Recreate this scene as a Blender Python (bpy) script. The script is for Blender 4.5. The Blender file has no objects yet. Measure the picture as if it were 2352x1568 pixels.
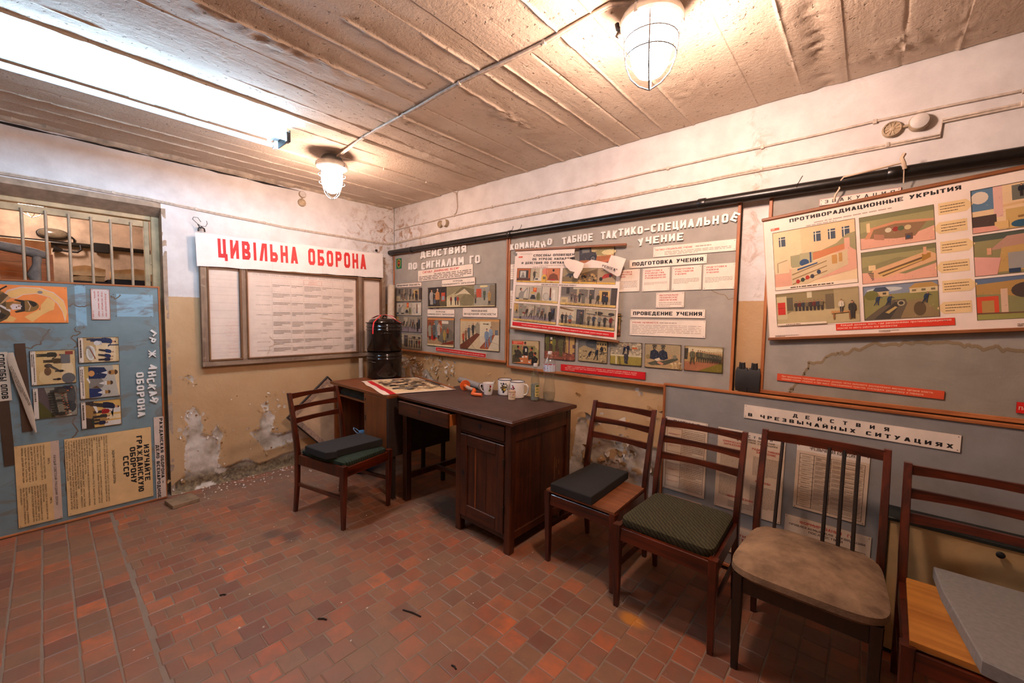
import bpy, math, random
import numpy as np
from mathutils import Vector, Matrix
random.seed(7)
RNG = np.random.default_rng(7)
S = bpy.context.scene
COL = S.collection
PI = math.pi
H = 2.672            # ceiling height

# ------------------------------------------------------------------ camera, world, exposure
def set_camera():
    yaw, pitch, roll = 0.717684, 0.0625355, 0.0165226
    f = Vector((-math.sin(yaw)*math.cos(pitch), math.cos(yaw)*math.cos(pitch), -math.sin(pitch)))
    r = Vector((math.cos(yaw), math.sin(yaw), 0)); u = r.cross(f)
    r2 = math.cos(roll)*r + math.sin(roll)*u
    u2 = -math.sin(roll)*r + math.cos(roll)*u
    cam = bpy.data.cameras.new('camera'); ob = bpy.data.objects.new('camera', cam); COL.objects.link(ob)
    cam.sensor_fit = 'HORIZONTAL'; cam.sensor_width = 36.0; cam.lens = 940.159*36/2352
    cam.clip_start = 0.05
    M = Matrix((r2, u2, -f)).transposed().to_4x4(); M.translation = Vector((4.15475, -2.68252, 1.48))
    ob.matrix_world = M
    S.camera = ob
set_camera()
W = bpy.data.worlds.new('world'); S.world = W; W.use_nodes = True
W.node_tree.nodes['Background'].inputs[0].default_value = (0.9, 0.75, 0.65, 1)
W.node_tree.nodes['Background'].inputs[1].default_value = 0.02
S.view_settings.view_transform = 'Standard'; S.view_settings.look = 'None'
S.view_settings.gamma = 1; S.view_settings.use_curve_mapping = False
S.view_settings.exposure = 1.8
LAMP_COL = (1.0, 0.695, 0.565)      # tungsten globes
LAMP_POWER = 90.0
TUBE_COL = (0.45, 0.71, 1.0)      # fluorescent tube
TUBE_POWER = 40.0

# ------------------------------------------------------------------ small helpers
def lin(h):
    h = h.lstrip('#'); c = [int(h[i:i+2], 16)/255 for i in (0, 2, 4)]
    return tuple(x/12.92 if x <= .04045 else ((x+.055)/1.055)**2.4 for x in c)

def C4(c):
    c = lin(c) if isinstance(c, str) else c
    return (c[0], c[1], c[2], 1.0)

class NT:
    def __init__(s, name):
        s.m = bpy.data.materials.new(name); s.m.use_nodes = True; s.t = s.m.node_tree
        s.t.nodes.clear(); s.out = s.t.nodes.new('ShaderNodeOutputMaterial')
    def n(s, typ, ins=None, **kw):
        x = s.t.nodes.new('ShaderNode'+typ)
        for k, v in kw.items(): setattr(x, k, v)
        for k, v in (ins or {}).items():
            if isinstance(v, tuple) and len(v) == 2 and hasattr(v[0], 'outputs'): s.t.links.new(v[0].outputs[v[1]], x.inputs[k])
            elif hasattr(v, 'outputs'): s.t.links.new(v.outputs[0], x.inputs[k])
            else: x.inputs[k].default_value = v
        return x
    def mix(s, f, a, b, bt='MIX'):
        x = s.t.nodes.new('ShaderNodeMix'); x.data_type = 'RGBA'; x.blend_type = bt
        for i, v in ((0, f), (6, a), (7, b)):
            if isinstance(v, tuple) and len(v) == 2 and hasattr(v[0], 'outputs'): s.t.links.new(v[0].outputs[v[1]], x.inputs[i])
            elif hasattr(v, 'outputs'): s.t.links.new(v.outputs[2] if v.bl_idname == 'ShaderNodeMix' else v.outputs[0], x.inputs[i])
            else: x.inputs[i].default_value = v
        return x
    def math(s, op, a, b=0.0, c=0.0):
        x = s.t.nodes.new('ShaderNodeMath'); x.operation = op
        for i, v in enumerate((a, b, c)):
            if isinstance(v, tuple): s.t.links.new(v[0].outputs[v[1]], x.inputs[i])
            elif hasattr(v, 'outputs'): s.t.links.new(v.outputs[0], x.inputs[i])
            else: x.inputs[i].default_value = v
        return x
    def ramp(s, fac, stops, interp='LINEAR'):
        x = s.t.nodes.new('ShaderNodeValToRGB'); x.color_ramp.interpolation = interp
        while len(x.color_ramp.elements) < len(stops): x.color_ramp.elements.new(0.5)
        for e, (p, c) in zip(x.color_ramp.elements, stops): e.position = p; e.color = C4(c)
        s.t.links.new(fac.outputs[0], x.inputs[0]); return x
    def noise(s, scale, detail=4, rough=.55, vec=None, dist=0.0):
        x = s.n('TexNoise', {'Scale': scale, 'Detail': detail, 'Roughness': rough, 'Distortion': dist})
        if vec is not None: s.t.links.new(vec.outputs[0], x.inputs['Vector'])
        return x
    def coord(s, scale=(1, 1, 1), kind='Object'):
        tc = s.n('TexCoord'); mp = s.n('Mapping'); mp.inputs['Scale'].default_value = scale
        s.t.links.new(tc.outputs[kind], mp.inputs[0]); return mp
    def bsdf(s, color, rough=.5, metal=0.0, bump=None, bstr=.3, bdist=.004, **kw):
        b = s.n('BsdfPrincipled')
        def put(k, v):
            if isinstance(v, tuple) and len(v) == 2 and hasattr(v[0], 'outputs'): s.t.links.new(v[0].outputs[v[1]], b.inputs[k])
            elif hasattr(v, 'outputs'): s.t.links.new(v.outputs[2] if v.bl_idname == 'ShaderNodeMix' else v.outputs[0], b.inputs[k])
            else: b.inputs[k].default_value = v
        put('Base Color', color); put('Roughness', rough); put('Metallic', metal)
        for k, v in kw.items(): put(k.replace('_', ' '), v)
        if bump is not None:
            bp = s.n('Bump', {'Strength': bstr, 'Distance': bdist, 'Height': bump}); s.t.links.new(bp.outputs[0], b.inputs['Normal'])
        s.t.links.new(b.outputs[0], s.out.inputs[0]); return s.m

MATS = {}
def plain(name, color, rough=.5, metal=0., var=.12, scale=18, bump=.15, **kw):
    if name in MATS: return MATS[name]
    t = NT(name); v = t.coord(); n = t.noise(scale, 5, .6, v)
    c = C4(color); d = tuple(x*(1-var*1.6) for x in c[:3])+(1,); e = tuple(min(1, x*(1+var)) for x in c[:3])+(1,)
    col = t.mix(t.ramp(n, [(.3, (0, 0, 0)), (.7, (1, 1, 1))]), d, e)
    MATS[name] = t.bsdf(col, rough, metal, n if bump else None, bump, .002, **kw); return MATS[name]

def wood(name, c1, c2, axis=0, rough=.42, grain=26, wear=None, coat=0.0):
    if name in MATS: return MATS[name]
    t = NT(name); sc = [grain]*3; sc[axis] = grain*.06
    v = t.coord(tuple(sc)); n = t.noise(1.0, 6, .65, v, .8); v2 = t.coord((1, 1, 1)); n2 = t.noise(5, 4, .6, v2)
    col = t.mix(t.ramp(n, [(.32, (0, 0, 0)), (.66, (1, 1, 1))]), C4(c1), C4(c2))
    col = t.mix(t.ramp(n2, [(.35, (.55, .55, .55)), (.65, (0, 0, 0))]), col, C4(c1))
    if wear:
        n3 = t.noise(14, 8, .7, v2); col = t.mix(t.ramp(n3, [(.58, (0, 0, 0)), (.72, (.7, .7, .7))]), col, C4(wear))
    MATS[name] = t.bsdf(col, rough, 0., n, .25, .0015, Coat_Weight=coat, Coat_Roughness=.2); return MATS[name]

def printmat(name, rough=.6, var=.10, weave=0, stain=None, amount=.6, spec=.4):
    """paint, ink or cloth whose colours come from the mesh's own colour attribute"""
    if name in MATS: return MATS[name]
    t = NT(name); a = t.n('Attribute', attribute_name='Col'); v = t.coord(); n = t.noise(7, 6, .62, v); n2 = t.noise(45, 4, .6, v)
    k = t.ramp(n, [(.28, (1-var*1.5,)*3), (.72, (1+var*.2,)*3)]); col = t.mix(1.0, a, k, 'MULTIPLY')
    if stain:
        v3 = t.coord((2.2, 2.2, 5.0)); n3 = t.noise(1.6, 6, .62, v3, 1.2)
        col = t.mix(t.math('MULTIPLY', t.ramp(n3, [(.51, (0, 0, 0)), (.60, (1, 1, 1))]), amount), col, C4(stain))
    b = n2
    if weave:
        w1 = t.n('TexWave', {'Scale': 160.0, 'Distortion': 1.2}, bands_direction='X'); w2 = t.n('TexWave', {'Scale': 160.0, 'Distortion': 1.2}, bands_direction='Z')
        for w in (w1, w2): t.t.links.new(v.outputs[0], w.inputs['Vector'])
        b = t.math('ADD', (w1, 1), (w2, 1)); 
        big = t.noise(3.2, 3, .5, t.coord((1, 1, 3.2)), .6); b = t.math('ADD', t.math('MULTIPLY', b, .12), t.math('MULTIPLY', big, 3.0))
    MATS[name] = t.bsdf(col, rough, 0., b, .35 if weave else .12, .004 if weave else .002, Specular_IOR_Level=spec); return MATS[name]

# ------------------------------------------------------------------ mesh builder
class MB:
    def __init__(s): s.v = []; s.f = []; s.mi = []; s.col = []; s.cur = 0; s.c = None
    def add(s, vs, fs, M=None):
        o = len(s.v)
        for p in vs: s.v.append(tuple(M @ Vector(p)) if M is not None else tuple(p))
        for f in fs: s.f.append([i+o for i in f]); s.mi.append(s.cur); s.col.append(s.c)
        return s
    def box(s, lo, hi, b=0.0, M=None):
        x0, y0, z0 = lo; x1, y1, z1 = hi
        b = min(b, (x1-x0)*.45, (y1-y0)*.45, (z1-z0)*.45)
        if b <= 0:
            vs = [(x0, y0, z0), (x1, y0, z0), (x1, y1, z0), (x0, y1, z0), (x0, y0, z1), (x1, y0, z1), (x1, y1, z1), (x0, y1, z1)]
            return s.add(vs, [(3, 2, 1, 0), (4, 5, 6, 7), (0, 1, 5, 4), (1, 2, 6, 5), (2, 3, 7, 6), (3, 0, 4, 7)], M)
        vs = []; idx = {}
        for i, x in ((0, x0), (1, x1)):
            for j, y in ((0, y0), (1, y1)):
                for k, z in ((0, z0), (1, z1)):
                    dx, dy, dz = (b if i == 0 else -b), (b if j == 0 else -b), (b if k == 0 else -b)
                    for a, p in (('x', (x, y+dy, z+dz)), ('y', (x+dx, y, z+dz)), ('z', (x+dx, y+dy, z))):
                        idx[(i, j, k, a)] = len(vs); vs.append(p)
        fs = []
        g = lambda *q: [idx[t] for t in q]
        for i in (0, 1):
            q = [(i, 0, 0, 'x'), (i, 1, 0, 'x'), (i, 1, 1, 'x'), (i, 0, 1, 'x')]; fs.append(g(*(q if i else q[::-1])))
            q = [(0, i, 0, 'y'), (1, i, 0, 'y'), (1, i, 1, 'y'), (0, i, 1, 'y')]; fs.append(g(*(q[::-1] if i else q)))
            q = [(0, 0, i, 'z'), (1, 0, i, 'z'), (1, 1, i, 'z'), (0, 1, i, 'z')]; fs.append(g(*(q if i else q[::-1])))
        for i in (0, 1):
            for j in (0, 1):
                fl = (i == j)
                q = [(i, j, 0, 'x'), (i, j, 0, 'y'), (i, j, 1, 'y'), (i, j, 1, 'x')]; fs.append(g(*(q[::-1] if fl else q)))
                q = [(i, 0, j, 'x'), (i, 0, j, 'z'), (i, 1, j, 'z'), (i, 1, j, 'x')]; fs.append(g(*(q if fl else q[::-1])))
                q = [(0, i, j, 'y'), (0, i, j, 'z'), (1, i, j, 'z'), (1, i, j, 'y')]; fs.append(g(*(q[::-1] if fl else q)))
        for i in (0, 1):
            for j in (0, 1):
                for k in (0, 1):
                    q = [(i, j, k, 'x'), (i, j, k, 'y'), (i, j, k, 'z')]; fs.append(g(*(q if (i+j+k) % 2 else q[::-1])))
        return s.add(vs, fs, M)
    def tube(s, pts, r, seg=8, closed=False, caps=True, flat=1.0):
        pts = [Vector(p) for p in pts]; n = len(pts); vs = []; fs = []
        rs = r if isinstance(r, (list, tuple)) else [r]*n
        up = None
        for i, p in enumerate(pts):
            a = pts[(i-1) % n] if (closed or i) else pts[0]; b = pts[(i+1) % n] if (closed or i < n-1) else pts[-1]
            t = (b-a).normalized()
            if up is None:
                up = Vector((0, 0, 1)) if abs(t.z) < .9 else Vector((1, 0, 0))
            e1 = up - t*up.dot(t); e1.normalize(); up = e1; e2 = t.cross(e1)
            for k in range(seg):
                an = 2*PI*k/seg; vs.append(p + e1*(rs[i]*math.cos(an)) + e2*(rs[i]*math.sin(an)*flat))
        m = n if closed else n-1
        for i in range(m):
            for k in range(seg):
                a = i*seg+k; b = i*seg+(k+1) % seg; c = ((i+1) % n)*seg+(k+1) % seg; d = ((i+1) % n)*seg+k
                fs.append((a, d, c, b)[::-1])
        if caps and not closed: fs.append(tuple(range(seg))[::-1]); fs.append(tuple(range((n-1)*seg, n*seg)))
        return s.add(vs, fs)
    def lathe(s, prof, seg=24, M=None, close=True):
        vs = []; fs = []; n = len(prof)
        for r, z in prof:
            for k in range(seg): a = 2*PI*k/seg; vs.append((r*math.cos(a), r*math.sin(a), z))
        for i in range(n-1):
            for k in range(seg): a = i*seg+k; b = i*seg+(k+1) % seg; fs.append((a, b, b+seg, a+seg))
        if close: fs.append(tuple(range(seg))[::-1]); fs.append(tuple(range((n-1)*seg, n*seg)))
        return s.add(vs, fs, M)
    def sweep(s, secs):
        """secs: list of 4-corner sections (rect) joined in order"""
        vs = [p for q in secs for p in q]; fs = []; n = len(secs); m = len(secs[0])
        for i in range(n-1):
            for k in range(m): a = i*m+k; b = i*m+(k+1) % m; fs.append((a, b, b+m, a+m))
        fs.append(tuple(range(m))[::-1]); fs.append(tuple(range((n-1)*m, n*m)))
        return s.add(vs, fs)
    def prism(s, poly, y0, y1):
        """polygon in (x, z) extruded along y"""
        n = len(poly); vs = [(x, y0, z) for x, z in poly]+[(x, y1, z) for x, z in poly]
        fs = [tuple(range(n)), tuple(range(2*n-1, n-1, -1))]+[((i+1) % n, i, i+n, (i+1) % n+n) for i in range(n)]
        return s.add(vs, fs)
    def build(s, name, mats, parent=None, loc=(0, 0, 0), rot=(0, 0, 0), smooth=None, label=None, kind=None):
        me = bpy.data.meshes.new(name); me.from_pydata(s.v, [], s.f)
        mats = mats if isinstance(mats, (list, tuple)) else [mats]
        for m in mats: me.materials.append(m)
        if any(s.mi): me.polygons.foreach_set('material_index', s.mi)
        if any(c is not None for c in s.col):
            at = me.color_attributes.new('Col', 'FLOAT_COLOR', 'CORNER'); buf = []
            for f, c in zip(s.f, s.col): buf += list(C4(c or (1, 1, 1)))*len(f)
            at.data.foreach_set('color', buf)
        if smooth: me.shade_smooth(); me.set_sharp_from_angle(angle=math.radians(smooth))
        me.update()
        ob = bpy.data.objects.new(name, me); COL.objects.link(ob); ob.location = loc; ob.rotation_euler = rot
        if parent: ob.parent = parent
        if label: ob['label'] = label
        if kind: ob['kind'] = kind
        return ob

def tag(o, label, cat, group=None, kind=None):
    o['label'] = label; o['category'] = cat
    if group: o['group'] = group
    if kind: o['kind'] = kind
    return o
def thing(name, label, cat, loc=(0, 0, 0), rz=0.0, group=None):
    o = bpy.data.objects.new(name, None); COL.objects.link(o); o.location = loc; o.rotation_euler = (0, 0, rz); o.empty_display_size = .05
    return tag(o, label, cat, group)
def struct(o): o['kind'] = 'structure'; return o
def arc(cx, cy, r, a0, a1, n): return [(cx+r*math.cos(a0+(a1-a0)*i/n), cy+r*math.sin(a0+(a1-a0)*i/n)) for i in range(n+1)]

# ------------------------------------------------------------------ lettering (glyph outlines as meshes)
GL = {}                              # (weight, character) -> points, faces, left, right, layer of each point
CAP = .7
def block_glyph(ch, t):
    """sign painter's block capital as bars; height 1, stroke t; y may dip below 0 for tails"""
    W_ = {'Ж': 1.12, 'Ш': .98, 'Щ': 1.0, 'Ы': .98, 'Ю': 1.0, 'М': .9, 'Д': .86, 'Ф': .95, 'Г': .6, 'Т': .72, 'І': t, '-': .4, '–': .7, '.': t, ',': t, ':': t, '!': t, '"': .34, '„': .34, '(': .25, ')': .25}
    w = W_.get(ch, .74); t2 = t*.86; l, r, c = t/2, w-t/2, w/2; B, T, m = t2/2, 1-t2/2, .5; P = []
    V = lambda x, a=0.0, b=1.0: P.append([(x-t/2, a), (x+t/2, a), (x+t/2, b), (x-t/2, b)])
    Hh = lambda y, a=0.0, b=None: P.append([(a, y-t2/2), (w if b is None else b, y-t2/2), (w if b is None else b, y+t2/2), (a, y+t2/2)])
    D = lambda x0, y0, x1, y1, k=1.12: P.append([(x0-t*k/2, y0), (x0+t*k/2, y0), (x1+t*k/2, y1), (x1-t*k/2, y1)])
    def ring(x0, y0, x1, y1, cut=.16, skip=()):
        cut = min(cut, (x1-x0)*.4, (y1-y0)*.4); ci = max(.02, cut-t*.42)
        o = [(x0+cut, y0), (x1-cut, y0), (x1, y0+cut), (x1, y1-cut), (x1-cut, y1), (x0+cut, y1), (x0, y1-cut), (x0, y0+cut)]
        a, b, e, f = x0+t, y0+t2, x1-t, y1-t2
        n = [(a+ci, b), (e-ci, b), (e, b+ci), (e, f-ci), (e-ci, f), (a+ci, f), (a, f-ci), (a, b+ci)]
        for k in range(8):
            if k not in skip: q = (k+1) % 8; P.append([o[k], o[q], n[q], n[k]])
    if ch == 'А': D(l, 0, c, 1); D(r, 0, c, 1); Hh(.28, w*.2, w*.8)
    elif ch == 'Б': V(l); Hh(T, 0, w*.92); ring(0, 0, w, .58, skip=(6, 7, 5))
    elif ch == 'В': V(l); ring(0, .44, w*.96, 1, skip=(5, 6, 7, 0)); ring(0, 0, w, .54, skip=(5, 6, 7, 0)); Hh(B, 0, w*.8); Hh(T, 0, w*.8); Hh(.49, 0, w*.8)
    elif ch == 'Г': V(l); Hh(T)
    elif ch == 'Д': D(w*.2+t*.2, t2, w*.34, 1, 1.0); V(w*.86-t/2, t2, 1); Hh(T, w*.30, w*.86); Hh(B); V(l*.8, -.16, t2); V(w-l*.8, -.16, t2)
    elif ch == 'Е': V(l); Hh(T); Hh(m, 0, w*.86); Hh(B)
    elif ch == 'Є': ring(0, 0, w, 1, skip=(2,)); Hh(m, 0, w*.8)
    elif ch == 'Ж':
        t *= .78; l, r = t/2, w-t/2; V(c); D(l, 0, c-t*.3, m); D(l, 1, c-t*.3, m); D(r, 0, c+t*.3, m); D(r, 1, c+t*.3, m)
    elif ch == 'З': ring(0, .44, w*.97, 1, skip=(6, 7, 0)); ring(0, 0, w, .54, skip=(4, 5, 6)); Hh(.49, w*.28, w*.8)
    elif ch in 'ИЙ':
        V(l); V(r); D(l, t2*.6, r, 1-t2*.6)
        if ch == 'Й': P.append([(w*.22, 1.08), (w*.78, 1.08), (w*.78, 1.20), (w*.22, 1.20)])
    elif ch == 'К': V(l); D(r, 1, t*1.1, .5, 1.2); D(r, 0, t*1.1, .5, 1.2)
    elif ch == 'Л': D(l, 0, w*.56, 1); V(r); Hh(T, w*.5, w)
    elif ch == 'М': V(l); V(r); D(c, .28, l+t*.2, 1); D(c, .28, r-t*.2, 1)
    elif ch == 'Н': V(l); V(r); Hh(m)
    elif ch == 'О': ring(0, 0, w, 1)
    elif ch == 'П': V(l); V(r); Hh(T)
    elif ch == 'Р': V(l); ring(0, .40, w, 1, skip=(5, 6, 7, 0)); Hh(T, 0, w*.8); Hh(.40+t2/2, 0, w*.8)
    elif ch == 'С': ring(0, 0, w, 1, skip=(2,))
    elif ch == 'Т': V(c); Hh(T)
    elif ch == 'У': D(w*.26, 0, r, 1); D(c, .40, l, 1)
    elif ch == 'Ф': V(c); ring(0, .18, w, .86)
    elif ch == 'Х': D(l, 0, r, 1); D(r, 0, l, 1)
    elif ch == 'Ц': V(l); V(w*.9-t/2); Hh(B); V(w-t*.35, -.16, t2)
    elif ch == 'Ч': V(r); V(l, .5, 1); Hh(.46)
    elif ch in 'ШЩ':
        e = w if ch == 'Ш' else w*.93; V(l); V(e/2); V(e-t/2); Hh(B)
        if ch == 'Щ': V(w-t*.3, -.16, t2)
    elif ch in 'ЬЫ':
        e = w if ch == 'Ь' else w*.66; V(l); ring(0, 0, e, .56, skip=(5, 6, 7, 0)); Hh(B, 0, e*.8); Hh(.56-t2/2, 0, e*.8)
        if ch == 'Ы': V(r)
    elif ch == 'Э': ring(0, 0, w, 1, skip=(6,)); Hh(m, w*.3, w)
    elif ch == 'Ю': V(l); Hh(m, 0, w*.4); ring(w*.34, 0, w, 1)
    elif ch == 'Я': V(r); ring(0, .40, w, 1, skip=(1, 2, 3, 4)); Hh(T, w*.2, w); Hh(.40+t2/2, w*.2, w); D(l, 0, w*.5, .44)
    elif ch == 'І': V(c)
    elif ch in '-–': Hh(.48)
    elif ch == '.': V(c, 0, t)
    elif ch == ',': P.append([(0, -.16), (t*.6, -.16), (t, t), (0, t)])
    elif ch == ':': V(c, 0, t); V(c, .5, .5+t)
    elif ch == '!': V(c, 0, t); V(c, t*1.5, 1)
    elif ch == '"': V(.08, .7, 1); V(.26, .7, 1)
    elif ch == '„': V(.08, -.14, .14); V(.26, -.14, .14)
    elif ch == '(': D(w*.6, 0, w*.2, .5); D(w*.6, 1, w*.2, .5)
    elif ch == ')': D(w*.4, 0, w*.8, .5); D(w*.4, 1, w*.8, .5)
    else: return None
    vs = []; fs = []; ly = []
    for k, q in enumerate(P):
        if sum(q[i-1][0]*q[i][1]-q[i][0]*q[i-1][1] for i in range(len(q))) < 0: q = q[::-1]
        fs.append(list(range(len(vs), len(vs)+len(q)))); vs += [(x*CAP, y*CAP) for x, y in q]; ly += [k]*len(q)
    return vs, fs, 0.0, w*CAP, ly
def load_glyphs():
    for wname, t in (('r', .13), ('b', .185), ('h', .25)):
        for ch in 'АБВГДЕЄЖЗИЙКЛМНОПРСТУФХЦЧШЩЫЬЭЮЯІ-–.,:!"„()':
            GL[(wname, ch)] = block_glyph(ch, t)
    jobs = []
    for ch in 'абвгдежзийклмнопрстуфхцчшщыьэюя':          # lower case from the built-in face
        cu = bpy.data.curves.new('glyph', 'FONT'); cu.body = ch; cu.resolution_u = 2; cu.fill_mode = 'FRONT'
        ob = bpy.data.objects.new('glyph', cu); COL.objects.link(ob); jobs.append((ch, ob, cu))
    dg = bpy.context.evaluated_depsgraph_get(); dg.update()
    for ch, ob, cu in jobs:
        me = bpy.data.meshes.new_from_object(ob.evaluated_get(dg)); vs = [(v.co.x, v.co.y) for v in me.vertices]; fs = [list(p.vertices) for p in me.polygons]; n = len(vs)
        a, b = min(v[0] for v in vs), max(v[0] for v in vs); GL[('r', ch)] = (vs, fs, a, b, [0]*n)
        for wn, o in (('b', .016), ('h', .03)):
            GL[(wn, ch)] = ([(x+d, y) for d in (-o, o) for x, y in vs], fs+[[i+n for i in f] for f in fs], a-o, b+o, [0]*n+[1]*n)
        bpy.data.meshes.remove(me); bpy.data.objects.remove(ob); bpy.data.curves.remove(cu)
load_glyphs()
def layout(text, w='b', track=.1):
    out = []; x = 0.0
    for ch in text:
        if ch == ' ' or (w, ch) not in GL: x += .34+track; continue
        a, b = GL[(w, ch)][2:4]; out.append((ch, x-a)); x += (b-a)+track
    return out, x-track

# ------------------------------------------------------------------ flat printed or painted plates
class Print(MB):
    """thin plate facing -y, width w (x) and height h (z), centred; shapes given in 0..1 across it"""
    def __init__(s, w, h, base='#e8d5bf', th=.004, side=None):
        super().__init__(); s.w = w; s.h = h; s.k = 0; s.th = th
        s.c = side or base
        if th > 0: s.box((-w/2, -th+.0003, -h/2), (w/2, 0, h/2))
        s.clip = None
        s.rect(0, 0, 1, 1, base)
    def pt(s, x, y): return ((x-.5)*s.w, -(s.th+s.k*4e-5), (y-.5)*s.h)
    def poly(s, pts, c):
        s.k += 1; s.c = c
        a = sum(pts[i-1][0]*pts[i][1]-pts[i][0]*pts[i-1][1] for i in range(len(pts)))
        if a < 0: pts = pts[::-1]
        s.add([s.pt(*p) for p in pts], [tuple(range(len(pts)))])
    def rect(s, x0, y0, x1, y1, c): s.poly([(x0, y0), (x1, y0), (x1, y1), (x0, y1)], c)
    def ell(s, cx, cy, rx, ry, c, n=14, a0=0, a1=2*PI):
        full = abs(a1-a0-2*PI) < 1e-6
        s.poly([(cx+rx*math.cos(a0+(a1-a0)*i/n), cy+ry*math.sin(a0+(a1-a0)*i/n)) for i in range(n if full else n+1)], c)
    def circ(s, cx, cy, r, c, n=14, **k): s.ell(cx, cy, r*s.h/s.w, r, c, n, **k)
    def line(s, pts, wd, c):
        wx = wd; k0 = s.k
        for i, ((x0, y0), (x1, y1)) in enumerate(zip(pts, pts[1:])):
            s.k = k0+i % 2
            dx, dy = (x1-x0)*s.w, (y1-y0)*s.h; L = math.hypot(dx, dy) or 1; nx, ny = -dy/L*wx/2/s.w, dx/L*wx/2/s.h
            s.poly([(x0-nx, y0-ny), (x1-nx, y1-ny), (x1+nx, y1+ny), (x0+nx, y0+ny)], c)
    def frame(s, x0, y0, x1, y1, wd, c):
        ax, ay = wd/s.w, wd/s.h
        for q in ((x0, y0, x1, y0+ay), (x0, y1-ay, x1, y1), (x0, y0, x0+ax, y1), (x1-ax, y0, x1, y1)): s.rect(*q, c)
    def nails(s, c='#3a2416', m=.008):
        mx, my = m/s.w, m/s.h
        for x in (mx, 1-mx):
            for y in (my, 1-my): s.ell(x, y, .0022/s.w, .0022/s.h, c, 6)
    def text(s, t, x, y, hgt, c, w='b', align='c', width=None, track=.1, sx=1.0, rot=0.0):
        """cap height hgt in metres, baseline y; optional total width in metres"""
        out, tot = layout(t, w, track)
        if not out: return
        k = hgt/CAP; kx = (width/tot) if width else k*sx
        x0 = {'c': -tot*kx/2, 'l': 0, 'r': -tot*kx}[align]; s.k += 1; s.c = c
        ca, sa = math.cos(rot), math.sin(rot)
        for ch, gx in out:
            vs, fs, a, b, ly = GL[(w, ch)]; P = []
            for (vx, vy), lk in zip(vs, ly):
                px, py = x0+(gx+vx)*kx, vy*k; q = s.pt(x+(px*ca-py*sa)/s.w, y+(px*sa+py*ca)/s.h); P.append((q[0], q[1]-2e-5*lk, q[2]))
            o = len(s.v); s.v += P
            for f in fs: s.f.append([i+o for i in f]); s.mi.append(s.cur); s.col.append(c)
        s.k += 1
    def para(s, lines, x0, x1, ytop, step, hgt, c, w='r', justify=True):
        """lines of body text filling x0..x1 (0..1); a short line keeps its natural width"""
        W0 = (x1-x0)*s.w
        for i, t in enumerate(lines):
            out, tot = layout(t, w, .09); k = hgt/CAP
            wd = W0 if (justify and tot*k > W0*.72) else min(W0, tot*k)
            s.text(t, x0, ytop-step*(i+1), hgt, c, w, 'l', wd, .09)
    def dashes(s, x0, y0, x1, y1, rows, c, seed=0, fill=.5, indent=0.0):
        """rows of words too small to read, as short bars"""
        r = random.Random(seed); st = (y1-y0)/rows; s.k += 1; s.c = c
        for i in range(rows):
            x = x0 + (indent if i == 0 else 0); yb = y1-(i+1)*st+st*.25; end = x1 if i < rows-1 else x0+(x1-x0)*r.uniform(.35, .9)
            while x < end:
                l = min(r.uniform(.03, .12)*(x1-x0), end-x)
                s.add([s.pt(x, yb), s.pt(x+l, yb), s.pt(x+l, yb+st*fill), s.pt(x, yb+st*fill)], [(0, 1, 2, 3)]); x += l+.014*(x1-x0)
    def person(s, x, y, h, coat, legs='#39322c', skin='#c58a66', hair='#2b1f18', walk=.0, lean=0.0, arm=0.0, hat=None, face=1, long=False):
        """small painted figure standing at (x, y), h tall in 0..1 of the plate"""
        u = h*s.h/s.w
        X = lambda a, b: (x+u*(a+lean*b), y+h*b)
        s.poly([X(-.085-walk, 0), X(-.02-walk, 0), X(.01, .5), X(-.1, .5)], legs)
        s.poly([X(.02+walk, 0), X(.09+walk, 0), X(.1, .5), X(-.01, .5)], legs)
        s.poly([X(-.12, .22 if long else .44), X(.12, .22 if long else .44), X(.11, .62), X(.125, .8), X(.06, .86), X(-.06, .86), X(-.125, .8), X(-.11, .62)], coat)
        s.poly([X(.1, .82), X(.15, .8), X(.17+arm*.25, .6+arm*.15), X(.16+arm*.5, .45+arm*.4), X(.12+arm*.5, .45+arm*.4), X(.11+arm*.2, .6+arm*.12)], coat)
        s.poly([X(-.1, .82), X(-.15, .8), X(-.18, .6), X(-.15, .44), X(-.11, .45), X(-.12, .6)], coat)
        wl = .0011*(1+h); sh = tuple(q*.35 for q in lin(coat))
        for q in ([X(-.12, .22 if long else .44), X(-.11, .62), X(-.12, .8)], [X(.12, .22 if long else .44), X(.11, .62), X(.12, .8)], [X(0, .22 if long else .44), X(.01, .82)], [X(0, .02), X(0, .44)], [X(.06, .5), X(.0, .74)]): s.line(q, wl, sh)
        s.poly([X(-.025, .84), X(.025, .84), X(.025, .9), X(-.025, .9)], skin)
        cx, cy = X(.01*face, .93); s.ell(cx, cy, u*.05, h*.07, skin, 10)
        s.ell(cx, cy+h*.012, u*.055, h*.062, hat or hair, 8, .15, PI-.15)
    def grit(s, n=110, seed=0, dark=('#3a3026', '#4a3c2c', '#2c2620'), light=('#d8c7a2', '#c9b48a')):
        """pen strokes and worn flecks over a printed picture"""
        r = random.Random(seed+n); s.k += 1
        for i in range(n):
            x, y = r.uniform(.03, .97), r.uniform(.03, .95); L = r.uniform(.002, .008); a = r.choice((.1, .3, 1.4, 1.6, -.4, .8))+r.gauss(0, .2); wd = r.uniform(.0004, .0009)
            dx, dy = math.cos(a)*L/2, math.sin(a)*L/2; nx, ny = -math.sin(a)*wd/2, math.cos(a)*wd/2; s.c = r.choice(dark if r.random() < .66 else light)
            s.add([s.pt(min(.99, max(.01, x+(p*dx+q*nx)/s.w)), min(.99, max(.01, y+(p*dy+q*ny)/s.h))) for p, q in ((-1, -1), (1, -1), (1, 1), (-1, 1))], [(0, 1, 2, 3)])
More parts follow.
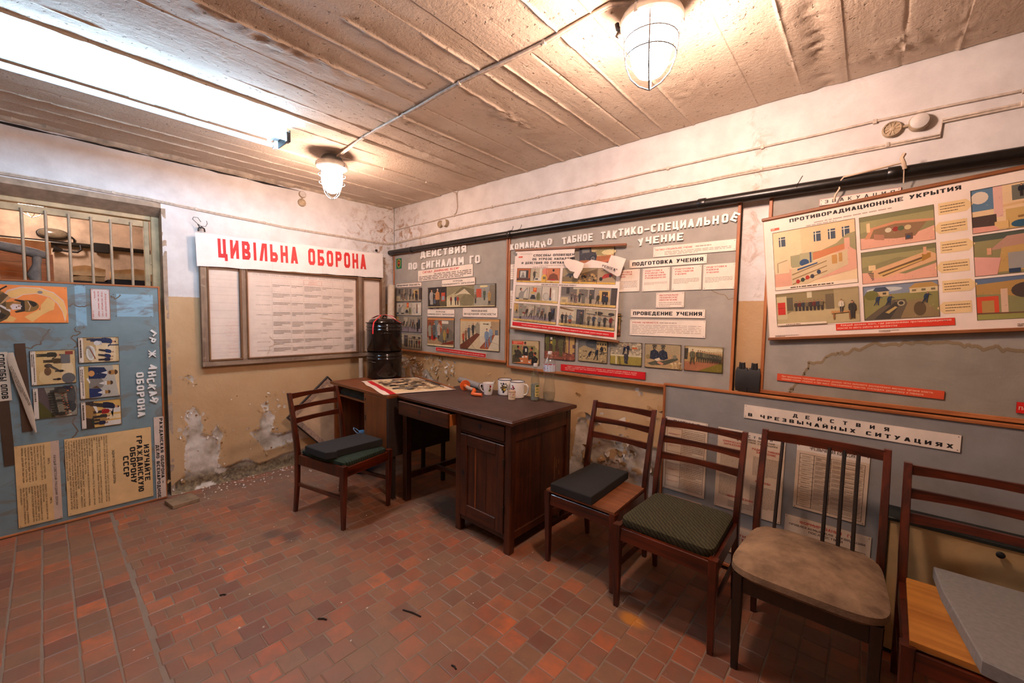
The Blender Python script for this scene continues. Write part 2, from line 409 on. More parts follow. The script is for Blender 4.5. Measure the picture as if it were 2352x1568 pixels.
    def house(s, x0, y0, x1, y1, wall, roof, win='#3d4650', nx=3, ny=2, rh=.3):
        t = y1-(y1-y0)*rh; s.rect(x0, y0, x1, t, wall); s.poly([(x0-.02, t), (x1+.02, t), (x1-.05*(x1-x0)*4, y1), (x0+.05*(x1-x0)*4, y1)], roof)
        for i in range(nx):
            for j in range(ny):
                a = x0+(x1-x0)*(i+.25)/nx; b = y0+(t-y0)*(j+.3)/ny; s.rect(a, b, a+(x1-x0)*.45/nx, b+(t-y0)*.45/ny, win)
    def rubble(s, x0, y0, x1, y1, cols, n, seed=1, size=.05):
        r = random.Random(seed); k0 = s.k
        for i in range(n):
            s.k = k0+i % 14
            cx, cy = r.uniform(x0, x1), r.uniform(y0, y1); a = size*r.uniform(.5, 1.3); m = r.randint(3, 5); t0 = r.uniform(0, 6)
            s.poly([(cx+a*s.h/s.w*math.cos(t0+2*PI*k/m)*r.uniform(.7, 1.3), cy+a*math.sin(t0+2*PI*k/m)*r.uniform(.5, 1)) for k in range(m)], r.choice(cols))
    def out(s, name, parent, u, z, depth=.03, ang=0.0, mat=None, label=None):
        return s.build(name, mat or PAPER, parent, (u, -depth, z), (0, -math.radians(ang), 0), label=label)
# ------------------------------------------------------------------ materials
PAPER = printmat('printed_paper', .62, .10)
CARD = printmat('painted_hardboard_card', .5, .14)
CLOTH = printmat('stretched_grey_cloth', .8, .14, weave=1)
BLUEBOARD = printmat('faded_blue_painted_board', .6, .14, stain='#70675c', amount=.7)
INK = printmat('enamel_decal', .3, .05)
M_BATTEN = wood('orange_pine_batten', '#8a4a22', '#c27c46', 0, .5)
M_BATTENV = wood('orange_pine_batten_upright', '#8a4a22', '#c27c46', 2, .5)
M_ROD = wood('poster_rod_wood', '#6d3d1e', '#a5683a', 0, .5)
M_CHAIR = wood('red_brown_varnish', '#1c0803', '#68260d', 2, .3, coat=.35)
M_CHAIRX = wood('red_brown_varnish_rail', '#1c0803', '#68260d', 0, .3, coat=.35)
M_CHAIRD = wood('near_black_varnish', '#15100d', '#2a1b13', 2, .35, coat=.3)
M_DESK = wood('old_desk_veneer', '#1e0b04', '#5c2a0e', 2, .42, wear='#5c331e', coat=.1)
M_DESKX = wood('old_desk_veneer_flat', '#1e0b04', '#5c2a0e', 0, .42, wear='#5c331e', coat=.1)
M_DTOP = plain('worn_brown_desk_linoleum', '#48322a', .5, var=.25, scale=9)
M_LAM = wood('brown_laminate', '#5a2c12', '#8a4a20', 2, .38)
M_LAMX = wood('brown_laminate_edge', '#5a2c12', '#8a4a20', 0, .38)
M_DARKIN = plain('dark_cabinet_board', '#2a1a11', .7)  # dark brown for inner panels, some legs and the store rack
M_OLDFR = wood('weathered_frame_wood', '#6b5240', '#a48a70', 0, .75, wear='#c0ab90')
M_OLDFRV = wood('weathered_frame_wood_upright', '#6b5240', '#a48a70', 2, .75, wear='#c0ab90')
M_INNER = wood('brown_inner_moulding', '#5b3a22', '#8a6038', 0, .55)
M_INNERV = wood('brown_inner_moulding_upright', '#5b3a22', '#8a6038', 2, .55)
M_FOAM = plain('black_foam_rubber', '#201e1c', .9, var=.1, scale=60, bump=.4)
M_FOAMG = plain('grey_foam_rubber', '#7b7873', .9, var=.1, scale=60, bump=.4)
M_PLY = wood('bare_plywood_seat', '#63381f', '#955c38', 0, .5)
M_PLYO = wood('ochre_plywood_seat', '#93591f', '#c08338', 0, .45)
M_POT = plain('black_brown_enamel', '#170d09', .14, var=.1, bump=.03, scale=8)
M_RED = plain('red_satin_ribbon', '#c8121a', .4, var=.15)
M_WHITE_EN = plain('white_enamel', '#f1ece4', .2, var=.03, bump=0)
M_NAVY = plain('navy_enamel_rim', '#141a3c', .25)
M_PORC = plain('white_porcelain', '#e4ded8', .18, var=.04, bump=0)
M_STEEL = plain('galvanised_steel', '#8d8d8d', .38, .85)
M_WIRE = plain('dark_wire', '#332c26', .45, .6)
M_PIPE = plain('black_painted_pipe', '#14110e', .32, var=.3, scale=30, bump=.2)
M_CABLE = plain('whitewashed_cable', '#c9b8a6', .6, var=.2, scale=40)
M_TINBOX = plain('dusty_cream_bakelite', '#b09a7c', .5, var=.25)
M_DOORP = plain('cream_door_paint', '#c4a67a', .55, var=.2, scale=9)
M_BAR = plain('greyish_bar_paint', '#b39c80', .5)
M_BATT = plain('white_lamp_steel', '#d9dad6', .4)
M_BLACKP = plain('black_plastic', '#151414', .45)
M_ORANGE = plain('orange_plastic', '#e2662a', .42, var=.12)
M_TUBEF = plain('grey_pipe_foam', '#8b8580', .85, bump=.3, scale=50)
M_CRATE = wood('orange_crate_pine', '#94501f', '#c8793c', 1, .6, grain=22)
M_WRAP = plain('grey_pipe_lagging', '#7d746b', .85, var=.25, scale=22, bump=.6)
M_STORE = plain('store_room_plaster', '#b9a894', .9, var=.3, scale=4, bump=.6)
M_RUBBER = plain('black_rubber_sheet', '#242120', .7, var=.25)
M_TRACK = plain('near_black_brown', '#231a14', .9)  # near-black brown for the ceiling gap strips, holes, scraps and peg
M_LETTER = plain('white_painted_letter', '#e0dcd4', .55, var=.08)
M_PLASTER = plain('white_plaster_flake', '#d6cabb', .85, var=.15)
M_FLAKE = plain('curled_beige_paint', '#b58f5e', .7, var=.15)

def glassmat(name, color, rough, ior=1.45):
    t = NT(name); tr = t.n('BsdfTransparent', {'Color': C4(color)}); fr = t.n('LayerWeight', {'Blend': .5}); gl = t.n('BsdfGlossy', {'Roughness': rough})
    a = t.n('MixShader', {0: t.math('MULTIPLY_ADD', t.math('POWER', (fr, 1), 2.5), .8, .07), 1: tr, 2: gl}); t.t.links.new(a.outputs[0], t.out.inputs[0]); return t.m
M_GLASS = glassmat('clear_bottle_glass', '#f1f4ee', .03)
M_PET = glassmat('clear_plastic_bottle', '#f8f9f8', .06)
M_BLUEPET = glassmat('bluish_plastic_bottle', '#86b4d8', .08)
M_WATER = glassmat('still_water', '#f2f5f3', .0, 1.33)
M_CLOUDY = plain('cloudy_liquid', '#8b8d88', .25, bump=0)

def emit(name, color, strength):
    t = NT(name); e = t.n('Emission', {'Color': C4(color), 'Strength': strength}); t.t.links.new(e.outputs[0], t.out.inputs[0]); return t.m
M_GLOBE = emit('lit_lamp_globe', LAMP_COL, LAMP_POWER)
M_GLOBE3 = emit('weaker_lamp_globe', LAMP_COL, LAMP_POWER*.5)
M_GLOBE2 = emit('dimmer_store_lamp_globe', LAMP_COL, LAMP_POWER*.32)
M_TUBE = emit('lit_fluorescent_tube', TUBE_COL, TUBE_POWER)

def fabric(name, c1, c2, kind):
    t = NT(name); v = t.coord(); n = t.noise(9, 5, .6, v); fine = t.noise(240, 2, .5, v)
    if kind == 'rib':
        w = t.n('TexWave', {'Scale': 16.0, 'Distortion': .4}, bands_direction='X'); t.t.links.new(v.outputs[0], w.inputs['Vector']); f = (w, 1)
    elif kind == 'chev':
        w = t.n('TexWave', {'Scale': 26.0, 'Distortion': 2.5, 'Detail': 1.0, 'Detail Scale': 2.0}, bands_direction='DIAGONAL'); t.t.links.new(v.outputs[0], w.inputs['Vector']); f = (w, 1)
    else: f = (t.noise(3.5, 6, .65, v), 0)
    col = t.mix(t.ramp(f[0] if kind == 'worn' else t.math('MULTIPLY', f, 1.0), [(.35, (0, 0, 0)), (.65, (1, 1, 1))]), C4(c1), C4(c2))
    h = t.math('ADD', t.math('MULTIPLY', f, 1.0 if kind == 'rib' else .25), t.math('MULTIPLY', fine, .5))
    return t.bsdf(col, .95, 0., h, .6, .006, Sheen_Weight=.0)
M_GREEN = fabric('dark_green_ribbed_fabric', '#0f1a10', '#23331c', 'rib')
M_OLIVE = fabric('olive_patterned_fabric', '#26240f', '#403b20', 'chev')
M_BEIGE = fabric('stained_beige_upholstery', '#4f3b28', '#a08262', 'worn')
# ------------------------------------------------------------------ room shell
def vnoise(x, y, seed=0):
    r = np.random.default_rng(seed); T = r.random((256, 256))
    xi = np.floor(x).astype(int); yi = np.floor(y).astype(int); fx = x-xi; fy = y-yi
    fx = fx*fx*(3-2*fx); fy = fy*fy*(3-2*fy)
    g = lambda a, b: T[a & 255, b & 255]
    return (g(xi, yi)*(1-fx)+g(xi+1, yi)*fx)*(1-fy)+(g(xi, yi+1)*(1-fx)+g(xi+1, yi+1)*fx)*fy
def fbm(x, y, seed=0, oct=4):
    s = 0; a = .5; t = 0
    for o in range(oct): s = s+a*vnoise(x*2**o, y*2**o, seed+o); t += a; a *= .5
    return s/t
def sdpoly(U, V, poly):
    """signed distance, positive inside"""
    d = np.full(U.shape, 1e9); ins = np.zeros(U.shape, bool); n = len(poly)
    for i in range(n):
        ax, ay = poly[i]; bx, by = poly[(i+1) % n]; ex, ey = bx-ax, by-ay
        t = np.clip(((U-ax)*ex+(V-ay)*ey)/(ex*ex+ey*ey+1e-12), 0, 1)
        d = np.minimum(d, np.hypot(U-ax-t*ex, V-ay-t*ey))
        c = ((ay > V) != (by > V)) & (U < (bx-ax)*(V-ay)/((by-ay) or 1e-12)+ax); ins ^= c
    return np.where(ins, d, -d)
def grid_mesh(name, mat, X, Y, Z, skip=None, attrs=None):
    nu, nv = X.shape
    co = np.stack([X, Y, Z], -1).reshape(-1, 3)
    i, j = np.meshgrid(np.arange(nu-1), np.arange(nv-1), indexing='ij'); a = (i*nv+j)
    F = np.stack([a, a+nv, a+nv+1, a+1], -1).reshape(-1, 4)
    if skip is not None: F = F[~skip.reshape(-1)]
    me = bpy.data.meshes.new(name); me.vertices.add(len(co)); me.vertices.foreach_set('co', co.astype(np.float32).ravel())
    me.loops.add(F.size); me.loops.foreach_set('vertex_index', F.astype(np.int32).ravel()); me.polygons.add(len(F))
    me.polygons.foreach_set('loop_start', np.arange(0, F.size, 4, dtype=np.int32)); me.update(calc_edges=True); me.validate()
    for k, v in (attrs or {}).items():
        at = me.attributes.new(k, 'FLOAT', 'POINT'); at.data.foreach_set('value', v.astype(np.float32).ravel())
    me.shade_smooth(); me.materials.append(mat)
    ob = bpy.data.objects.new(name, me); COL.objects.link(ob); return struct(ob)

def wall_material():
    t = NT('two_tone_peeling_wall_paint'); g = t.n('NewGeometry'); sep = t.n('SeparateXYZ', {0: (g, 0)})
    pos = t.n('Mapping'); t.t.links.new(g.outputs[0], pos.inputs[0])
    nf = t.noise(34, 8, .68, pos); nm = t.noise(6, 6, .6, pos); nb = t.noise(1.6, 5, .55, pos); nt = t.noise(120, 3, .6, pos)
    peel = t.n('Attribute', attribute_name='peel'); st = t.n('Attribute', attribute_name='stain'); br = t.n('Attribute', attribute_name='brick')
    nf5 = t.math('SUBTRACT', nf, .5); nm5 = t.math('SUBTRACT', nm, .5)
    f = t.math('GREATER_THAN', t.math('ADD', t.math('ADD', (peel, 2), t.math('MULTIPLY', nf5, .05)), t.math('MULTIPLY', nm5, .05)), 0.0)
    low = t.math('LESS_THAN', t.math('ADD', (sep, 2), t.math('MULTIPLY', nf5, .012)), 1.588)
    white = t.mix(t.ramp(nm, [(.35, (0, 0, 0)), (.7, (1, 1, 1))]), C4('#c9c2bd'), C4('#dcd7d2'))
    white = t.mix(t.ramp(nb, [(.62, (0, 0, 0)), (.7, (.35, .35, .35))]), white, C4('#b9a892'))
    beige = t.mix(t.ramp(nb, [(.3, (0, 0, 0)), (.7, (1, 1, 1))]), C4('#b58f62'), C4('#c7a57a'))
    paint = t.mix(low, white, beige)
    rust = t.math('MULTIPLY', (st, 2), t.ramp(t.noise(9, 8, .72, pos, 1.0), [(.5, (0, 0, 0)), (.62, (1, 1, 1))]))
    paint = t.mix(rust, paint, C4('#9a6a35'))
    scuff = t.math('MULTIPLY', (st, 2), t.ramp(t.noise(17, 6, .7, pos), [(.56, (0, 0, 0)), (.64, (.55, .55, .55))]))
    paint = t.mix(scuff, paint, C4('#8c8378'))
    plas = t.mix(t.ramp(nm, [(.35, (0, 0, 0)), (.6, (1, 1, 1))]), C4('#a4957f'), C4('#d9cebf'))
    plas = t.mix(t.ramp(nf, [(.62, (0, 0, 0)), (.72, (.5, .5, .5))]), plas, C4('#7b664a'))
    plas = t.mix((br, 2), plas, t.mix(t.ramp(nf, [(.4, (0, 0, 0)), (.6, (1, 1, 1))]), C4('#5d4a38'), C4('#93805f')))
    col = t.mix(f, paint, plas)
    rough = t.math('MULTIPLY_ADD', f, .25, .6)
    h = t.math('ADD', t.math('MULTIPLY', f, -1.0), t.math('ADD', t.math('MULTIPLY', nf, .5), t.math('MULTIPLY', nt, .14)))
    h = t.math('ADD', h, t.math('MULTIPLY', t.math('MULTIPLY', f, nm), 1.6))
    return t.bsdf(col, rough, 0., h, .8, .005)
M_WALL = wall_material()

def wall_fields(U, V, patches, spots, seed):
    p = np.full(U.shape, -.5)
    for q in patches: p = np.maximum(p, sdpoly(U, V, q))
    for (u, v, r) in spots: p = np.maximum(p, r-np.hypot(U-u, V-v))
    return p
# left wall (x = 0), doorway cut out of it
us = np.concatenate([np.arange(-4.6, -3.0, .05), np.arange(-3.0, -2.055, .0135), np.arange(-2.055, .0001, .0125)])
vs = np.arange(0, H+.02, .0125); U, V = np.meshgrid(us, vs, indexing='ij')
LP = [[(-1.891, .685), (-1.865, .646), (-1.834, .524), (-1.842, .456), (-1.791, .438), (-1.738, .506), (-1.691, .424), (-1.722, .343), (-1.714, .277), (-1.748, .221), (-1.746, .172), (-1.694, .126), (-1.70, .0), (-2.015, .0), (-2.03, .09), (-1.966, .131), (-1.96, .244), (-1.952, .426), (-1.977, .484), (-1.937, .544), (-1.956, .608), (-1.937, .658)],
      [(-1.339, .666), (-1.333, .566), (-1.291, .498), (-1.325, .357), (-1.243, .331), (-1.094, .345), (-.95, .33), (-.9, .22), (-1.083, .25), (-1.245, .208), (-1.378, .195), (-1.444, .305), (-1.497, .392), (-1.419, .41), (-1.422, .479), (-1.371, .564), (-1.392, .635)],
      [(-1.92, .965), (-1.893, .947), (-1.883, .889), (-1.953, .942)], [(-2.06, 0), (-2.06, .06), (-1.70, .13), (-1.52, .16), (-1.42, .09), (-1.2, .13), (-.7, .15), (0, .1), (0, 0)]]
P = wall_fields(U, V, LP, [(-1.25, .60, .014), (-1.20, .585, .012), (-1.99, .52, .016), (-1.83, .62, .01), (-1.14, .59, .01)], 3)
pn = P+.03*(fbm(U*22, V*22, 11)-.5)
br = np.clip((.19-V)*9, 0, 1)*(fbm(U*5, V*5, 5) > .42)
D = .004*(fbm(U*3, V*3, 2)-.5)+.003*(fbm(U*14, V*14, 4)-.5)-np.clip(pn*.6, 0, .009)+.003*np.exp(-np.abs(pn)*90)
D += np.where(pn > 0, .012*(fbm(U*28, V*28, 9)-.5), 0)+np.clip(.05-V, 0, .05)*.7*fbm(U*9, V*9, 8)
stain = np.clip(1-np.hypot((U+.0)/.75, (V-2.3)/.55), 0, 1)*1.5+0
cu = (us[:-1]+us[1:])/2; cv = (vs[:-1]+vs[1:])/2; CU, CV = np.meshgrid(cu, cv, indexing='ij')
wl = grid_mesh('wall_left', M_WALL, D, U, V, skip=(CU > -3.55) & (CU < -2.056) & (CV < 2.262), attrs={'peel': P, 'stain': np.clip(stain, 0, 1), 'brick': br})
# right wall (y = 0)
us = np.concatenate([np.arange(0, 4.9, .0125), np.arange(4.9, 6.4, .05)]); U, V = np.meshgrid(us, vs, indexing='ij')
RP = [[(2.50, .72), (2.545, .76), (2.60, .66), (2.64, .60), (2.752, .585), (2.864, .60), (3.046, .63), (3.14, .60), (3.16, .2), (3.12, 0), (2.3, 0), (2.42, .3), (2.459, .40)],
      [(.0, .55), (0, .97), (.10, 1.02), (.28, .98), (.35, .88), (.42, .95), (.5, .84), (.60, .90), (.72, .80), (.85, .78), (.9, .72), (1.05, .76), (1.1, .62), (.9, .5), (.5, .5)],
      [(1.2, 0), (1.2, .25), (1.6, .3), (2.0, .22), (2.3, .3), (2.3, 0)]]
SP = [(2.97, .985, .012), (2.985, .955, .011), (3.06, .80, .012), (2.70, .77, .012), (2.82, .73, .02), (1.02, .93, .022), (1.06, .9, .014), (1.15, .86, .016), (.93, .9, .016), (.8, .96, .012), (.62, 1.0, .013)]
P = wall_fields(U, V, RP, SP, 4)
hole = np.where((U < 1.2) & (V > .5), (fbm(U*11, V*6, 31)-.41)*.34, np.where(U > 2.4, (fbm(U*10, V*10, 33)-.46)*.2, -1))
P = np.where(P > 0, np.minimum(P, np.maximum(hole+.02, -.05)), P)
pn = P+.03*(fbm(U*22, V*22, 41)-.5)
br = np.clip((.3-V)*7, 0, 1)*(fbm(U*5, V*5, 6) > .45)
D = .004*(fbm(U*3, V*3, 12)-.5)+.003*(fbm(U*14, V*14, 14)-.5)-np.clip(pn*.6, 0, .008)+.004*np.exp(-np.abs(pn)*80)
D += np.where(pn > 0, .012*(fbm(U*28, V*28, 19)-.5), 0)
stain = np.clip(1-np.hypot(U/.75, (V-2.3)/.55), 0, 1)*1.5+.55*np.clip(1-np.abs(U-3.63)/.09, 0, 1)*(V > 1.6)+.3*np.clip(1-np.hypot((U-1.0)/.5, (V-2.3)/.1), 0, 1)
stain = stain+.12*(V > 2.1)*(fbm(U*1.5, V*1.5, 77) > .55)
wr = grid_mesh('wall_right', M_WALL, U, -D, V, attrs={'peel': P, 'stain': np.clip(stain, 0, 1), 'brick': br})
# walls behind the camera
for nm, lo, hi in (('wall_back', (-.1, -4.7, 0), (6.5, -4.6, H)), ('wall_near', (6.4, -4.6, 0), (6.5, .1, H))):
    b = MB(); b.box(lo, hi); struct(b.build(nm, M_WALL))

# ceiling: board-marked concrete
def ceiling_material():
    t = NT('whitewashed_board_marked_concrete'); g = t.n('NewGeometry'); pos = t.n('Mapping'); t.t.links.new(g.outputs[0], pos.inputs[0])
    st = t.n('Mapping'); st.inputs['Scale'].default_value = (1, .12, 1); t.t.links.new(g.outputs[0], st.inputs[0])
    n1 = t.noise(3, 6, .6, pos); n2 = t.noise(60, 5, .65, pos); n3 = t.noise(26, 6, .6, st); n4 = t.noise(14, 6, .7, pos)
    pit = t.ramp(t.noise(48, 2, .5, pos), [(.28, (1, 1, 1)), (.34, (0, 0, 0))])
    col = t.mix(t.ramp(n1, [(.35, (0, 0, 0)), (.7, (1, 1, 1))]), C4('#c2ad97'), C4('#d2c1ad'))
    col = t.mix(t.ramp(n3, [(.58, (0, 0, 0)), (.72, (.35, .35, .35))]), col, C4('#b09d89'))
    col = t.mix(t.math('MULTIPLY', pit, .55), col, C4('#7a6a56'))
    h = t.math('ADD', t.math('MULTIPLY', n2, .9), t.math('ADD', t.math('MULTIPLY', n3, .7), t.math('MULTIPLY', n4, .35)))
    h = t.math('SUBTRACT', h, t.math('MULTIPLY', pit, .8))
    return t.bsdf(col, .85, 0., h, .8, .006)
M_CEIL = ceiling_material()
ys = np.concatenate([np.arange(-4.6, -3.2, .06), np.arange(-3.2, .01, .021)])
ridges = [.16, .33, .5, .66, .83, 1.0, 1.1, 1.29, 1.46, 1.62, 1.8, 1.96, 2.14, 2.31, 2.48, 2.655, 2.775, 2.93, 3.1, 3.27, 3.45, 3.62, 3.82, 4.01, 4.2, 4.38, 4.56, 4.75, 4.95]
xs = np.concatenate([np.arange(-.06, 5.0, .02), np.arange(5, 6.4, .06)]+[rx+np.array([-.016, -.011, -.008, -.0055, -.0035, -.0015, .0005, .0025, .0045, .0065, .009, .013]) for rx in ridges])
xs = np.unique(np.round(xs, 5)); xs = xs[np.concatenate([[True], np.diff(xs) > .0008])]; U, V = np.meshgrid(xs, ys, indexing='ij')
Z = .006*(fbm(U*2, V*2, 51)-.5)+.0025*(fbm(U*18, V*18, 52)-.5)
r = np.random.default_rng(5); k = np.searchsorted(ridges, U); off = r.uniform(-.0022, .0022, len(ridges)+1)
off[6] = .006; off[5] = .006; off[16] = .003; Z += off[k]
for q, rx in enumerate(ridges):
    amp = np.clip((fbm(V*1.3+q*9.7, V*0+q, 60+q)-.41)*.06, 0, .007)*(.65+.7*vnoise(V*24, V*0+q, 90+q)); wob = .004*(fbm(V*3+q*5, V*0, 120+q)-.5)*2
    sgn = -1 if q % 7 == 3 else 1
    Z -= sgn*amp*np.exp(-np.abs((U-rx-wob)/.0062)**1.6)
for (cx, cy, sx, sy, a) in ((2.10, -2.0, .08, .5, .007), (3.35, -.50, .10, .25, .007), (1.62, -.55, .06, .5, .006), (1.9, -1.0, .06, .5, .006), (3.92, -.4, .035, .5, -.016), (1.36, -2.2, .04, .8, .007), (2.45, -.8, .08, .3, .008), (4.2, -.2, .2, .1, .01)):
    m = np.exp(-((U-cx)/sx)**2-((V-cy)/sy)**2); rg = np.abs(fbm(U*16+V*9, V*14-U*6, 201)-.5)*2; Z -= a*m*(.3+1.6*(1-rg)**5)
ce = grid_mesh('ceiling', M_CEIL, U, V, H+Z); ce.data.flip_normals()
t_ = MB()
yy = -4.5
rr = random.Random(4)
secs = []
while yy < -.02:
    w = rr.uniform(.012, .035); d = rr.uniform(.012, .026) if yy < -1.1 else rr.uniform(.004, .012)
    secs.append([(.0, yy, H-.012-d), (w, yy, H-.006-d*.6), (w+.012, yy, H+.01), (.0, yy, H+.01)]); yy += rr.uniform(.03, .09)
t_.sweep(secs); struct(t_.build('trim_1', plain('cracked_plaster_ledge', '#b9a690', .9, var=.25, scale=14, bump=.5), smooth=40))
t_ = MB(); rr = random.Random(17); yy = -4.5
while yy < -1.2:
    l = rr.uniform(.15, .5); a, c = rr.uniform(.004, .010), rr.uniform(.004, .012); z = H-.040+rr.uniform(-.004, .004)
    t_.sweep([[(-.002, yy+l*q, z-d), (.0035, yy+l*q, z-d), (.0035, yy+l*q, z+d), (-.002, yy+l*q, z+d)] for q, d in ((0, .001), (.3, a), (.7, c), (1, .001))]); yy += l*.96
struct(t_.build('crack_shade', M_TRACK))  # dark strips stand in for the shade in the gap below the ceiling

# floor: grout bed with square clay tiles
def tile_material():
    t = NT('worn_clay_tile'); a = t.n('Attribute', attribute_name='Col'); g = t.n('NewGeometry'); sep = t.n('SeparateXYZ', {0: (g, 0)})
    pos = t.n('Mapping'); t.t.links.new(g.outputs[0], pos.inputs[0])
    n1 = t.noise(11, 7, .65, pos); n2 = t.noise(50, 5, .65, pos); n3 = t.noise(2.1, 5, .55, pos)
    col = t.mix(t.ramp(n1, [(.36, (.7, .7, .7)), (.66, (0, 0, 0))]), a, C4('#72533f'))
    col = t.mix(t.ramp(n3, [(.40, (0, 0, 0)), (.66, (.55, .55, .55))]), col, C4('#82664e'))
    col = t.mix(t.ramp(n2, [(.62, (0, 0, 0)), (.75, (.35, .35, .35))]), col, C4('#a08870'))
    return t, col, n1, n2, sep, pos
t, col, n1, n2, sep, pos = tile_material()
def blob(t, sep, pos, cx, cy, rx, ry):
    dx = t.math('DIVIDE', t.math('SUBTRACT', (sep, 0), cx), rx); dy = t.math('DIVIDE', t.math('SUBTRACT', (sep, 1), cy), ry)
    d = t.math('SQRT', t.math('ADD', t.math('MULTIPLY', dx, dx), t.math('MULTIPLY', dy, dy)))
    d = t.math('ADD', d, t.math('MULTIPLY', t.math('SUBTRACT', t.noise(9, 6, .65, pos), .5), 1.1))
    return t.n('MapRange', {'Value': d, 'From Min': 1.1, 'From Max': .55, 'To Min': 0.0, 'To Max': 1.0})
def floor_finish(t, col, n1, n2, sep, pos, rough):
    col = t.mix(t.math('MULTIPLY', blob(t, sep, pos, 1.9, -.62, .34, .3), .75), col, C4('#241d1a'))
    col = t.mix(t.math('MULTIPLY', blob(t, sep, pos, 3.36, -.83, .075, .05), .9), col, C4('#c07a2e'))
    col = t.mix(t.math('MULTIPLY', blob(t, sep, pos, .35, -1.2, .4, .8), .45), col, C4('#86705f'))
    for q in ((.93, -2.05), (1.22, -1.72), (1.35, -1.66)): col = t.mix(t.math('MULTIPLY', blob(t, sep, pos, q[0], q[1], .09, .07), .6), col, C4('#43362f'))
    h = t.math('ADD', n1, t.math('MULTIPLY', n2, .5))
    return t.bsdf(col, rough, 0., h, .35, .003)
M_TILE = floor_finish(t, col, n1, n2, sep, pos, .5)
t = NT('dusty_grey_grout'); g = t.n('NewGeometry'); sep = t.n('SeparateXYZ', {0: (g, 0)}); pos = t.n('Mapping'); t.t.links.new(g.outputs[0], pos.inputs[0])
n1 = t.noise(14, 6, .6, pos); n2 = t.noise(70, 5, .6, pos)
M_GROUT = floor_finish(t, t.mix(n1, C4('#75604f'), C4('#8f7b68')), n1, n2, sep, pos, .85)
b = MB(); b.box((-2.2, -4.7, -.1), (6.5, .1, -.0014)); floor = struct(b.build('floor', M_GROUT))
TONES = ['#9b5938', '#a35836', '#935236', '#99593a', '#ae5c38', '#8c5138', '#87513b', '#7f4834', '#92593d', '#a55e3b', '#b86136', '#744635', '#926244', '#8b5f43']
def tiles():
    rr = random.Random(12); L = []; s = .1045; g = .0045
    cam = Vector((4.155, -2.683)); fw = Vector((-.657, .753)); rt = Vector((.753, .657))
    def put(x, y, wx, wy):
        c = rr.choice(TONES); f = rr.uniform(.92, 1.1)
        L.append((x, y, wx, wy, tuple(min(1, q*f) for q in lin(c)), rr.uniform(-.0012, .0012), [rr.uniform(-.0022, .0022) for _ in range(8)]))
    x = .03; i = 0
    while x < 6.3:                                    # running bond, rows along y
        y = -2.40+(.052 if i % 2 else 0)+rr.uniform(-.012, .012)
        first = True
        while y < -.02:
            wy = s+rr.uniform(-.006, .006)
            if first and i % 2: put(x, -2.40, s-g, max(.02, y+2.40-g)); first = False
            put(x, y, s-g-rr.uniform(0, .003), wy-g); y += wy
        x += s+rr.uniform(-.001, .001); i += 1
    y = -2.415-s
    while y > -4.6:                                   # stacked rows along x beyond the seam
        x = .03+rr.uniform(-.03, .03)
        while x < 6.3:
            wx = s*rr.choice((1, 1, 1, 1.04, .96, 1.9 if rr.random() < .15 else 1)); put(x, y, wx-g*.7, s-g); x += wx
        y -= s+.003
    def size(t):
        d = Vector((t[0], t[1]))-cam; z = d.dot(fw); xx = d.dot(rt)
        if z < .3: return 0
        px = 1176+940*xx/z; py = 735+940*1.48/z
        return (1/z**3) if (-60 < px < 2400 and py < 1640) else 0
    L.sort(key=size, reverse=True)
    def shape(b, t, ox=0, oy=0):
        x, y, wx, wy, c, dz, j = t; x -= ox; y -= oy; b.c = c; q = .0035; z = dz*.7+.0006
        o = [(x+j[0], y+j[1]), (x+wx+j[2], y+j[3]), (x+wx+j[4], y+wy+j[5]), (x+j[6], y+wy+j[7])]; cx, cy = x+wx/2, y+wy/2
        i = [(px+(q if px < cx else -q), py+(q if py < cy else -q)) for px, py in o]
        vs = [(*p, -.006) for p in o]+[(*p, z-.0015) for p in o]+[(*p, z) for p in i]
        fs = [(8, 9, 10, 11)]
        for k in range(4): m = (k+1) % 4; fs += [(k, m, m+4, k+4), (k+4, m+4, m+8, k+8)]
        b.add(vs, fs)
    for t in L[:296]:
        b = MB(); shape(b, t, t[0], t[1]); b.build('tile', M_TILE, floor, (t[0], t[1], 0))
    b = MB()
    for t in L[296:]: shape(b, t)
    b.build('tiles', M_TILE, floor, kind='stuff')
tiles()
# crumbs of plaster along the walls
b = MB(); rr = random.Random(3)
for i in range(560):
    if rr.random() < .55: x, y = abs(rr.gauss(0, .16))+.015, rr.uniform(-2.1, -.1)
    elif rr.random() < .6: x, y = rr.uniform(.4, 3.2), -abs(rr.gauss(0, .2))-.015
    else: x, y = rr.uniform(.2, 3.0), rr.uniform(-2.5, -.6)
    if (.45 < x < 1.4 and y > -.97) or (1.38 < x < 2.62 and -.9 < y < -.15) or (2.7 < x < 3.2 and y < -.25) or (x < .1 and y < -2.04) or .08 < x < .4 and -2.2 < y < -1.9 or (x < .3 and y > -.28) or (x < .13 and -.52 < y < -.4): continue
    a = rr.uniform(.002, .008)*(1.3 if x < .3 else .8); vs = [(x+a*rr.uniform(-1, 1), y+a*rr.uniform(-1, 1), .0) for _ in range(4)]
    x1 = [(x-a, y-a*.7, -.001), (x+a*.9, y-a, -.001), (x+a, y+a*.8, -.001), (x-a*.8, y+a, -.001), (x+a*.1, y, a*rr.uniform(.4, 1))]
    b.add(x1, [(0, 1, 4), (1, 2, 4), (2, 3, 4), (3, 0, 4)])
tag(b.build('plaster_crumbs', M_PLASTER), 'white plaster crumbs scattered on the tiles along the peeling walls', 'crumbs', kind='stuff')
b = MB()
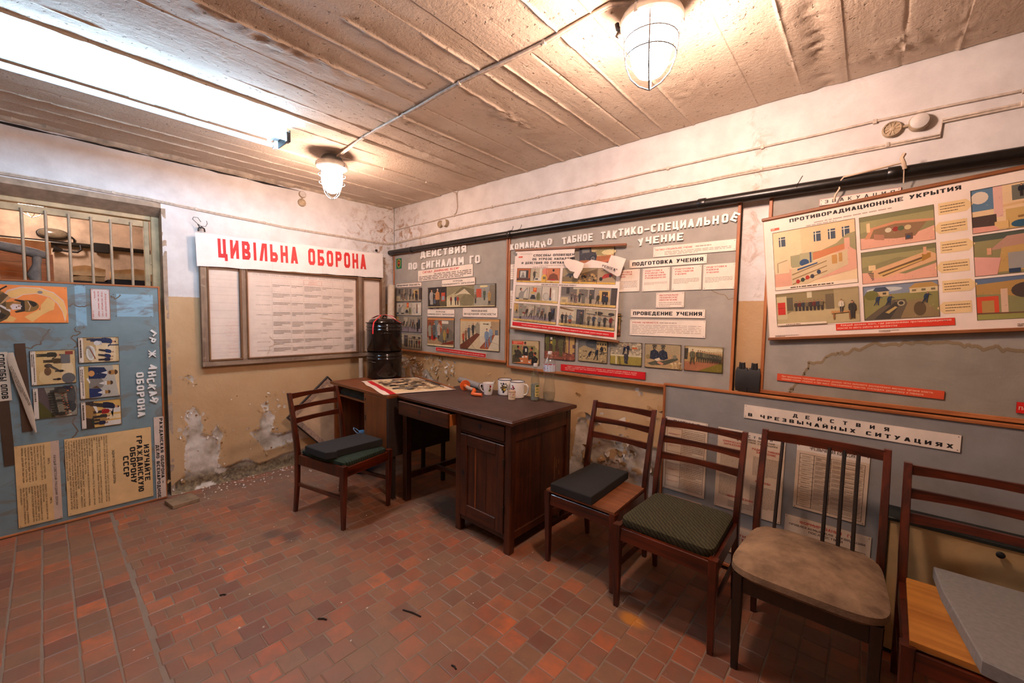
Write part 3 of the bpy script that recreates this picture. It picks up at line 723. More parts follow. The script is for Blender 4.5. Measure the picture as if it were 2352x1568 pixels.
for (x, y, l, a) in ((2.47, -1.55, .11, .3), (2.22, -1.86, .045, .6), (1.68, -2.13, .03, .9), (2.9, -1.6, .03, 0)):
    b.tube([(x, y, .0035), (x+l*.5*math.cos(a), y+l*.5*math.sin(a)+.004, .005), (x+l*math.cos(a), y+l*math.sin(a), .0035)], .0035, 5)
tag(b.build('bark_scraps', M_TRACK), 'thin dark scraps lying on the open tile floor', 'scraps', kind='stuff')

# curled paint flakes standing off the walls
def flakes(name, pts, place, label, parent):
    b = MB(); rr = random.Random(8)
    for (u, v, sz) in pts:
        for k in range(rr.randint(1, 2)):
            uu = u+rr.gauss(0, .02); vv = v+rr.gauss(0, .02); a = rr.uniform(0, 2*PI); w = sz*rr.uniform(.5, 1.2); l = sz*rr.uniform(.6, 1.6); curl = rr.uniform(.25, .8)
            b.cur = 0 if rr.random() < .6 else 1; row = []
            for i in range(4):
                t = i/3; r0 = w*(1-.55*t)*.5
                for sgn in (-1, 1): row.append((uu+math.cos(a)*l*t*(1-.3*curl*t)-math.sin(a)*r0*sgn*rr.uniform(.7, 1.2), vv+math.sin(a)*l*t*(1-.3*curl*t)+math.cos(a)*r0*sgn*rr.uniform(.7, 1.2), .001+curl*l*t*t))
            b.add([place(*p) for p in row], [(0, 1, 3, 2), (2, 3, 5, 4), (4, 5, 7, 6)])
    b.build(name, [M_FLAKE, M_PLASTER], parent, kind='stuff', smooth=60, label=label)
rr = random.Random(21)
pts = []
for i in range(130): u = rr.uniform(.02, 1.0)**1.25*1.12; pts.append((u, rr.uniform(.86, 1.05) if rr.random() < .85 else rr.uniform(.6, 1.0), rr.uniform(.014, .042)))
for i in range(34): pts.append((rr.uniform(2.58, 3.16), rr.uniform(.40, .68), rr.uniform(.012, .045)))
for q in ((2.66, .80, .05), (2.63, .72, .055), (2.70, .70, .04), (2.97, .95, .05), (3.03, .9, .04), (3.1, .84, .05), (2.88, .77, .05), (1.6, .93, .02), (1.72, .97, .02), (2.55, .9, .03)): pts.append(q)
flakes('paint_flakes', pts, lambda u, v, d: (u, -d, v), 'curled beige paint flakes', wr)
pts = []
for poly in LP[:3]:
    for (a, c), (d, e) in zip(poly, poly[1:]+poly[:1]):
        if max(c, e) < .02: continue
        for k in range(2): q = rr.random(); pts.append((a+(d-a)*q, c+(e-c)*q, rr.uniform(.01, .024)))
for i in range(26): pts.append((rr.uniform(-1.9, -.9), rr.uniform(.2, .75), rr.uniform(.008, .02)))
flakes('paint_flakes', pts, lambda u, v, d: (d, u, v), 'curled beige paint flakes', wl)

# doorway reveal, frame and barred gate; the store room behind
b = MB(); b.box((-.26, -2.056, 0), (0.0005, -2.03, 2.262)); b.sweep([[(.0005, y, 2.262), (-.10, y, 2.205), (-.26, y, 2.205), (-.26, y, 2.30), (.0005, y, 2.30)] for y in (-3.6, -2.057)]); b.box((-.26, -3.6, 0), (0.0005, -3.55, 2.29))
struct(b.build('trim_3', plain('grimy_door_reveal', '#a8917a', .8, var=.2)))
b = MB(); b.box((-.16, -2.106, 0), (-.10, -2.056, 2.204), .004); b.box((-.16, -3.55, 2.172), (-.10, -2.106, 2.204), .004); b.box((-.16, -3.55, 0), (-.10, -3.5, 2.26), .004)
struct(b.build('trim_4', M_DOORP))
gate = bpy.data.objects.new('door_1', None); COL.objects.link(gate); gate.location = (-.13, -2.8, 0); struct(gate)
def gp(name, lo, hi, m, bv=.003):
    b = MB(); b.box(lo, hi, bv); return b.build(name, m, gate)
gp('stile', (-.018, .652, .02), (.018, .684, 2.165), M_DOORP); gp('stile', (-.018, -.70, .02), (.018, -.668, 2.165), M_DOORP)
gp('rail', (-.018, -.668, 2.118), (.018, .652, 2.165), M_DOORP); gp('rail', (-.018, -.668, 1.05), (.018, .652, 1.10), M_DOORP); gp('rail', (-.018, -.668, .02), (.018, .652, .07), M_DOORP)
for y in (-2.978, -2.865, -2.753, -2.648, -2.541, -2.432, -2.331, -2.220, -3.09, -3.2, -3.31):
    b = MB(); b.tube([(.022, y+2.8, .06), (.022, y+2.8, 2.140)], .0085, 8); b.build('bar', M_BAR, gate, smooth=50)
b = MB(); b.tube([(.012, .689, 1.755), (.012, .689, 1.83)], .008, 8); b.tube([(.012, .689, 1.836), (.012, .689, 1.912)], .008, 8); b.build('hinge', M_DOORP, gate, smooth=50)
for nm, lo, hi in (('wall_store_back', (-1.62, -4.7, 0), (-1.5, -1.5, H)), ('wall_store_right', (-1.5, -1.75, 0), (-.03, -1.65, H)), ('wall_store_left', (-1.5, -4.7, 0), (-.1, -4.6, H))):
    b = MB(); b.box(lo, hi); struct(b.build(nm, M_STORE))
b = MB(); b.box((-1.6, -4.7, H), (-.02, -1.65, H+.1)); struct(b.build('ceiling_store', M_STORE))
# ------------------------------------------------------------------ little paintings for the boards
def crowd(p, x0, x1, y, n, h, cols, seed, legs=None, **k):
    r = random.Random(seed)
    for i in range(n):
        p.person(x0+(x1-x0)*(i+.5)/n+r.uniform(-.01, .01), y+r.uniform(-.04, .04), h*r.uniform(.88, 1.08), r.choice(cols), legs or r.choice(['#35302c', '#4a443c', '#2b2a2c']), walk=r.uniform(0, .09), lean=r.uniform(-.12, .15), arm=r.uniform(0, .8), long=r.random() < .3, **k)
def pic_lobby(p):                     # people leaving a workshop hall
    p.rect(0, 0, 1, 1, '#8d8272'); p.rect(0, .5, .5, 1, '#70675d'); p.rect(.5, .45, 1, 1, '#9b8f7e'); p.poly([(0, 0), (1, 0), (1, .22), (.5, .42), (0, .3)], '#a3937c')
    p.rect(.10, .62, .16, .95, '#3b352f'); p.rect(.3, .55, .34, .98, '#b49f79'); p.rect(.53, .4, .62, .96, '#57504c'); p.rect(.70, .3, .88, .86, '#c9a562'); p.rect(.75, .25, .85, .8, '#3e3128'); p.rect(.90, .12, 1, 1, '#4b413c')
    p.rect(0, .08, .14, .42, '#c3ae85'); p.rect(.03, .14, .11, .3, '#a8946d'); p.rect(.40, .1, .46, .7, '#6d675b')
    crowd(p, .18, .40, .16, 3, .52, ['#4a4742', '#6a5a50', '#54504a'], 1); p.person(.3, .06, .42, '#8a6a5c', long=True); p.person(.56, .12, .56, '#4b4a3c', walk=.03); p.person(.68, .14, .55, '#4a4336', walk=.12, lean=.1); p.person(.79, .08, .6, '#33333a'); p.person(.84, .06, .58, '#2f3544')
def pic_still(p):                     # three small still lifes
    p.rect(0, 0, 1, 1, '#c9bda8'); p.rect(0, 0, .33, .3, '#b4a892'); p.rect(.34, .05, .62, .95, '#b3a896'); p.rect(.35, .05, .62, .35, '#9b8f7b')
    p.poly([(.08, .2), (.20, .2), (.22, .55), (.15, .68), (.09, .5)], '#8f8a7e'); p.poly([(.15, .5), (.27, .85), (.29, .82), (.2, .45)], '#8f8a7e'); p.circ(.135, .76, .09, '#2b241e'); p.circ(.15, .74, .06, '#c58a66'); p.line([(.29, .3), (.29, .98)], .004, '#4a443e'); p.rect(.02, .1, .1, .22, '#2d3b52'); p.rect(.2, .1, .32, .2, '#3f3a34')
    p.rect(.43, .62, .51, .98, '#cc4a22'); p.circ(.47, .8, .09, '#e88a3a'); p.ell(.56, .36, .05, .27, '#7d7a55'); p.ell(.55, .36, .03, .2, '#66643f'); p.rect(.38, .5, .47, .64, '#bfa35c'); p.poly([(.37, .2), (.5, .2), (.47, .45), (.4, .45)], '#2e2c30')
    p.circ(.73, .38, .24, '#a59e8f'); p.circ(.74, .38, .18, '#bdb5a4'); p.poly([(.81, .3), (.845, .3), (.84, .85), (.825, .95), (.81, .85)], '#6d3b28'); p.circ(.9, .7, .12, '#ded6c6'); p.rect(.885, .2, .935, .62, '#d8d0c0'); p.circ(.83, .25, .09, '#4a5a6a')
    for x in (.335, .635): p.rect(x-.004, .05, x+.004, .95, '#4a4034')
def pic_run(p):                       # people running in a street
    p.rect(0, 0, 1, 1, '#a5977f'); p.poly([(0, 0), (1, 0), (1, .3), (.55, .38), (0, .22)], '#84777a'); p.rect(0, .55, .1, 1, '#c39a58'); p.rect(.12, .5, .3, 1, '#8c8272'); p.rect(.32, .55, .48, .95, '#b7aa92'); p.rect(.52, .5, .78, .92, '#9a8e7b'); p.rect(.56, .6, .63, .82, '#716c66'); p.rect(.66, .6, .73, .82, '#716c66'); p.rect(.84, .25, .97, .95, '#7d7468'); p.rect(.87, .25, .95, .85, '#3d3a3c')
    p.poly([(.1, .5), (.28, .42), (.3, .5), (.16, .56)], '#7c3a28')
    p.person(.07, .42, .5, '#c09a52', walk=.06); p.person(.17, .1, .74, '#8b8a78', long=True); p.person(.29, .28, .52, '#4a3a30', walk=.14, lean=.3); p.person(.4, .24, .54, '#7a7466', walk=.16, lean=.35); p.rect(.493, .02, .503, .96, '#4a3e30')
    p.person(.56, .3, .5, '#77736a', walk=.14, lean=.25); p.person(.66, .22, .54, '#6b4a34', walk=.15, lean=.15); p.person(.75, .18, .42, '#55504c'); p.person(.86, .06, .7, '#2b2723', long=True); p.person(.91, .4, .45, '#384458')
def pic_shelter(p):                   # people sitting in a shelter
    p.rect(0, 0, 1, 1, '#b6a88e'); p.rect(0, 0, 1, .3, '#8a7d68'); p.rect(.0, .3, .28, .9, '#c4b698'); p.poly([(0, .98), (.28, .82), (.24, .78), (0, .88)], '#7a5a3c'); p.rect(.32, .15, .46, .9, '#474243'); p.rect(.34, .45, .44, .8, '#5c5557'); p.rect(.5, .25, .98, .93, '#a89c83'); p.line([(.5, .72), (.92, .66)], .006, '#4a443a')
    for x, c in ((.06, '#2f2c2a'), (.13, '#57504a'), (.21, '#7c8388')): p.person(x, .06, .62, c, arm=.4)
    p.rect(.18, .22, .24, .36, '#8c4a2c'); p.person(.41, .1, .7, '#4a443c', long=True)
    for x, c in ((.55, '#6a5f4c'), (.64, '#3c4352'), (.74, '#86857b'), (.83, '#38352f'), (.93, '#7c2a22')): p.person(x, .12, .56, c, arm=.5)
    p.ell(.72, .8, .07, .06, '#3b3531'); p.ell(.93, .78, .05, .06, '#3b3531'); p.rect(.48, .03, .492, .95, '#6b5a40'); p.rect(.69, .05, .70, .95, '#c9b78c')
def pic_wide(p):                      # gas-mask people, cellar, shelter door
    p.rect(0, 0, 1, 1, '#9a8d6c'); p.rect(0, 0, .31, 1, '#2e2926'); p.person(.06, -.06, .98, '#a9a296', long=True, arm=.9); p.person(.16, -.05, .98, '#c0824e', skin='#c9a080', hair='#cfc5b5'); p.person(.115, -.02, .5, '#4c5c70'); p.ell(.25, .28, .06, .3, '#5a5236'); p.rect(.225, .3, .285, .72, '#b8452a'); p.rect(.235, .36, .275, .55, '#8fa0a5')
    p.poly([(.31, 0), (.72, 0), (.72, 1), (.31, 1)], '#8f8664'); p.poly([(.31, .5), (.45, .72), (.52, .62), (.36, .35), (.31, .3)], '#b9ac83'); p.poly([(.42, .6), (.55, .95), (.72, .8), (.72, .35), (.6, .75)], '#6e6648'); p.poly([(.46, .6), (.58, .85), (.69, .5), (.6, .62)], '#cdbf9c'); p.poly([(.31, 0), (.52, 0), (.5, .35), (.38, .5), (.31, .3)], '#c9bb94'); p.ell(.62, .3, .1, .3, '#7d7452')
    for x, c in ((.38, '#7a3528'), (.45, '#3f5066'), (.485, '#a8442c')): p.person(x, .1, .45, c)
    p.rect(.72, 0, 1, 1, '#8f9087'); p.rect(.72, 0, 1, .4, '#a39c88'); p.rect(.75, .42, .82, .8, '#b8472a'); p.rect(.80, .86, .9, .94, '#d6c48c'); p.poly([(.9, .0), (1, .0), (1, .95), (.93, .95)], '#7a705c'); p.person(.86, .28, .5, '#55604a', long=True); p.person(.925, .12, .6, '#b08a4c', long=True); p.person(.74, .15, .5, '#7d6a50'); p.rect(0, 0, 1, .05, '#d2c08c')
def pic_coats(p):
    p.rect(0, 0, 1, 1, '#7c7264'); p.rect(0, .3, .3, .93, '#8a4a2a'); p.rect(.26, .3, .42, .88, '#6c7c80'); p.rect(.42, .2, .56, .9, '#a8542c'); p.rect(0, .93, 1, 1, '#d08a50'); p.poly([(0, .05), (1, .05), (1, .2), (.4, .28), (0, .3)], '#a98a64'); p.poly([(.0, .3), (.25, .18), (.38, .28), (.2, .38)], '#b02a1c')
    p.person(.1, .2, .62, '#97947e', skin='#5a5a50', long=True, arm=.8); p.person(.27, .24, .6, '#5d5f5a', long=True); p.person(.45, .25, .62, '#b7a592', long=True, arm=.4); p.poly([(.42, .2), (.62, .75), (.9, .6), (1, .45), (1, .3), (.6, .12)], '#6c6556'); p.rect(.56, .8, .8, .9, '#d8cdb8'); p.person(.66, .12, .5, '#a58c48', long=True, walk=.1); p.person(.78, .3, .4, '#9a5030'); p.poly([(.5, .06), (.98, .12), (.98, .24), (.62, .12)], '#7a3424'); p.rect(0, 0, 1, .06, '#d8c79a')
def pic_planks(p):
    p.rect(0, 0, 1, 1, '#c5b18c'); p.rect(0, .92, 1, 1, '#cf9a5c'); p.poly([(0, .0), (0, .12), (.5, .6), (.53, .5), (.2, 0)], '#6b3a26'); p.poly([(.36, .72), (.46, .9), (.53, .8), (.53, .5), (.42, .55)], '#948a74'); p.line([(.25, .25), (.4, .02)], .004, '#7d6f52')
    for x, y, h, c in ((.09, .2, .36, '#c0482a'), (.16, .26, .42, '#8f6a4c'), (.24, .34, .44, '#60666a'), (.35, .46, .4, '#3c3a3a')): p.person(x, y, h, c, long=True, arm=.5)
    p.rect(.525, 0, 1, .92, '#c9bda0'); p.rect(.53, .45, .8, .92, '#d5c8a6'); p.rect(.8, .5, 1, .92, '#a88e6a'); p.poly([(.53, .0), (.62, .0), (.9, .5), (.82, .52), (.53, .08)], '#8e4a2c'); p.poly([(.53, 0), (.72, 0), (.88, .45), (.8, .45)], '#9a5432'); p.rect(.90, .5, .97, .66, '#5c6670'); p.person(.7, .1, .6, '#7f93a5', legs='#6d7f92', walk=.05); p.person(.8, .26, .5, '#8fa0ae', legs='#74848f'); p.text('УБЕЖИЩЕ', .68, .82, .011, '#3a2e24'); p.line([(.8, .3), (.99, .2)], .002, '#6d5f48'); p.rect(.5, 0, 1, .04, '#d8c79a')
def pic_meeting(p):
    p.rect(0, 0, 1, 1, '#bda478'); p.rect(0, .3, .86, .78, '#8b8150'); p.poly([(.86, .3), (1, .25), (1, .6), (.86, .74)], '#9a8f5c'); p.rect(0, .82, .44, .95, '#d2422c'); p.dashes(.06, .84, .38, .93, 2, '#f0b08a', 2)
    p.poly([(.36, .36), (.68, .38), (.84, .0), (.12, .0)], '#c67440'); p.poly([(.4, .36), (.42, .7), (.46, .76), (.56, .76), (.62, .68), (.6, .36)], '#1f1b1b'); p.circ(.5, .86, .06, '#b8604a'); p.circ(.5, .9, .05, '#221a17'); p.rect(.5, .52, .56, .66, '#d8d0bd'); p.poly([(.37, .6), (.39, .85), (.41, .85), (.43, .62)], '#c07050')
    for x, y, c, f in ((.14, .14, '#4c4228', 1), (.24, .34, '#3a3126', 1), (.74, .3, '#3a352a', -1), (.86, .1, '#191817', -1)):
        p.poly([(x-.13, y-.12), (x-.12, y+.18), (x, y+.27), (x+.11, y+.16), (x+.13+.08*f, y-.06)], c); p.circ(x+.02*f, y+.33, .065, '#b85a40'); p.circ(x-.01*f, y+.38, .06, '#2c1d16'); p.circ(x+.2*f, y-.02, .03, '#c06a4a')
    for x, y in ((.34, .08), (.38, .26), (.5, .28), (.62, .06)): p.rect(x, y, x+.08, y+.07, '#ded3bd')
def pic_suits(p):
    p.rect(0, 0, 1, 1, '#4a3628'); p.rect(.7, .15, 1, 1, '#b99456'); p.rect(.80, .15, .84, 1, '#6a4a5a'); p.rect(.93, .2, 1, .32, '#5a4048'); p.rect(.93, .48, 1, .62, '#5a4048'); p.poly([(0, 0), (1, 0), (1, .22), (.5, .35), (0, .3)], '#8a4c38'); p.rubble(.0, .02, 1, .25, ['#a5604a', '#7a4034', '#6a3a2e', '#b8775a'], 44, 3, .05); p.line([(.2, .38), (.9, .22)], .006, '#5c3a2c')
    p.person(.1, .3, .72, '#6b6a34', legs='#5e5d2e', skin='#50502c', hat='#6b6a34', arm=1); p.person(.32, .28, .62, '#76753c', legs='#686733', skin='#50502c', hat='#76753c'); p.person(.56, .12, .82, '#5f5d38', legs='#57552f', skin='#45442a', hat='#5f5d38', arm=.6); p.rect(.2, .78, .27, .88, '#d8d2c0'); p.rect(.2, .62, .27, .72, '#c9a83c'); p.line([(.7, .78), (.76, .1)], .003, '#3a2c22')
def pic_rubble(p):
    p.rect(0, 0, 1, 1, '#a8946c'); p.poly([(0, .6), (.2, .75), (.5, .62), (.7, .5), (1, .45), (1, 1), (0, 1)], '#6c6a62'); p.ell(.5, .85, .25, .2, '#4d4f50'); p.house(.64, .5, .98, 1.0, '#c9aa6c', '#8f7a55', '#4a3a2c', 4, 2, .1); p.rubble(0, .05, 1, .5, ['#b59a66', '#8f774c', '#75613f', '#c9b07a', '#5f4f38'], 90, 7, .05)
    for x, y, h, l in ((.33, .12, .45, .5), (.62, .12, .55, .15), (.84, .38, .42, -.1)): p.person(x, y, h, '#1d2230', legs='#1b1f2a', walk=.12, lean=l, arm=.8)
def pic_ladder(p):
    p.rect(0, 0, 1, 1, '#9a8f78'); p.rubble(0, .5, 1, .98, ['#c0b090', '#8a7c64', '#6e6250', '#d2c2a0'], 80, 9, .06); p.rect(.7, .72, .88, .8, '#c0622c'); p.rect(0, 0, 1, .42, '#98893c'); p.rect(0, .38, 1, .46, '#c9bd98'); p.rect(.18, 0, .23, .42, '#c9bd98'); p.line([(.27, .38), (.32, 0)], .005, '#4a4028'); p.line([(.31, .38), (.36, 0)], .005, '#4a4028')
    p.person(.42, .45, .42, '#1d2440', lean=.3, arm=.6); p.person(.58, .48, .45, '#20263c', skin='#d06a3a'); p.poly([(.48, .08), (.56, .06), (.6, .34), (.58, .5), (.46, .5), (.45, .3)], '#33333a'); p.circ(.55, .1, .05, '#2a2a2e')
def pic_aid(p):
    p.rect(0, 0, 1, 1, '#b09368'); p.poly([(0, .5), (1, .6), (1, 1), (0, 1)], '#a8956f'); p.rubble(.72, .04, 1, .3, ['#c9ad78', '#a98c5a', '#d8c090'], 22, 4, .07)
    for x in (.28, .52): p.poly([(x-.14, .38), (x-.11, .7), (x, .78), (x+.11, .68), (x+.14, .42), (x+.02, .34)], '#252c3c'); p.circ(x, .84, .075, '#3a3a34'); p.circ(x+.01, .82, .05, '#6d5c44'); p.poly([(x-.08, .9), (x+.08, .9), (x+.05, .97), (x-.05, .97)], '#4a4438')
    p.ell(.1, .45, .06, .1, '#8a7a4c'); p.poly([(.08, .18), (.3, .3), (.5, .3), (.9, .48), (.94, .4), (.6, .16), (.2, .1)], '#4f5040'); p.poly([(.4, .3), (.55, .2), (.5, .14), (.36, .22)], '#c98a66'); p.circ(.84, .5, .08, '#7c7a68'); p.poly([(.28, .36), (.42, .44), (.46, .34), (.36, .28)], '#d0c2a4')
def pic_march(p):
    p.rect(0, 0, 1, 1, '#b3925c'); p.rect(0, .72, 1, 1, '#c4ad7c'); p.poly([(.1, .75), (1, .82), (1, .92), (.1, .97)], '#d8c9a0'); p.poly([(0, 0), (1, 0), (1, .45), (.5, .38), (0, .36)], '#a56a48'); p.poly([(.35, 0), (1, 0), (1, .42)], '#7a6c22'); p.poly([(.0, .45), (.08, .45), (.1, .9), (0, .9)], '#3f3a2e')
    r = random.Random(4)
    for i in range(11): p.person(.36+.058*i, .36-.0*i+.01*(i % 2), .48-.012*i, r.choice(['#55513c', '#6a6448', '#7d7656']), legs='#3f3b2c', walk=.05, hat='#4d4a34')
    p.person(.22, .28, .6, '#6d684c', legs='#4a4632', walk=.08, hat='#55513a')
def pic_truck(p):
    p.rect(0, 0, 1, 1, '#a8622f'); p.rect(0, .6, 1, 1, '#c9a86c'); p.ell(.72, .74, .3, .13, '#9a8a52'); p.ell(.85, .72, .2, .1, '#d8c48c'); p.poly([(0, .0), (1, .0), (1, .5), (.5, .38), (0, .42)], '#c2693c'); p.poly([(.1, .1), (1, .42), (1, .25), (.5, 0), (.2, 0)], '#6c3c28'); p.poly([(0, .1), (.6, .02), (1, .1), (1, 0), (0, 0)], '#77703a')
    p.poly([(0, .5), (0, 1), (.34, 1), (.36, .8), (.48, .76), (.52, .6), (.48, .48)], '#3a2f2c'); p.rect(.08, .78, .3, .95, '#7d7464'); p.circ(.4, .52, .16, '#1d1a1a'); p.circ(.4, .52, .09, '#6c6460'); p.circ(.4, .52, .04, '#2a2626'); p.person(.52, .1, .38, '#3c3228', lean=-.2, skin='#c96a3a'); p.line([(.45, .4), (.3, .15)], .002, '#2c2420')
def pic_signals(p):                   # television, radio set, telephone
    p.rect(0, 0, .33, 1, '#b0602c'); p.rect(0, .1, .33, .3, '#5c3422'); p.rect(.05, .26, .28, .86, '#4a4440'); p.rect(.08, .34, .22, .8, '#c4bcac'); p.circ(.15, .62, .1, '#8a8478'); p.poly([(.1, .36), (.2, .36), (.18, .54), (.12, .54)], '#77716a'); p.rect(.24, .36, .27, .8, '#2c2826')
    p.rect(.335, .1, .7, 1, '#b8a98a'); p.person(.43, .12, .78, '#4f4a3c', arm=.7); p.poly([(.42, .12), (.6, .12), (.6, .34), (.44, .34)], '#cfc8b4'); p.rect(.45, .2, .52, .3, '#4a4a48'); p.rect(.55, .12, .6, .98, '#d4ccb8')
    p.rect(.7, .1, 1, 1, '#c4764c'); p.poly([(.74, .2), (.78, .55), (.86, .66), (.95, .55), (.98, .2)], '#7c4428'); p.circ(.86, .78, .1, '#c98a66'); p.circ(.86, .85, .09, '#241c18'); p.rect(.8, .12, .9, .26, '#b02c24'); p.rect(.72, .1, 1, .16, '#c9bda4'); p.ell(.67, .76, .06, .24, '#d9836a'); p.ell(.66, .3, .065, .28, '#e0b04a'); p.rect(.63, .24, .69, .42, '#7a6c4a')
    p.rect(0, 0, 1, .11, '#dcae48'); p.dashes(.1, .03, .26, .08, 1, '#4a3820', 1); p.dashes(.45, .03, .62, .08, 1, '#4a3820', 2); p.dashes(.8, .03, .92, .08, 1, '#4a3820', 3)
    for x in (.333, .7): p.rect(x-.003, 0, x+.003, 1, '#3a2c20')
def pic_vehicles(p):
    p.rect(0, 0, 1, 1, '#9a8664'); p.rect(0, .1, 1, .45, '#7c6848'); p.poly([(.05, .45), (.28, .5), (.3, .62), (.12, .66)], '#4a4a4c'); p.circ(.16, .44, .08, '#2a2826'); p.rubble(.34, .12, .66, .6, ['#5a4630', '#b08a54', '#2e241c', '#8a5a34'], 30, 5, .1); p.poly([(.33, .6), (.66, .95), (.66, .5), (.45, .4)], '#6a5438'); p.rect(.675, .1, 1, 1, '#a58c6a'); p.poly([(.72, .3), (.8, .62), (.92, .7), (.95, .5), (.82, .38)], '#a83428'); p.circ(.74, .32, .12, '#2c2624'); p.circ(.9, .52, .1, '#3c3430'); p.poly([(.72, .8), (.84, .95), (1, .75), (1, .7), (.85, .88)], '#5c4c38'); p.rect(0, 0, 1, .11, '#dcae48')
    for x in (.33, .67): p.rect(x-.003, 0, x+.003, 1, '#3a2c20')
def pic_cutaway(p):                   # block of flats cut open over its shelter
    p.rect(0, 0, 1, 1, '#e3c79a'); p.rect(.36, .45, 1, 1, '#dcbd8e')
    for x in (.08, .52, .69, .85): p.rect(x, .74, x+.085, .9, '#3f4956'); p.rect(x+.02, .74, x+.03, .9, '#e6d8ba'); p.rect(x, .86, x+.085, .87, '#e6d8ba')
    p.poly([(0, 0), (1, .22), (1, .6), (.78, .52), (.6, .4), (.3, .34), (.2, .34), (0, .28)], '#d9a184'); p.poly([(.22, .56), (.6, .58), (.78, .66), (.9, .78), (1, .8), (1, .5), (.9, .6), (.22, .38)], '#9a9064'); p.rect(.23, .36, .34, .56, '#9c9870'); p.rect(.34, .38, .5, .58, '#a8a078'); p.ell(.39, .42, .06, .06, '#2e4a6c'); p.rect(.46, .36, .48, .58, '#2e4a6c'); p.poly([(.5, .44), (.9, .56), (.9, .64), (.5, .56)], '#c47a4a'); p.rect(.87, .5, .93, .72, '#d8a488'); p.poly([(.22, .03), (.22, .33), (.9, .54), (.9, .3), (.4, .06)], '#cbb48a')
    for k in range(3): p.poly([(.23, .09+.08*k), (.66, .25+.08*k), (.66, .235+.08*k), (.23, .07+.08*k)], '#8c7046')
    for x, y, c in ((.3, .1, '#b0301f'), (.36, .12, '#33402f'), (.42, .15, '#b0301f'), (.48, .16, '#3a3a40'), (.56, .22, '#2c3a52')): p.ell(x, y+.02, .025, .035, c)
    p.poly([(.3, .3), (.55, .38), (.55, .4), (.3, .33)], '#2e4a6c'); p.rect(.72, .34, .78, .48, '#b98a48'); p.rect(.8, .36, .84, .5, '#b98a48'); p.rect(0, .28, .2, .5, '#d8c298'); p.line([(.05, .3), (.05, .46), (.18, .5)], .003, '#7a6a48'); p.rect(0, 0, 1, .06, '#ecd8be'); p.dashes(.2, .01, .8, .05, 1, '#5a4632', 2)
def pic_cellar(p):
    p.rect(0, 0, 1, 1, '#8d7d54'); p.poly([(.72, 0), (1, 0), (1, 1), (.72, 1)], '#a8966a'); p.poly([(0, .18), (.2, .42), (.74, .44), (1, .2), (1, 0), (0, 0)], '#b9a678'); p.rect(0, .2, .14, .9, '#c4b488'); p.rect(.02, .34, .12, .72, '#c22f20'); p.line([(.02, .54), (.12, .55)], .002, '#7a1c14'); p.rect(.14, .45, .22, .85, '#5c523c'); p.rect(.4, .8, .46, .98, '#cfc29c'); p.rect(.62, .42, .72, .86, '#6a5c42')
    for i in range(8): x = .26+.045*i; p.person(x, .42, .3, ['#4a3a2e', '#6a2c22', '#3a3f44', '#7a6a4a'][i % 4], arm=.6)
    p.poly([(.68, .28), (.9, .3), (.9, .34), (.68, .36)], '#b98850'); p.rect(.7, .12, .72, .3, '#8a6034'); p.rect(.88, .1, .9, .32, '#8a6034'); p.person(.8, .3, .38, '#d8cdb0'); p.person(.92, .12, .5, '#3c372c'); p.rect(0, 0, .62, .07, '#e6d3b8'); p.dashes(.12, .015, .5, .055, 1, '#5a4632', 4)
def pic_dugout(p, k=0):
    p.rect(0, 0, 1, 1, '#8a8256'); p.rect(0, .8, 1, 1, '#77744c'); p.poly([(0, .5), (.5, .72), (1, .6), (1, .85), (0, .85)], '#9a915e'); p.poly([(0, 0), (1, 0), (1, .42), (.6, .2), (.3, .3), (0, .35)], '#dba286')
    if k == 0:
        p.poly([(.06, .3), (.16, .62), (.5, .72), (1, .62), (1, .55), (.5, .64), (.2, .56), (.14, .3)], '#c98a62'); p.poly([(.14, .3), (.2, .56), (.5, .64), (.9, .56), (.75, .2), (.5, .2)], '#8a6a48'); p.poly([(.2, .25), (.34, .2), (.34, .36), (.2, .42)], '#b07a5c'); p.rect(.1, .5, .15, .78, '#ddb888')
        for x, c in ((.4, '#cfc2a0'), (.5, '#8c2e22'), (.57, '#55603c'), (.66, '#c9ae7c')): p.ell(x, .48, .045, .07, c)
        p.rect(.62, .12, .72, .3, '#6a4a36'); p.circ(.66, .2, .05, '#33485c')
    else:
        p.poly([(.1, .2), (.16, .4), (.9, .8), (1, .68), (1, .5), (.3, .12)], '#d7a878'); p.poly([(.22, .3), (.86, .66), (.88, .56), (.3, .18)], '#6d5232'); p.poly([(.24, .26), (.86, .6), (.86, .56), (.26, .2)], '#c9a45e'); p.poly([(.82, .5), (.93, .6), (.93, .74), (.82, .72)], '#a5782e'); p.rect(.1, .4, .2, .56, '#ddc08c'); p.rect(.84, .7, .88, .92, '#d8a078')
        for j in range(5): p.rect(.09+.012*j, .1+.05*(4-j), .17, .125+.05*(4-j), '#332c26')
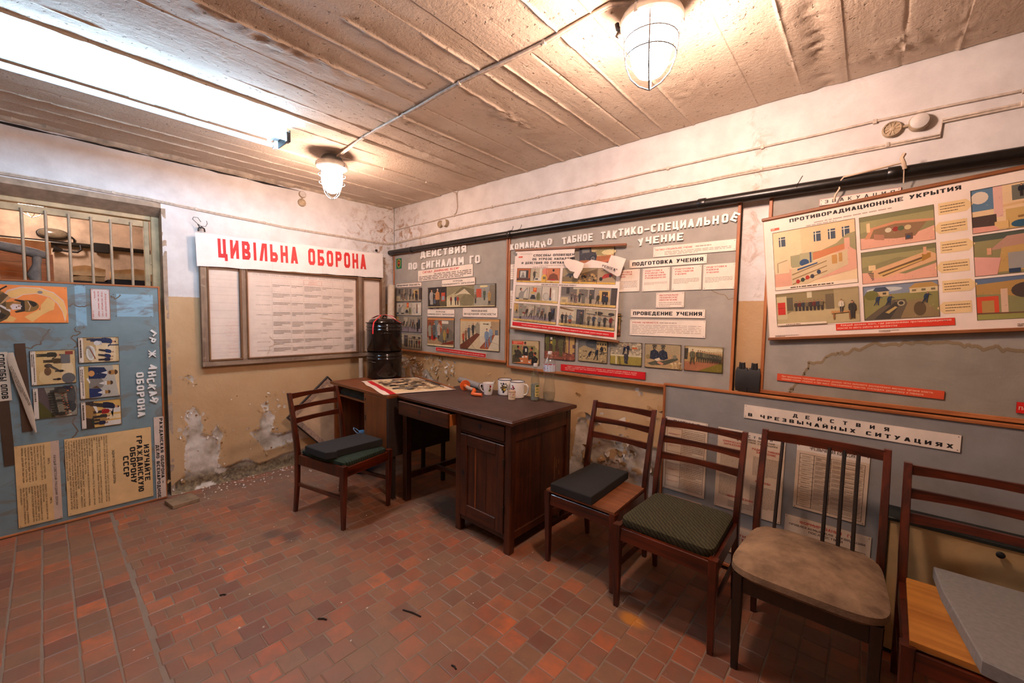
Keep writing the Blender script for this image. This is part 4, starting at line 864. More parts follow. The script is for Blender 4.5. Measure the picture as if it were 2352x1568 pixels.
def pic_trench(p):
    p.rect(0, 0, 1, 1, '#87804a'); p.rect(0, .72, 1, 1, '#7e8794'); p.ell(.3, .86, .25, .07, '#b9bdb8'); p.house(.14, .68, .36, .94, '#c0a878', '#3c4656', '#4a4438', 2, 1, .5); p.ell(.12, .72, .1, .14, '#6c6a32'); p.house(.64, .7, 1.0, .96, '#cdb98a', '#b08a4a', '#7a6c4c', 3, 1, .5); p.poly([(0, .02), (.2, .3), (.42, .55), (.58, .55), (.62, .3), (.5, 0), (0, 0)], '#5f5340'); p.poly([(.14, .02), (.44, .48), (.52, .46), (.36, .0)], '#3e3830'); p.poly([(.5, 0), (.62, .5), (.8, .52), (1, .1), (1, 0)], '#8c7650'); p.ell(.76, .25, .08, .2, '#5c4a30'); p.circ(.52, .44, .08, '#a89a78'); p.circ(.52, .44, .05, '#3a342c'); p.poly([(.3, .2), (.44, .36), (.47, .33), (.35, .16)], '#b59a5c')
    for x, y in ((.18, .42), (.34, .4), (.82, .4)): p.person(x, y, .3, '#2f4058', legs='#2a3548', lean=.25, walk=.1, arm=.6)
def pic_kitchen(p, k):
    if k == 0:
        p.rect(0, 0, 1, 1, '#e2c294'); p.rect(0, .5, .22, 1, '#5a7a90'); p.ell(.08, .8, .08, .14, '#d8c8b0'); p.rect(.2, .3, .28, 1, '#dcae9c'); p.rect(.36, .62, .48, .95, '#6a6a5c'); p.rect(.3, .0, 1, .45, '#c9a664'); p.poly([(.28, .5), (1, .6), (1, .66), (.28, .56)], '#d8b07c'); p.rect(0, .12, .22, .38, '#4a3a30'); p.person(.44, .68, .28, '#22242c'); p.person(.66, .7, .3, '#22242c', walk=.1); p.rect(.7, .75, .86, .98, '#d1a04c'); p.rect(.56, .1, .6, .5, '#b88a48'); p.line([(.4, .25), (.9, .34)], .008, '#8c6a3c'); p.ell(.42, .1, .08, .08, '#2c5468'); p.rect(.2, .03, .32, .2, '#d8b070'); p.ell(.86, .35, .03, .09, '#3c5878'); p.poly([(0, 0), (.25, 0), (.2, .12), (0, .14)], '#d99a86')
    elif k == 1:
        p.rect(0, 0, 1, 1, '#8c8356'); p.rect(0, .85, 1, 1, '#4d5548'); p.poly([(.14, .6), (.3, .9), (1, .95), (1, .7)], '#b48a74'); p.poly([(.2, .06), (.25, .64), (1, .74), (1, .1)], '#c09a58'); p.rect(.55, .14, 1, .56, '#57462e'); p.rect(.3, .1, .44, .5, '#9a958c'); p.person(.58, .16, .42, '#3c3a34', arm=.8); p.circ(.6, .5, .05, '#d8502a'); p.rect(.72, .1, .76, .6, '#a57c40'); p.rect(.5, .14, .9, .2, '#c9a050'); p.ell(.82, .26, .05, .1, '#3c4450'); p.poly([(0, 0), (.2, 0), (.24, .4), (0, .48)], '#dba090'); p.rect(.3, .02, .4, .12, '#2c3c54'); p.rect(.12, .5, .16, .66, '#d09a74')
    else:
        p.rect(0, 0, 1, 1, '#8a8556'); p.rect(0, .86, 1, 1, '#5f7088'); p.poly([(0, .86), (.35, .9), (1, .95), (1, .5), (.4, .5), (.2, .6), (0, .62)], '#b0884a'); p.ell(.44, .66, .13, .18, '#4a3c34', n=16); p.rect(.43, .52, .45, .8, '#b39050'); p.rect(0, .1, .2, .56, '#cf4a2a'); p.rect(.05, .1, .16, .46, '#b08a4c'); p.rect(.22, .14, .28, .72, '#d6b496'); p.ell(.6, .32, .18, .13, '#3f3a30'); p.rect(.76, .16, .82, .52, '#ccb488'); p.rect(.84, .14, 1, .5, '#cf4a2a'); p.rect(.85, .28, .95, .44, '#56564a'); p.rect(0, 0, 1, .14, '#94904c'); p.line([(0, .16), (1, .12)], .006, '#6c4a34')
def pic_soldier(p):
    """soldier with a gun before a yellow hammer and sickle on orange; upright"""
    p.rect(0, 0, 1, 1, '#f28b43'); Y = '#edb46a'; L = '#e0b7a0'
    sick = [(.06, .97), (.3, .985), (.6, .95), (.82, .84), (.93, .68), (.93, .5), (.83, .38), (.68, .32), (.66, .44), (.76, .52), (.8, .66), (.72, .8), (.55, .89), (.32, .94)]
    sick = [(1-x, y) for x, y in sick]
    S2 = [(x, y) for x, y in sick]
    p.poly([(1-x, y) for x, y in [(.02, .96), (.3, .99), (.62, .955), (.84, .85), (.95, .70), (.96, .5), (.86, .36), (.68, .30), (.64, .45), (.74, .52), (.785, .66), (.70, .8), (.53, .88), (.3, .935)]][::1], L)
    p.poly([(1-x, y) for x, y in sick] if False else sick, Y)
    p.poly([(.985, .60), (.84, .52), (.62, .70), (.40, .855), (.55, .83), (.68, .79), (.80, .70)], Y); p.poly([(.30, .78), (.42, .86), (.64, .84), (.75, .70), (.52, .70)], Y)
    p.poly([(.98, .40), (.88, .44), (.80, .36), (.95, .28)], Y)
    B1, B2, B3 = '#5c4426', '#8a6330', '#332619'
    p.poly([(1, .0), (1, .26), (.90, .34), (.78, .38), (.60, .36), (.46, .34), (.28, .37), (.16, .28), (.06, .1), (0, 0)], B1)
    p.poly([(.97, 0), (.9, .3), (.8, .34), (.62, .2), (.6, 0)], B3); p.poly([(.85, .02), (.8, .2), (.62, .24), (.58, .0)], B2); p.poly([(.5, 0), (.54, .2), (.4, .26), (.3, .0)], B2); p.poly([(.28, .28), (.2, .33), (.1, .12), (.2, .1)], B2)
    p.poly([(.92, .25), (.70, .285), (.58, .27), (.86, .225)], '#d9c4b8'); p.poly([(.72, .38), (.56, .27), (.53, .29), (.66, .385)], '#d9c4b8'); p.poly([(.3, .36), (.54, .27), (.5, .30), (.34, .4)], '#b98a5c')
    p.poly([(.64, .34), (.46, .34), (.44, .42), (.64, .42)], B2); p.ell(.56, .47, .115, .095, '#a87438'); p.poly([(.66, .40), (.63, .51), (.52, .52), (.50, .41), (.56, .38)], '#dcc0b4'); p.rect(.57, .44, .61, .45, B3); p.rect(.58, .49, .65, .51, B3); p.rect(.46, .49, .54, .51, B3); p.poly([(.58, .46), (.54, .46), (.55, .5)], B2)
    p.poly([(.735, .44), (.70, .52), (.66, .56), (.44, .56), (.40, .52), (.38, .44), (.40, .42), (.46, .50), (.64, .50), (.70, .42)], B3); p.ell(.55, .555, .16, .125, B2, 16, -.2, PI+.2); p.ell(.50, .56, .09, .10, B3, 10, .6, PI); p.line([(.68, .57), (.56, .59), (.42, .565)], .004, '#d0ac88')
    p.poly([(.62, .0), (.16, .30), (.12, .27), (.5, -.0)], B3); p.line([(.22, .23), (.04, .36)], .008, '#2a2019'); p.poly([(.44, .02), (.38, .14), (.28, .18), (.25, .06), (.34, 0)], '#b3773c'); p.poly([(.42, .10), (.36, .16), (.30, .175), (.36, .13)], '#e2c7ae'); p.circ(.5, .16, .012, '#d8cab0')
    p.ell(.17, .70, .04, .03, '#8a8078', 8); p.rect(.61, .685, .66, .69, '#4a3c34')
def pic_bench(p):
    p.rect(0, 0, 1, 1, '#ddc296'); p.rect(0, .9, 1, 1, '#c9ab7c'); p.rect(.3, .62, .62, .82, '#e2cba4'); p.poly([(0, 0), (1, 0), (1, .2), (.5, .36), (0, .3)], '#b99a6c'); p.rect(.04, .1, .12, .7, '#4b3f36'); p.person(.1, .2, .72, '#25365c', legs='#22304f', lean=.12, arm=.6); p.ell(.23, .46, .08, .06, '#b9b4ac'); p.ell(.23, .38, .09, .09, '#cfcac2'); p.person(.5, .42, .42, '#25365c', lean=.25); p.person(.7, .4, .42, '#22325a', lean=.2); p.person(.9, .4, .4, '#252b40'); p.ell(.62, .2, .3, .13, '#d0cabb'); p.ell(.62, .2, .22, .08, '#b3ad9e'); p.line([(.36, .15), (.85, .32)], .006, '#8a4a2a'); p.circ(.4, .14, .06, '#8d8678'); p.rect(.3, .7, .34, .99, '#3c4456')
def pic_board_of_three(p):
    p.rect(0, 0, 1, 1, '#b3ac9c'); p.poly([(0, .8), (1, .96), (1, 1), (0, 1)], '#d8bf92'); p.rect(0, 0, 1, .16, '#a98a4c'); p.poly([(.0, .14), (1, .1), (1, 0), (0, 0)], '#b89858')
    for x, c, h, b in ((.24, '#1e2a4a', 1.0, 1), (.56, '#7c756a', .82, 0), (.84, '#22305a', .72, 0)):
        p.poly([(x-.2*h, .12), (x-.17*h, .46*h+.1), (x-.05, .56*h+.08), (x+.05, .56*h+.08), (x+.17*h, .46*h+.1), (x+.2*h, .12)], c); p.poly([(x-.05, .56*h+.08), (x, .4*h+.06), (x+.05, .56*h+.08)], '#d8d2c6'); p.ell(x, .68*h+.1, .075*h, .12*h, '#a9783e'); p.ell(x, .75*h+.11, .08*h, .09*h, '#4a3520', 12, .0, PI)
        if b: p.ell(x, .62*h+.1, .05, .04, '#4a3520')
        else: p.rect(x-.06, .58*h+.08, x+.06, .66*h+.08, '#d9d3c8')
    p.ell(.24, .2, .09, .09, '#c58a50'); p.poly([(.4, .06), (.55, .14), (.5, .16), (.36, .1)], '#ded8ca'); p.poly([(.62, .34), (.72, .42), (.68, .2)], '#5c4326')
def pic_class(p):
    p.rect(0, 0, 1, 1, '#d2a85c'); p.rect(.3, .55, .5, .98, '#d8d0c2'); p.rect(.58, .55, .74, .98, '#e0c89c'); p.rect(.8, .5, .98, .98, '#d8d0c2'); p.rect(0, 0, 1, .22, '#3a2c20'); p.poly([(.1, .0), (.6, .0), (.7, .3), (.2, .26)], '#9a7440'); p.person(.1, .12, .82, '#22263c', lean=.25, arm=.8); p.person(.42, .2, .54, '#a8201e', skin='#c99a6c', hair='#d8cdb8'); p.poly([(.18, .2), (.46, .3), (.4, .34), (.2, .3)], '#ded6c6'); p.person(.6, .18, .48, '#3c372e'); p.person(.72, .18, .46, '#b08a4c'); p.person(.84, .16, .44, '#262c44'); p.rect(.62, .16, .9, .2, '#2e3a2c')
def pic_shovel(p):
    p.rect(0, 0, 1, 1, '#cfae78'); p.ell(.6, .78, .3, .16, '#d8c094'); p.ell(.85, .8, .16, .18, '#5f5c58'); p.poly([(0, 0), (1, 0), (1, .3), (.6, .42), (.3, .2), (0, .2)], '#c9a468'); p.person(.14, .02, .6, '#3a3626', legs='#3a3626', arm=.4); p.person(.32, .18, .56, '#5a4628', legs='#4a3c26'); p.ell(.78, .22, .2, .17, '#d0b07c'); p.ell(.62, .28, .12, .09, '#6c4c2e'); p.ell(.45, .3, .06, .1, '#4a3a2a'); p.rect(.12, .62, .4, .86, '#6b6660'); p.rect(.04, .74, .14, .94, '#8c3c2c'); p.poly([(.38, .3), (.62, .62), (.66, .6), (.46, .28)], '#4e4438'); p.person(.62, .46, .26, '#2f2a26'); p.person(.86, .4, .24, '#241f1c')
def pic_column(p):
    p.rect(0, 0, 1, 1, '#8f8876'); p.ell(.35, .86, .4, .12, '#4c4c48'); p.ell(.7, .82, .2, .16, '#3a3c3c'); p.rect(.84, .64, 1, .84, '#bdb59c'); p.rect(0, .6, 1, .7, '#9a9484'); p.poly([(0, 0), (1, 0), (1, .3), (.5, .3), (0, .16)], '#5a4a46'); p.poly([(.4, 0), (1, 0), (1, .42)], '#4f4a1e')
    r = random.Random(9)
    for j in range(2):
        for i in range(9): p.person(.22+.085*i, .24+.1*(1-j)+.012*i, .4, r.choice(['#3a3428', '#6c6454', '#8a8068']), legs='#2c2820', walk=.04, skin='#b0643a')
    p.person(.05, .42, .5, '#2a3040', skin='#c0643a'); p.person(.14, .3, .52, '#4c4436', skin='#c0643a')
# ------------------------------------------------------------------ wall boards
class Board:
    def __init__(s, name, label, cat, u0, u1, z0, z1, side='R', gap=.010, th=.02, group=None):
        s.uc = (u0+u1)/2; s.z0 = z0; s.w = u1-u0; s.h = z1-z0; s.th = th
        s.root = thing(name, label, cat, (s.uc, -gap, z0) if side == 'R' else (gap, s.uc, z0), 0 if side == 'R' else PI/2, group)
        s.d = th
    def put(s, p, name, u, z, ang=0, mat=None, label=None, lift=0.0):
        return p.out(name, s.root, u-s.uc, z-s.z0, s.d+.0006+lift, ang, mat or CARD, label)
    def panel(s, color, mat=None, marks=None, name='panel'):
        p = Print(s.w, s.h, color, s.th)
        if marks: marks(p)
        return p.build(name, mat or CLOTH, s.root, (0, 0, s.h/2))
    def frame(s, wd=.022, t=.014, sides='tblr'):
        for k in sides:
            b = MB(); a = -s.w/2; c = s.w/2
            if k == 't': b.box((a, -s.d-t*.6, s.h-wd*.55), (c, 0, s.h+.004), .002)
            if k == 'b': b.box((a, -s.d-t, -.004), (c, 0, wd*.7), .002)
            if k == 'l': b.box((a, -s.d-t*.8, 0), (a+wd*.75, 0, s.h), .002)
            if k == 'r': b.box((c-wd*.75, -s.d-t*.8, 0), (c, 0, s.h), .002)
            b.build('frame_strip', M_BATTEN if k in 'tb' else M_BATTENV, s.root)
    def letters(s, text, u0, u1, zc, h, seed=0, jit=1.0, drop=None, depth=.012, vertical=False, cw=None):
        """raised letters, each its own piece; drop: {index: (du, dz, degrees)}"""
        out, tot = layout(text, 'h', .16); k = h/CAP; kx = (u1-u0)/tot; r = random.Random(seed)
        for i, (ch, gx) in enumerate(out):
            vs, fs, a, c, ly = GL[('h', ch)]; wch = c-a; b = MB(); du, dz, an = (drop or {}).get(i, (0, 0, 0))
            P = [((v[0]-a-wch/2)*kx, (v[1]-CAP/2)*k) for v in vs]; n = len(P)
            b.add([(x, -depth-4e-5*q, z) for q, (x, z) in zip(ly, P)]+[(x, 0, z) for x, z in P], [])
            edges = {}
            for f in fs:
                b.f.append(list(f)); b.mi.append(0); b.col.append(None)
                for q in range(len(f)): edges[(f[q], f[(q+1) % len(f)])] = edges.get((f[q], f[(q+1) % len(f)]), 0)+1
            for (p, q) in list(edges):
                if (q, p) not in edges: b.f.append([q, p, p+n, q+n]); b.mi.append(0); b.col.append(None)
            b.build('letter', M_LETTER, s.root, (u0+(gx+a+wch/2)*kx-s.uc+du, -s.d-.0005, zc-s.z0+dz+r.gauss(0, .0012)*jit), (0, -math.radians(an+r.gauss(0, .8)*jit), 0))

RED = '#c4161c'; INKB = '#1d1a18'; CREAM = '#eadbc9'; REDT = '#b93a30'
GREY = '#a39c91'
def label_plate(w, h, lines, hs, col=INKB, base=CREAM, widths=None, w_='b', track=.1, gap=1.75, border='#8c4a44'):
    p = Print(w, h, base, .005, '#bfa690')
    if border: p.frame(0, 0, 1, 1, .0022, border)
    n = len(lines); tot = hs*n+hs*(gap-1)*(n-1); y = .5+tot/2/h
    for i, t in enumerate(lines): p.text(t, .5, y-(hs*(1+gap*i))/h, hs, col, 'h' if hs > .0165 and w_ == 'b' else w_, 'c', widths[i]*w if widths else None, track)
    p.nails(); return p
def card(w, h, fn, **k):
    p = Print(w, h, '#a89a7c', .006, '#3c2a1c'); fn(p, **k); p.grit(int(700*w*h/.1)+14, int(w*1000)); p.frame(0, 0, 1, 1, .0022, '#3a2a20'); p.nails('#2a1d14', .006); return p

# --- board A: what to do on the signals
A = Board('civil_defence_board', 'grey cloth-covered wooden board with raised white title and a green badge, in the corner', 'notice board', .035, 1.783, 1.072, 2.150, group='grey notice boards')
A.panel(GREY); A.frame()
p = Print(.098, .113, '#14734a', .004, '#0f3d25'); p.poly([(.5, .08), (.76, .3), (.8, .8), (.5, .92), (.2, .8), (.24, .3)], '#e0a52c'); p.poly([(.5, .15), (.7, .33), (.73, .76), (.5, .85), (.27, .76), (.3, .33)], '#3c1c18'); p.ell(.5, .56, .13, .13, '#c3302a', 10); p.poly([(.44, .56), (.56, .56), (.5, .76)], '#e0a52c'); p.ell(.5, .34, .05, .06, '#20140f', 8)
A.put(p, 'badge', .138, 2.044, label='green badge with a gold-edged shield')
A.letters('ДЕЙСТВИЯ', .55, 1.258, 2.105, .066, 1)
A.letters('ПО СИГНАЛАМ ГО', .333, 1.445, 1.995, .073, 2, drop={2: (0, -.012, 0)})
p = Print(.845, .113, CREAM, .005, '#bfa690'); p.text('СИГНАЛ „ВНИМАНИЕ ВСЕМ!"', .44, .70, .022, RED, 'b', 'c', .58)
p.dashes(.02, .06, .98, .62, 4, '#5a4a3c', 3, .42, .3); p.nails(); A.put(p, 'plaque', .922, 1.892, 1.0, label='cream plaque with a red heading')
A.put(label_plate(.472, .045, ['ВОЗДУШНАЯ ОПАСНОСТЬ'], .017, widths=[.9]), 'plaque', .324, 1.797, label='air danger plaque')
for z, h, fn, lb in ((1.690, .142, pic_lobby, 'picture of people leaving a hall'), (1.536, .141, pic_still, 'picture in three small panels'), (1.368, .168, pic_run, 'picture of people running'), (1.181, .165, pic_shelter, 'picture of people in a shelter')):
    A.put(card(.471, h, fn), 'picture_card', .328, z, label=lb)
A.put(label_plate(.481, .070, ['УГРОЗА', 'РАДИАЦИОННОГО ЗАРАЖЕНИЯ'], .0145, widths=[.29, .95]), 'plaque', 1.140, 1.795, .8, label='radiation threat plaque', lift=.004)
A.put(card(.968, .205, pic_wide), 'picture_card', 1.159, 1.658, .6, label='long picture of masked people and an earth shelter')
A.put(label_plate(.43, .076, ['УГРОЗА', 'ХИМИЧЕСКОГО ЗАРАЖЕНИЯ'], .0145, widths=[.34, .96]), 'plaque', .877, 1.496, label='chemical threat plaque')
A.put(label_plate(.458, .089, ['МИНОВАНИЕ', 'ВОЗДУШНОЙ ОПАСНОСТИ'], .0165, widths=[.46, .9]), 'plaque', 1.439, 1.506, label='danger passed plaque')
A.put(card(.425, .289, pic_coats), 'picture_card', .878, 1.303, label='picture of people putting on protective coats')
A.put(card(.518, .286, pic_planks), 'picture_card', 1.438, 1.304, .3, label='picture of people leaving a shelter on planks')
p = Print(.728, .041, RED, .008, '#d9cbb8'); p.frame(0, 0, 1, 1, .003, '#e6d6c4'); p.text('Каждый должен знать, как быть и действовать по месту работы, жительства и уметь быстро, без суеты занять убежище', .5, .36, .011, '#f3d9c2', 'b', 'c', .68)
A.put(p, 'slogan_strip', 1.171, 1.121, -1.2, label='red slogan strip')

# --- board B: command and staff exercise
B = Board('civil_defence_board', 'grey notice board behind the torn poster, with white raised title and plaques', 'notice board', 1.791, 3.566, 1.035, 2.155, group='grey notice boards')
def marksB(p):
    px = lambda x, z: ((x-1.791)/B.w, (z-1.035)/B.h)
    r = random.Random(2)
    for a, c in (((3.40, 1.665), (3.56, 1.60)), ((2.12, 2.06), (2.2, 2.0)), ((2.1, 2.08), (2.14, 1.97))):
        pts = [px(a[0]+(c[0]-a[0])*i/9+r.gauss(0, .006), a[1]+(c[1]-a[1])*i/9+r.gauss(0, .006)) for i in range(10)]; p.line(pts, .005, '#8f7f68')
B.panel(GREY, marks=marksB); B.frame()
B.letters('КОМАНДНО', 1.812, 2.225, 2.062, .050, 3, drop={6: (.006, -.014, 22), 7: (.018, .004, -8), 5: (.004, -.004, -14)})
B.letters('ТАБНОЕ', 2.343, 2.606, 2.062, .053, 4, drop={0: (0, -.004, 4)})
B.letters('ТАК', 2.675, 2.795, 2.062, .053, 5, drop={2: (.004, -.004, -4)})
B.letters('ТИКО–СПЕЦИАЛЬНОЕ', 2.81, 3.545, 2.066, .050, 6, drop={14: (.004, .002, 0), 15: (.010, .004, -26)})
B.letters('УЧЕНИЕ', 2.957, 3.25, 1.991, .047, 7, drop={0: (.0, -.006, 10)})
p = Print(.487, .066, CREAM, .005, '#bfa690'); p.text('ТАКТИКО–СПЕЦИАЛЬНОЕ УЧЕНИЕ', .02, .60, .011, REDT, 'b', 'l', .235); p.dashes(.54, .6, .98, .82, 1, '#a08c7a', 1, .4); p.dashes(.15, .1, .95, .5, 3, '#a08c7a', 2, .4); p.nails(); B.put(p, 'plaque', 3.304, 1.911, label='cream note with a red first line')
B.put(label_plate(.494, .054, ['ПОДГОТОВКА УЧЕНИЯ'], .024, widths=[.92], border=None), 'plaque', 3.145, 1.843, label='exercise preparation plaque')
for u, w, lines, n, sd in ((2.871, .203, ['ПОДГОТОВКА', 'ДОКУМЕНТОВ', 'УЧЕНИЯ'], 6, 1), (3.083, .18, ['ПОДГОТОВКА', 'РУКОВОДСТВА', 'И ПОМОЩНИКОВ', 'РУКОВОДИТЕЛЯ'], 4, 2), (3.277, .178, ['ПОДГОТОВКА', 'УЧАСТНИКОВ', 'УЧЕНИЯ'], 4, 3), (3.464, .176, ['ПОДГОТОВКА', 'РАЙОНА', 'УЧЕНИЯ'], 4, 4)):
    p = Print(w, .150, CREAM, .005, '#bfa690')
    for i, t in enumerate(lines): p.text(t, .10, .86-i*.105, .0095, REDT, 'b', 'l', w*.068*len(t)*(.95 if len(t) < 9 else .93))
    p.dashes(.06, .12 if n > 4 else .28, .92, .82-.105*len(lines), n, '#8d7868', sd, .3); p.nails(); B.put(p, 'plaque', u, 1.733, .6, label='cream note headed '+lines[1].lower())
p = Print(.178, .096, CREAM, .005, '#bfa690')
for i, t in enumerate(['МАТЕРИАЛЬНО-', 'ТЕХНИЧЕСКОЕ', 'ОБЕСПЕЧЕНИЕ']): p.text(t, .12, .78-i*.16, .0095, REDT, 'b', 'l', .125 if i == 0 else .115)
p.dashes(.1, .06, .92, .4, 3, '#8d7868', 9, .3); p.nails(); B.put(p, 'plaque', 3.180, 1.598, .8, label='small cream note on supplies')
B.put(label_plate(.478, .053, ['ПРОВЕДЕНИЕ УЧЕНИЯ'], .024, widths=[.93], border=None), 'plaque', 3.157, 1.511, label='exercise conduct plaque')
p = Print(.487, .106, CREAM, .005, '#bfa690'); p.text('УЧЕНИЕ НАЧИНАЕТСЯ', .03, .78, .010, REDT, 'b', 'l', .18); p.dashes(.42, .76, .95, .9, 1, '#b09c8a', 1, .4); p.dashes(.03, .1, .95, .72, 6, '#a99584', 5, .28); p.nails(); B.put(p, 'plaque', 3.159, 1.416, .3, label='long cream note with faint lines')
for u, v, w, h in ((1.848, 1.854, .07, .128), (1.845, 1.618, .06, .155)):
    p = Print(w, h, CREAM, .005, '#bfa690'); p.text('УЧ', .5, .84, .009, REDT); p.dashes(.05, .1, .9, .74, 5, '#9a8674', 3, .2); B.put(p, 'plaque', u, v, label='cream note mostly behind the poster')
for u, z, w, h, fn, a, lb in ((1.993, 1.178, .292, .198, pic_meeting, 1, 'picture of a meeting round a table'), (2.336, 1.243, .284, .196, pic_suits, .5, 'picture of men in protective suits'), (2.631, 1.230, .240, .158, pic_rubble, 0, 'picture of men clearing rubble'), (2.890, 1.231, .234, .157, pic_ladder, .8, 'picture of men lifting someone from a cellar'), (3.146, 1.233, .236, .158, pic_aid, .7, 'picture of first aid by two masked men'), (3.398, 1.236, .222, .154, pic_march, .5, 'picture of a marching column'), (2.640, 1.900, .282, .186, pic_truck, .4, 'picture of a lorry on red ground'), (2.815, 1.431, .06, .156, pic_suits, 0, 'picture half behind the poster')):
    B.put(card(w, h, fn), 'picture_card', u, z, a, label=lb)
p = Print(.682, .050, '#d0131a', .008, '#8e0d12')
for i, t in enumerate(['Крепить и совершенствовать гражданскую оборону, знать средства и способы защиты от оружия', 'массового поражения, уметь ими пользоваться – патриотический долг и обязанность каждого совет-', 'ского человека']): p.text(t, .06+(.03 if i == 0 else 0), .70-.25*i, .0078, '#f4d6c0', 'b', 'l', (.56, .58, .085)[i])
p.nails(); B.put(p, 'slogan_strip', 2.697, 1.089, .5, label='red slogan strip with three lines')

# --- torn poster hanging over board B
T = Board('torn_poster', 'torn paper wall poster on wooden rods hanging askew over the grey board', 'poster', 1.86, 2.86, 1.33, 2.02, gap=.058, th=0.0)
w, h = .985, .635
def sheet():
    p = Print(w, h, '#e9d6c6', 0.0); q = p.f.pop(); p.mi.pop(); p.col.pop(); p.v = []; p.k = 0; PB = '#ead8c8'
    p.poly([(.0, 0), (1.0, 0), (.99, .40), (.985, .68), (.985, .81), (.93, .82), (.82, .855), (.745, .875), (.70, .84), (.66, .83), (.60, .86), (.555, .90), (.60, .92), (.592, .96), (.60, 1.04), (.02, 1.03), (.005, .985), (.025, .97), (.02, .94), (.0, .935)], PB)
    for i, (t, x, wd) in enumerate((('СПОСОБЫ ОПОВЕЩЕН', .595, .40), ('ОБ УГРОЗЕ НАПАДЕНИ', .60, .415), ('И ДЕЙСТВИЯ ПО СИГНАЛУ ГО', .585, .515))): p.text(t, x, .925-.046*i, .0178, INKB, 'h', 'r', wd*w*.985)
    p.text('СХЕМЫ ОПОВЕЩЕНИЯ НАСЕЛЕНИЯ ПО ГО', .27, .808, .0065, '#5c4c40', 'r', 'l', .25); p.dashes(.2, .785, .52, .80, 1, '#8a7868', 4); p.poly([(.04, .93), (.085, .935), (.085, .915), (.04, .915)], '#d8492e'); p.dashes(.06, .955, .22, .965, 1, '#a08c7c', 6)
    def cell(x0, y0, x1, y1, fn, cap=True):
        c = Print((x1-x0)*w, (y1-y0)*h, '#a5977f', 0.0); c.v = []; c.f = []; c.mi = []; c.col = []; c.k = 3; c.rect(0, 0, 1, 1, '#a5977f'); fn(c); c.grit(40, int(x0*100))
        if cap: c.rect(0, 0, 1, .13, '#d6b368'); c.dashes(.1, .02, .9, .11, 2, '#4c3c28', len(p.v) % 90, .4)
        c.frame(0, 0, 1, 1, .002, '#3a2c22'); ox, oz = ((x0+x1)/2-.5)*w, ((y0+y1)/2-.5)*h; o = len(p.v)
        p.v += [(a+ox, b_, c_+oz) for a, b_, c_ in c.v]; p.f += [[i+o for i in f] for f in c.f]; p.mi += c.mi; p.col += c.col; p.k = 3
    cell(.035, .60, .475, .78, pic_signals, False); cell(.50, .60, .955, .78, pic_vehicles, False)
    cell(.03, .35, .475, .56, pic_still); cell(.50, .345, .975, .56, pic_lobby); cell(.025, .095, .475, .325, pic_run); cell(.50, .095, .98, .325, pic_shelter)
    p.k = 60; p.text('ДЕЙСТВИЯ ПО СИГНАЛУ „ВОЗДУШНАЯ ТРЕВОГА"', .30, .572, .008, '#4a3a30', 'b', 'l', .33)
    for x, y, t in ((.22, .545, 'Дома'), (.70, .545, 'На работе'), (.22, .31, 'В общественном месте'), (.70, .31, 'В убежище или укрытии')): p.rect(x-.09, y-.01, x+.09, y+.012, '#c3b79e'); p.text(t, x, y-.008, .0065, '#3a2c22')
    p.rect(.02, .025, .98, .075, '#d3161c'); p.text('Услышав сигналы гражданской обороны, действуйте быстро, без паники. Помните! В этом условии дорога каждая минута', .53, .042, .0095, '#f6dcc6', 'b', 'c', .80); p.dashes(.40, .012, .50, .022, 1, '#8a7868', 8); p.dashes(.80, .012, .9, .024, 2, '#8a7868', 8)
    return p
ps = sheet(); R35 = math.radians(3.5)
sh = ps.build('sheet', PAPER, T.root, (2.357-T.uc, 0, 1.672-T.z0), (0, R35, 0), label='torn printed sheet')
for (x0, z0, x1, z1) in ((1.888, 2.028, 2.882, 1.975), (1.845, 1.378, 2.850, 1.312)):
    b = MB(); L = math.hypot(x1-x0, z1-z0); b.box((-L/2, -.012, -.008), (L/2, .006, .008), .003)
    b.build('rod', M_ROD, T.root, ((x0+x1)/2-T.uc, 0, (z0+z1)/2-T.z0), (0, -math.atan2(z1-z0, x1-x0), 0))
def flap(name, outline, bend, label, txt=None):
    """torn paper tongue curling off the sheet; outline rows of (left, right) points in wall metres with a stand-off"""
    b = MB(); b.c = '#e6d2c1'; n = len(outline)
    for (l, r_, d) in outline:
        for i in range(5): t = i/4; b.v.append((l[0]+(r_[0]-l[0])*t-T.uc, -d-.004*math.sin(PI*t), l[1]+(r_[1]-l[1])*t-T.z0))
    for j in range(n-1):
        for i in range(4): a = j*5+i; b.f.append([a, a+1, a+6, a+5]); b.mi.append(0); b.col.append(b.c)
    o = b.build(name, PAPER, T.root, smooth=70, label=label)
    if txt:
        q = Print(.2, .05, '#e6d2c1', 0.0); q.v = []; q.f = []; q.mi = []; q.col = []; q.k = 0; q.text(txt[0], .5, .3, .0165, INKB, 'b', 'c', .118); q.build('printing', PAPER, o, (txt[1]-T.uc, -txt[3]-.006, txt[2]-T.z0), (0, math.radians(txt[4]), 0))
flap('torn_flap', [((2.372, 1.905), (2.41, 1.918), .006), ((2.40, 1.865), (2.50, 1.895), .022), ((2.455, 1.82), (2.572, 1.868), .034), ((2.50, 1.808), (2.565, 1.825), .04), ((2.488, 1.79), (2.545, 1.79), .043), ((2.50, 1.765), (2.527, 1.76), .045)], 0, 'folded-down paper flap')
flap('torn_flap', [((2.705, 1.833), (2.708, 1.828), .004), ((2.755, 1.860), (2.735, 1.812), .016), ((2.785, 1.91), (2.80, 1.78), .030), ((2.84, 1.895), (2.842, 1.758), .043), ((2.905, 1.872), (2.868, 1.764), .05)], 0, 'curled paper corner', ('РЕВОГА"', 2.785, 1.822, .043, 19))

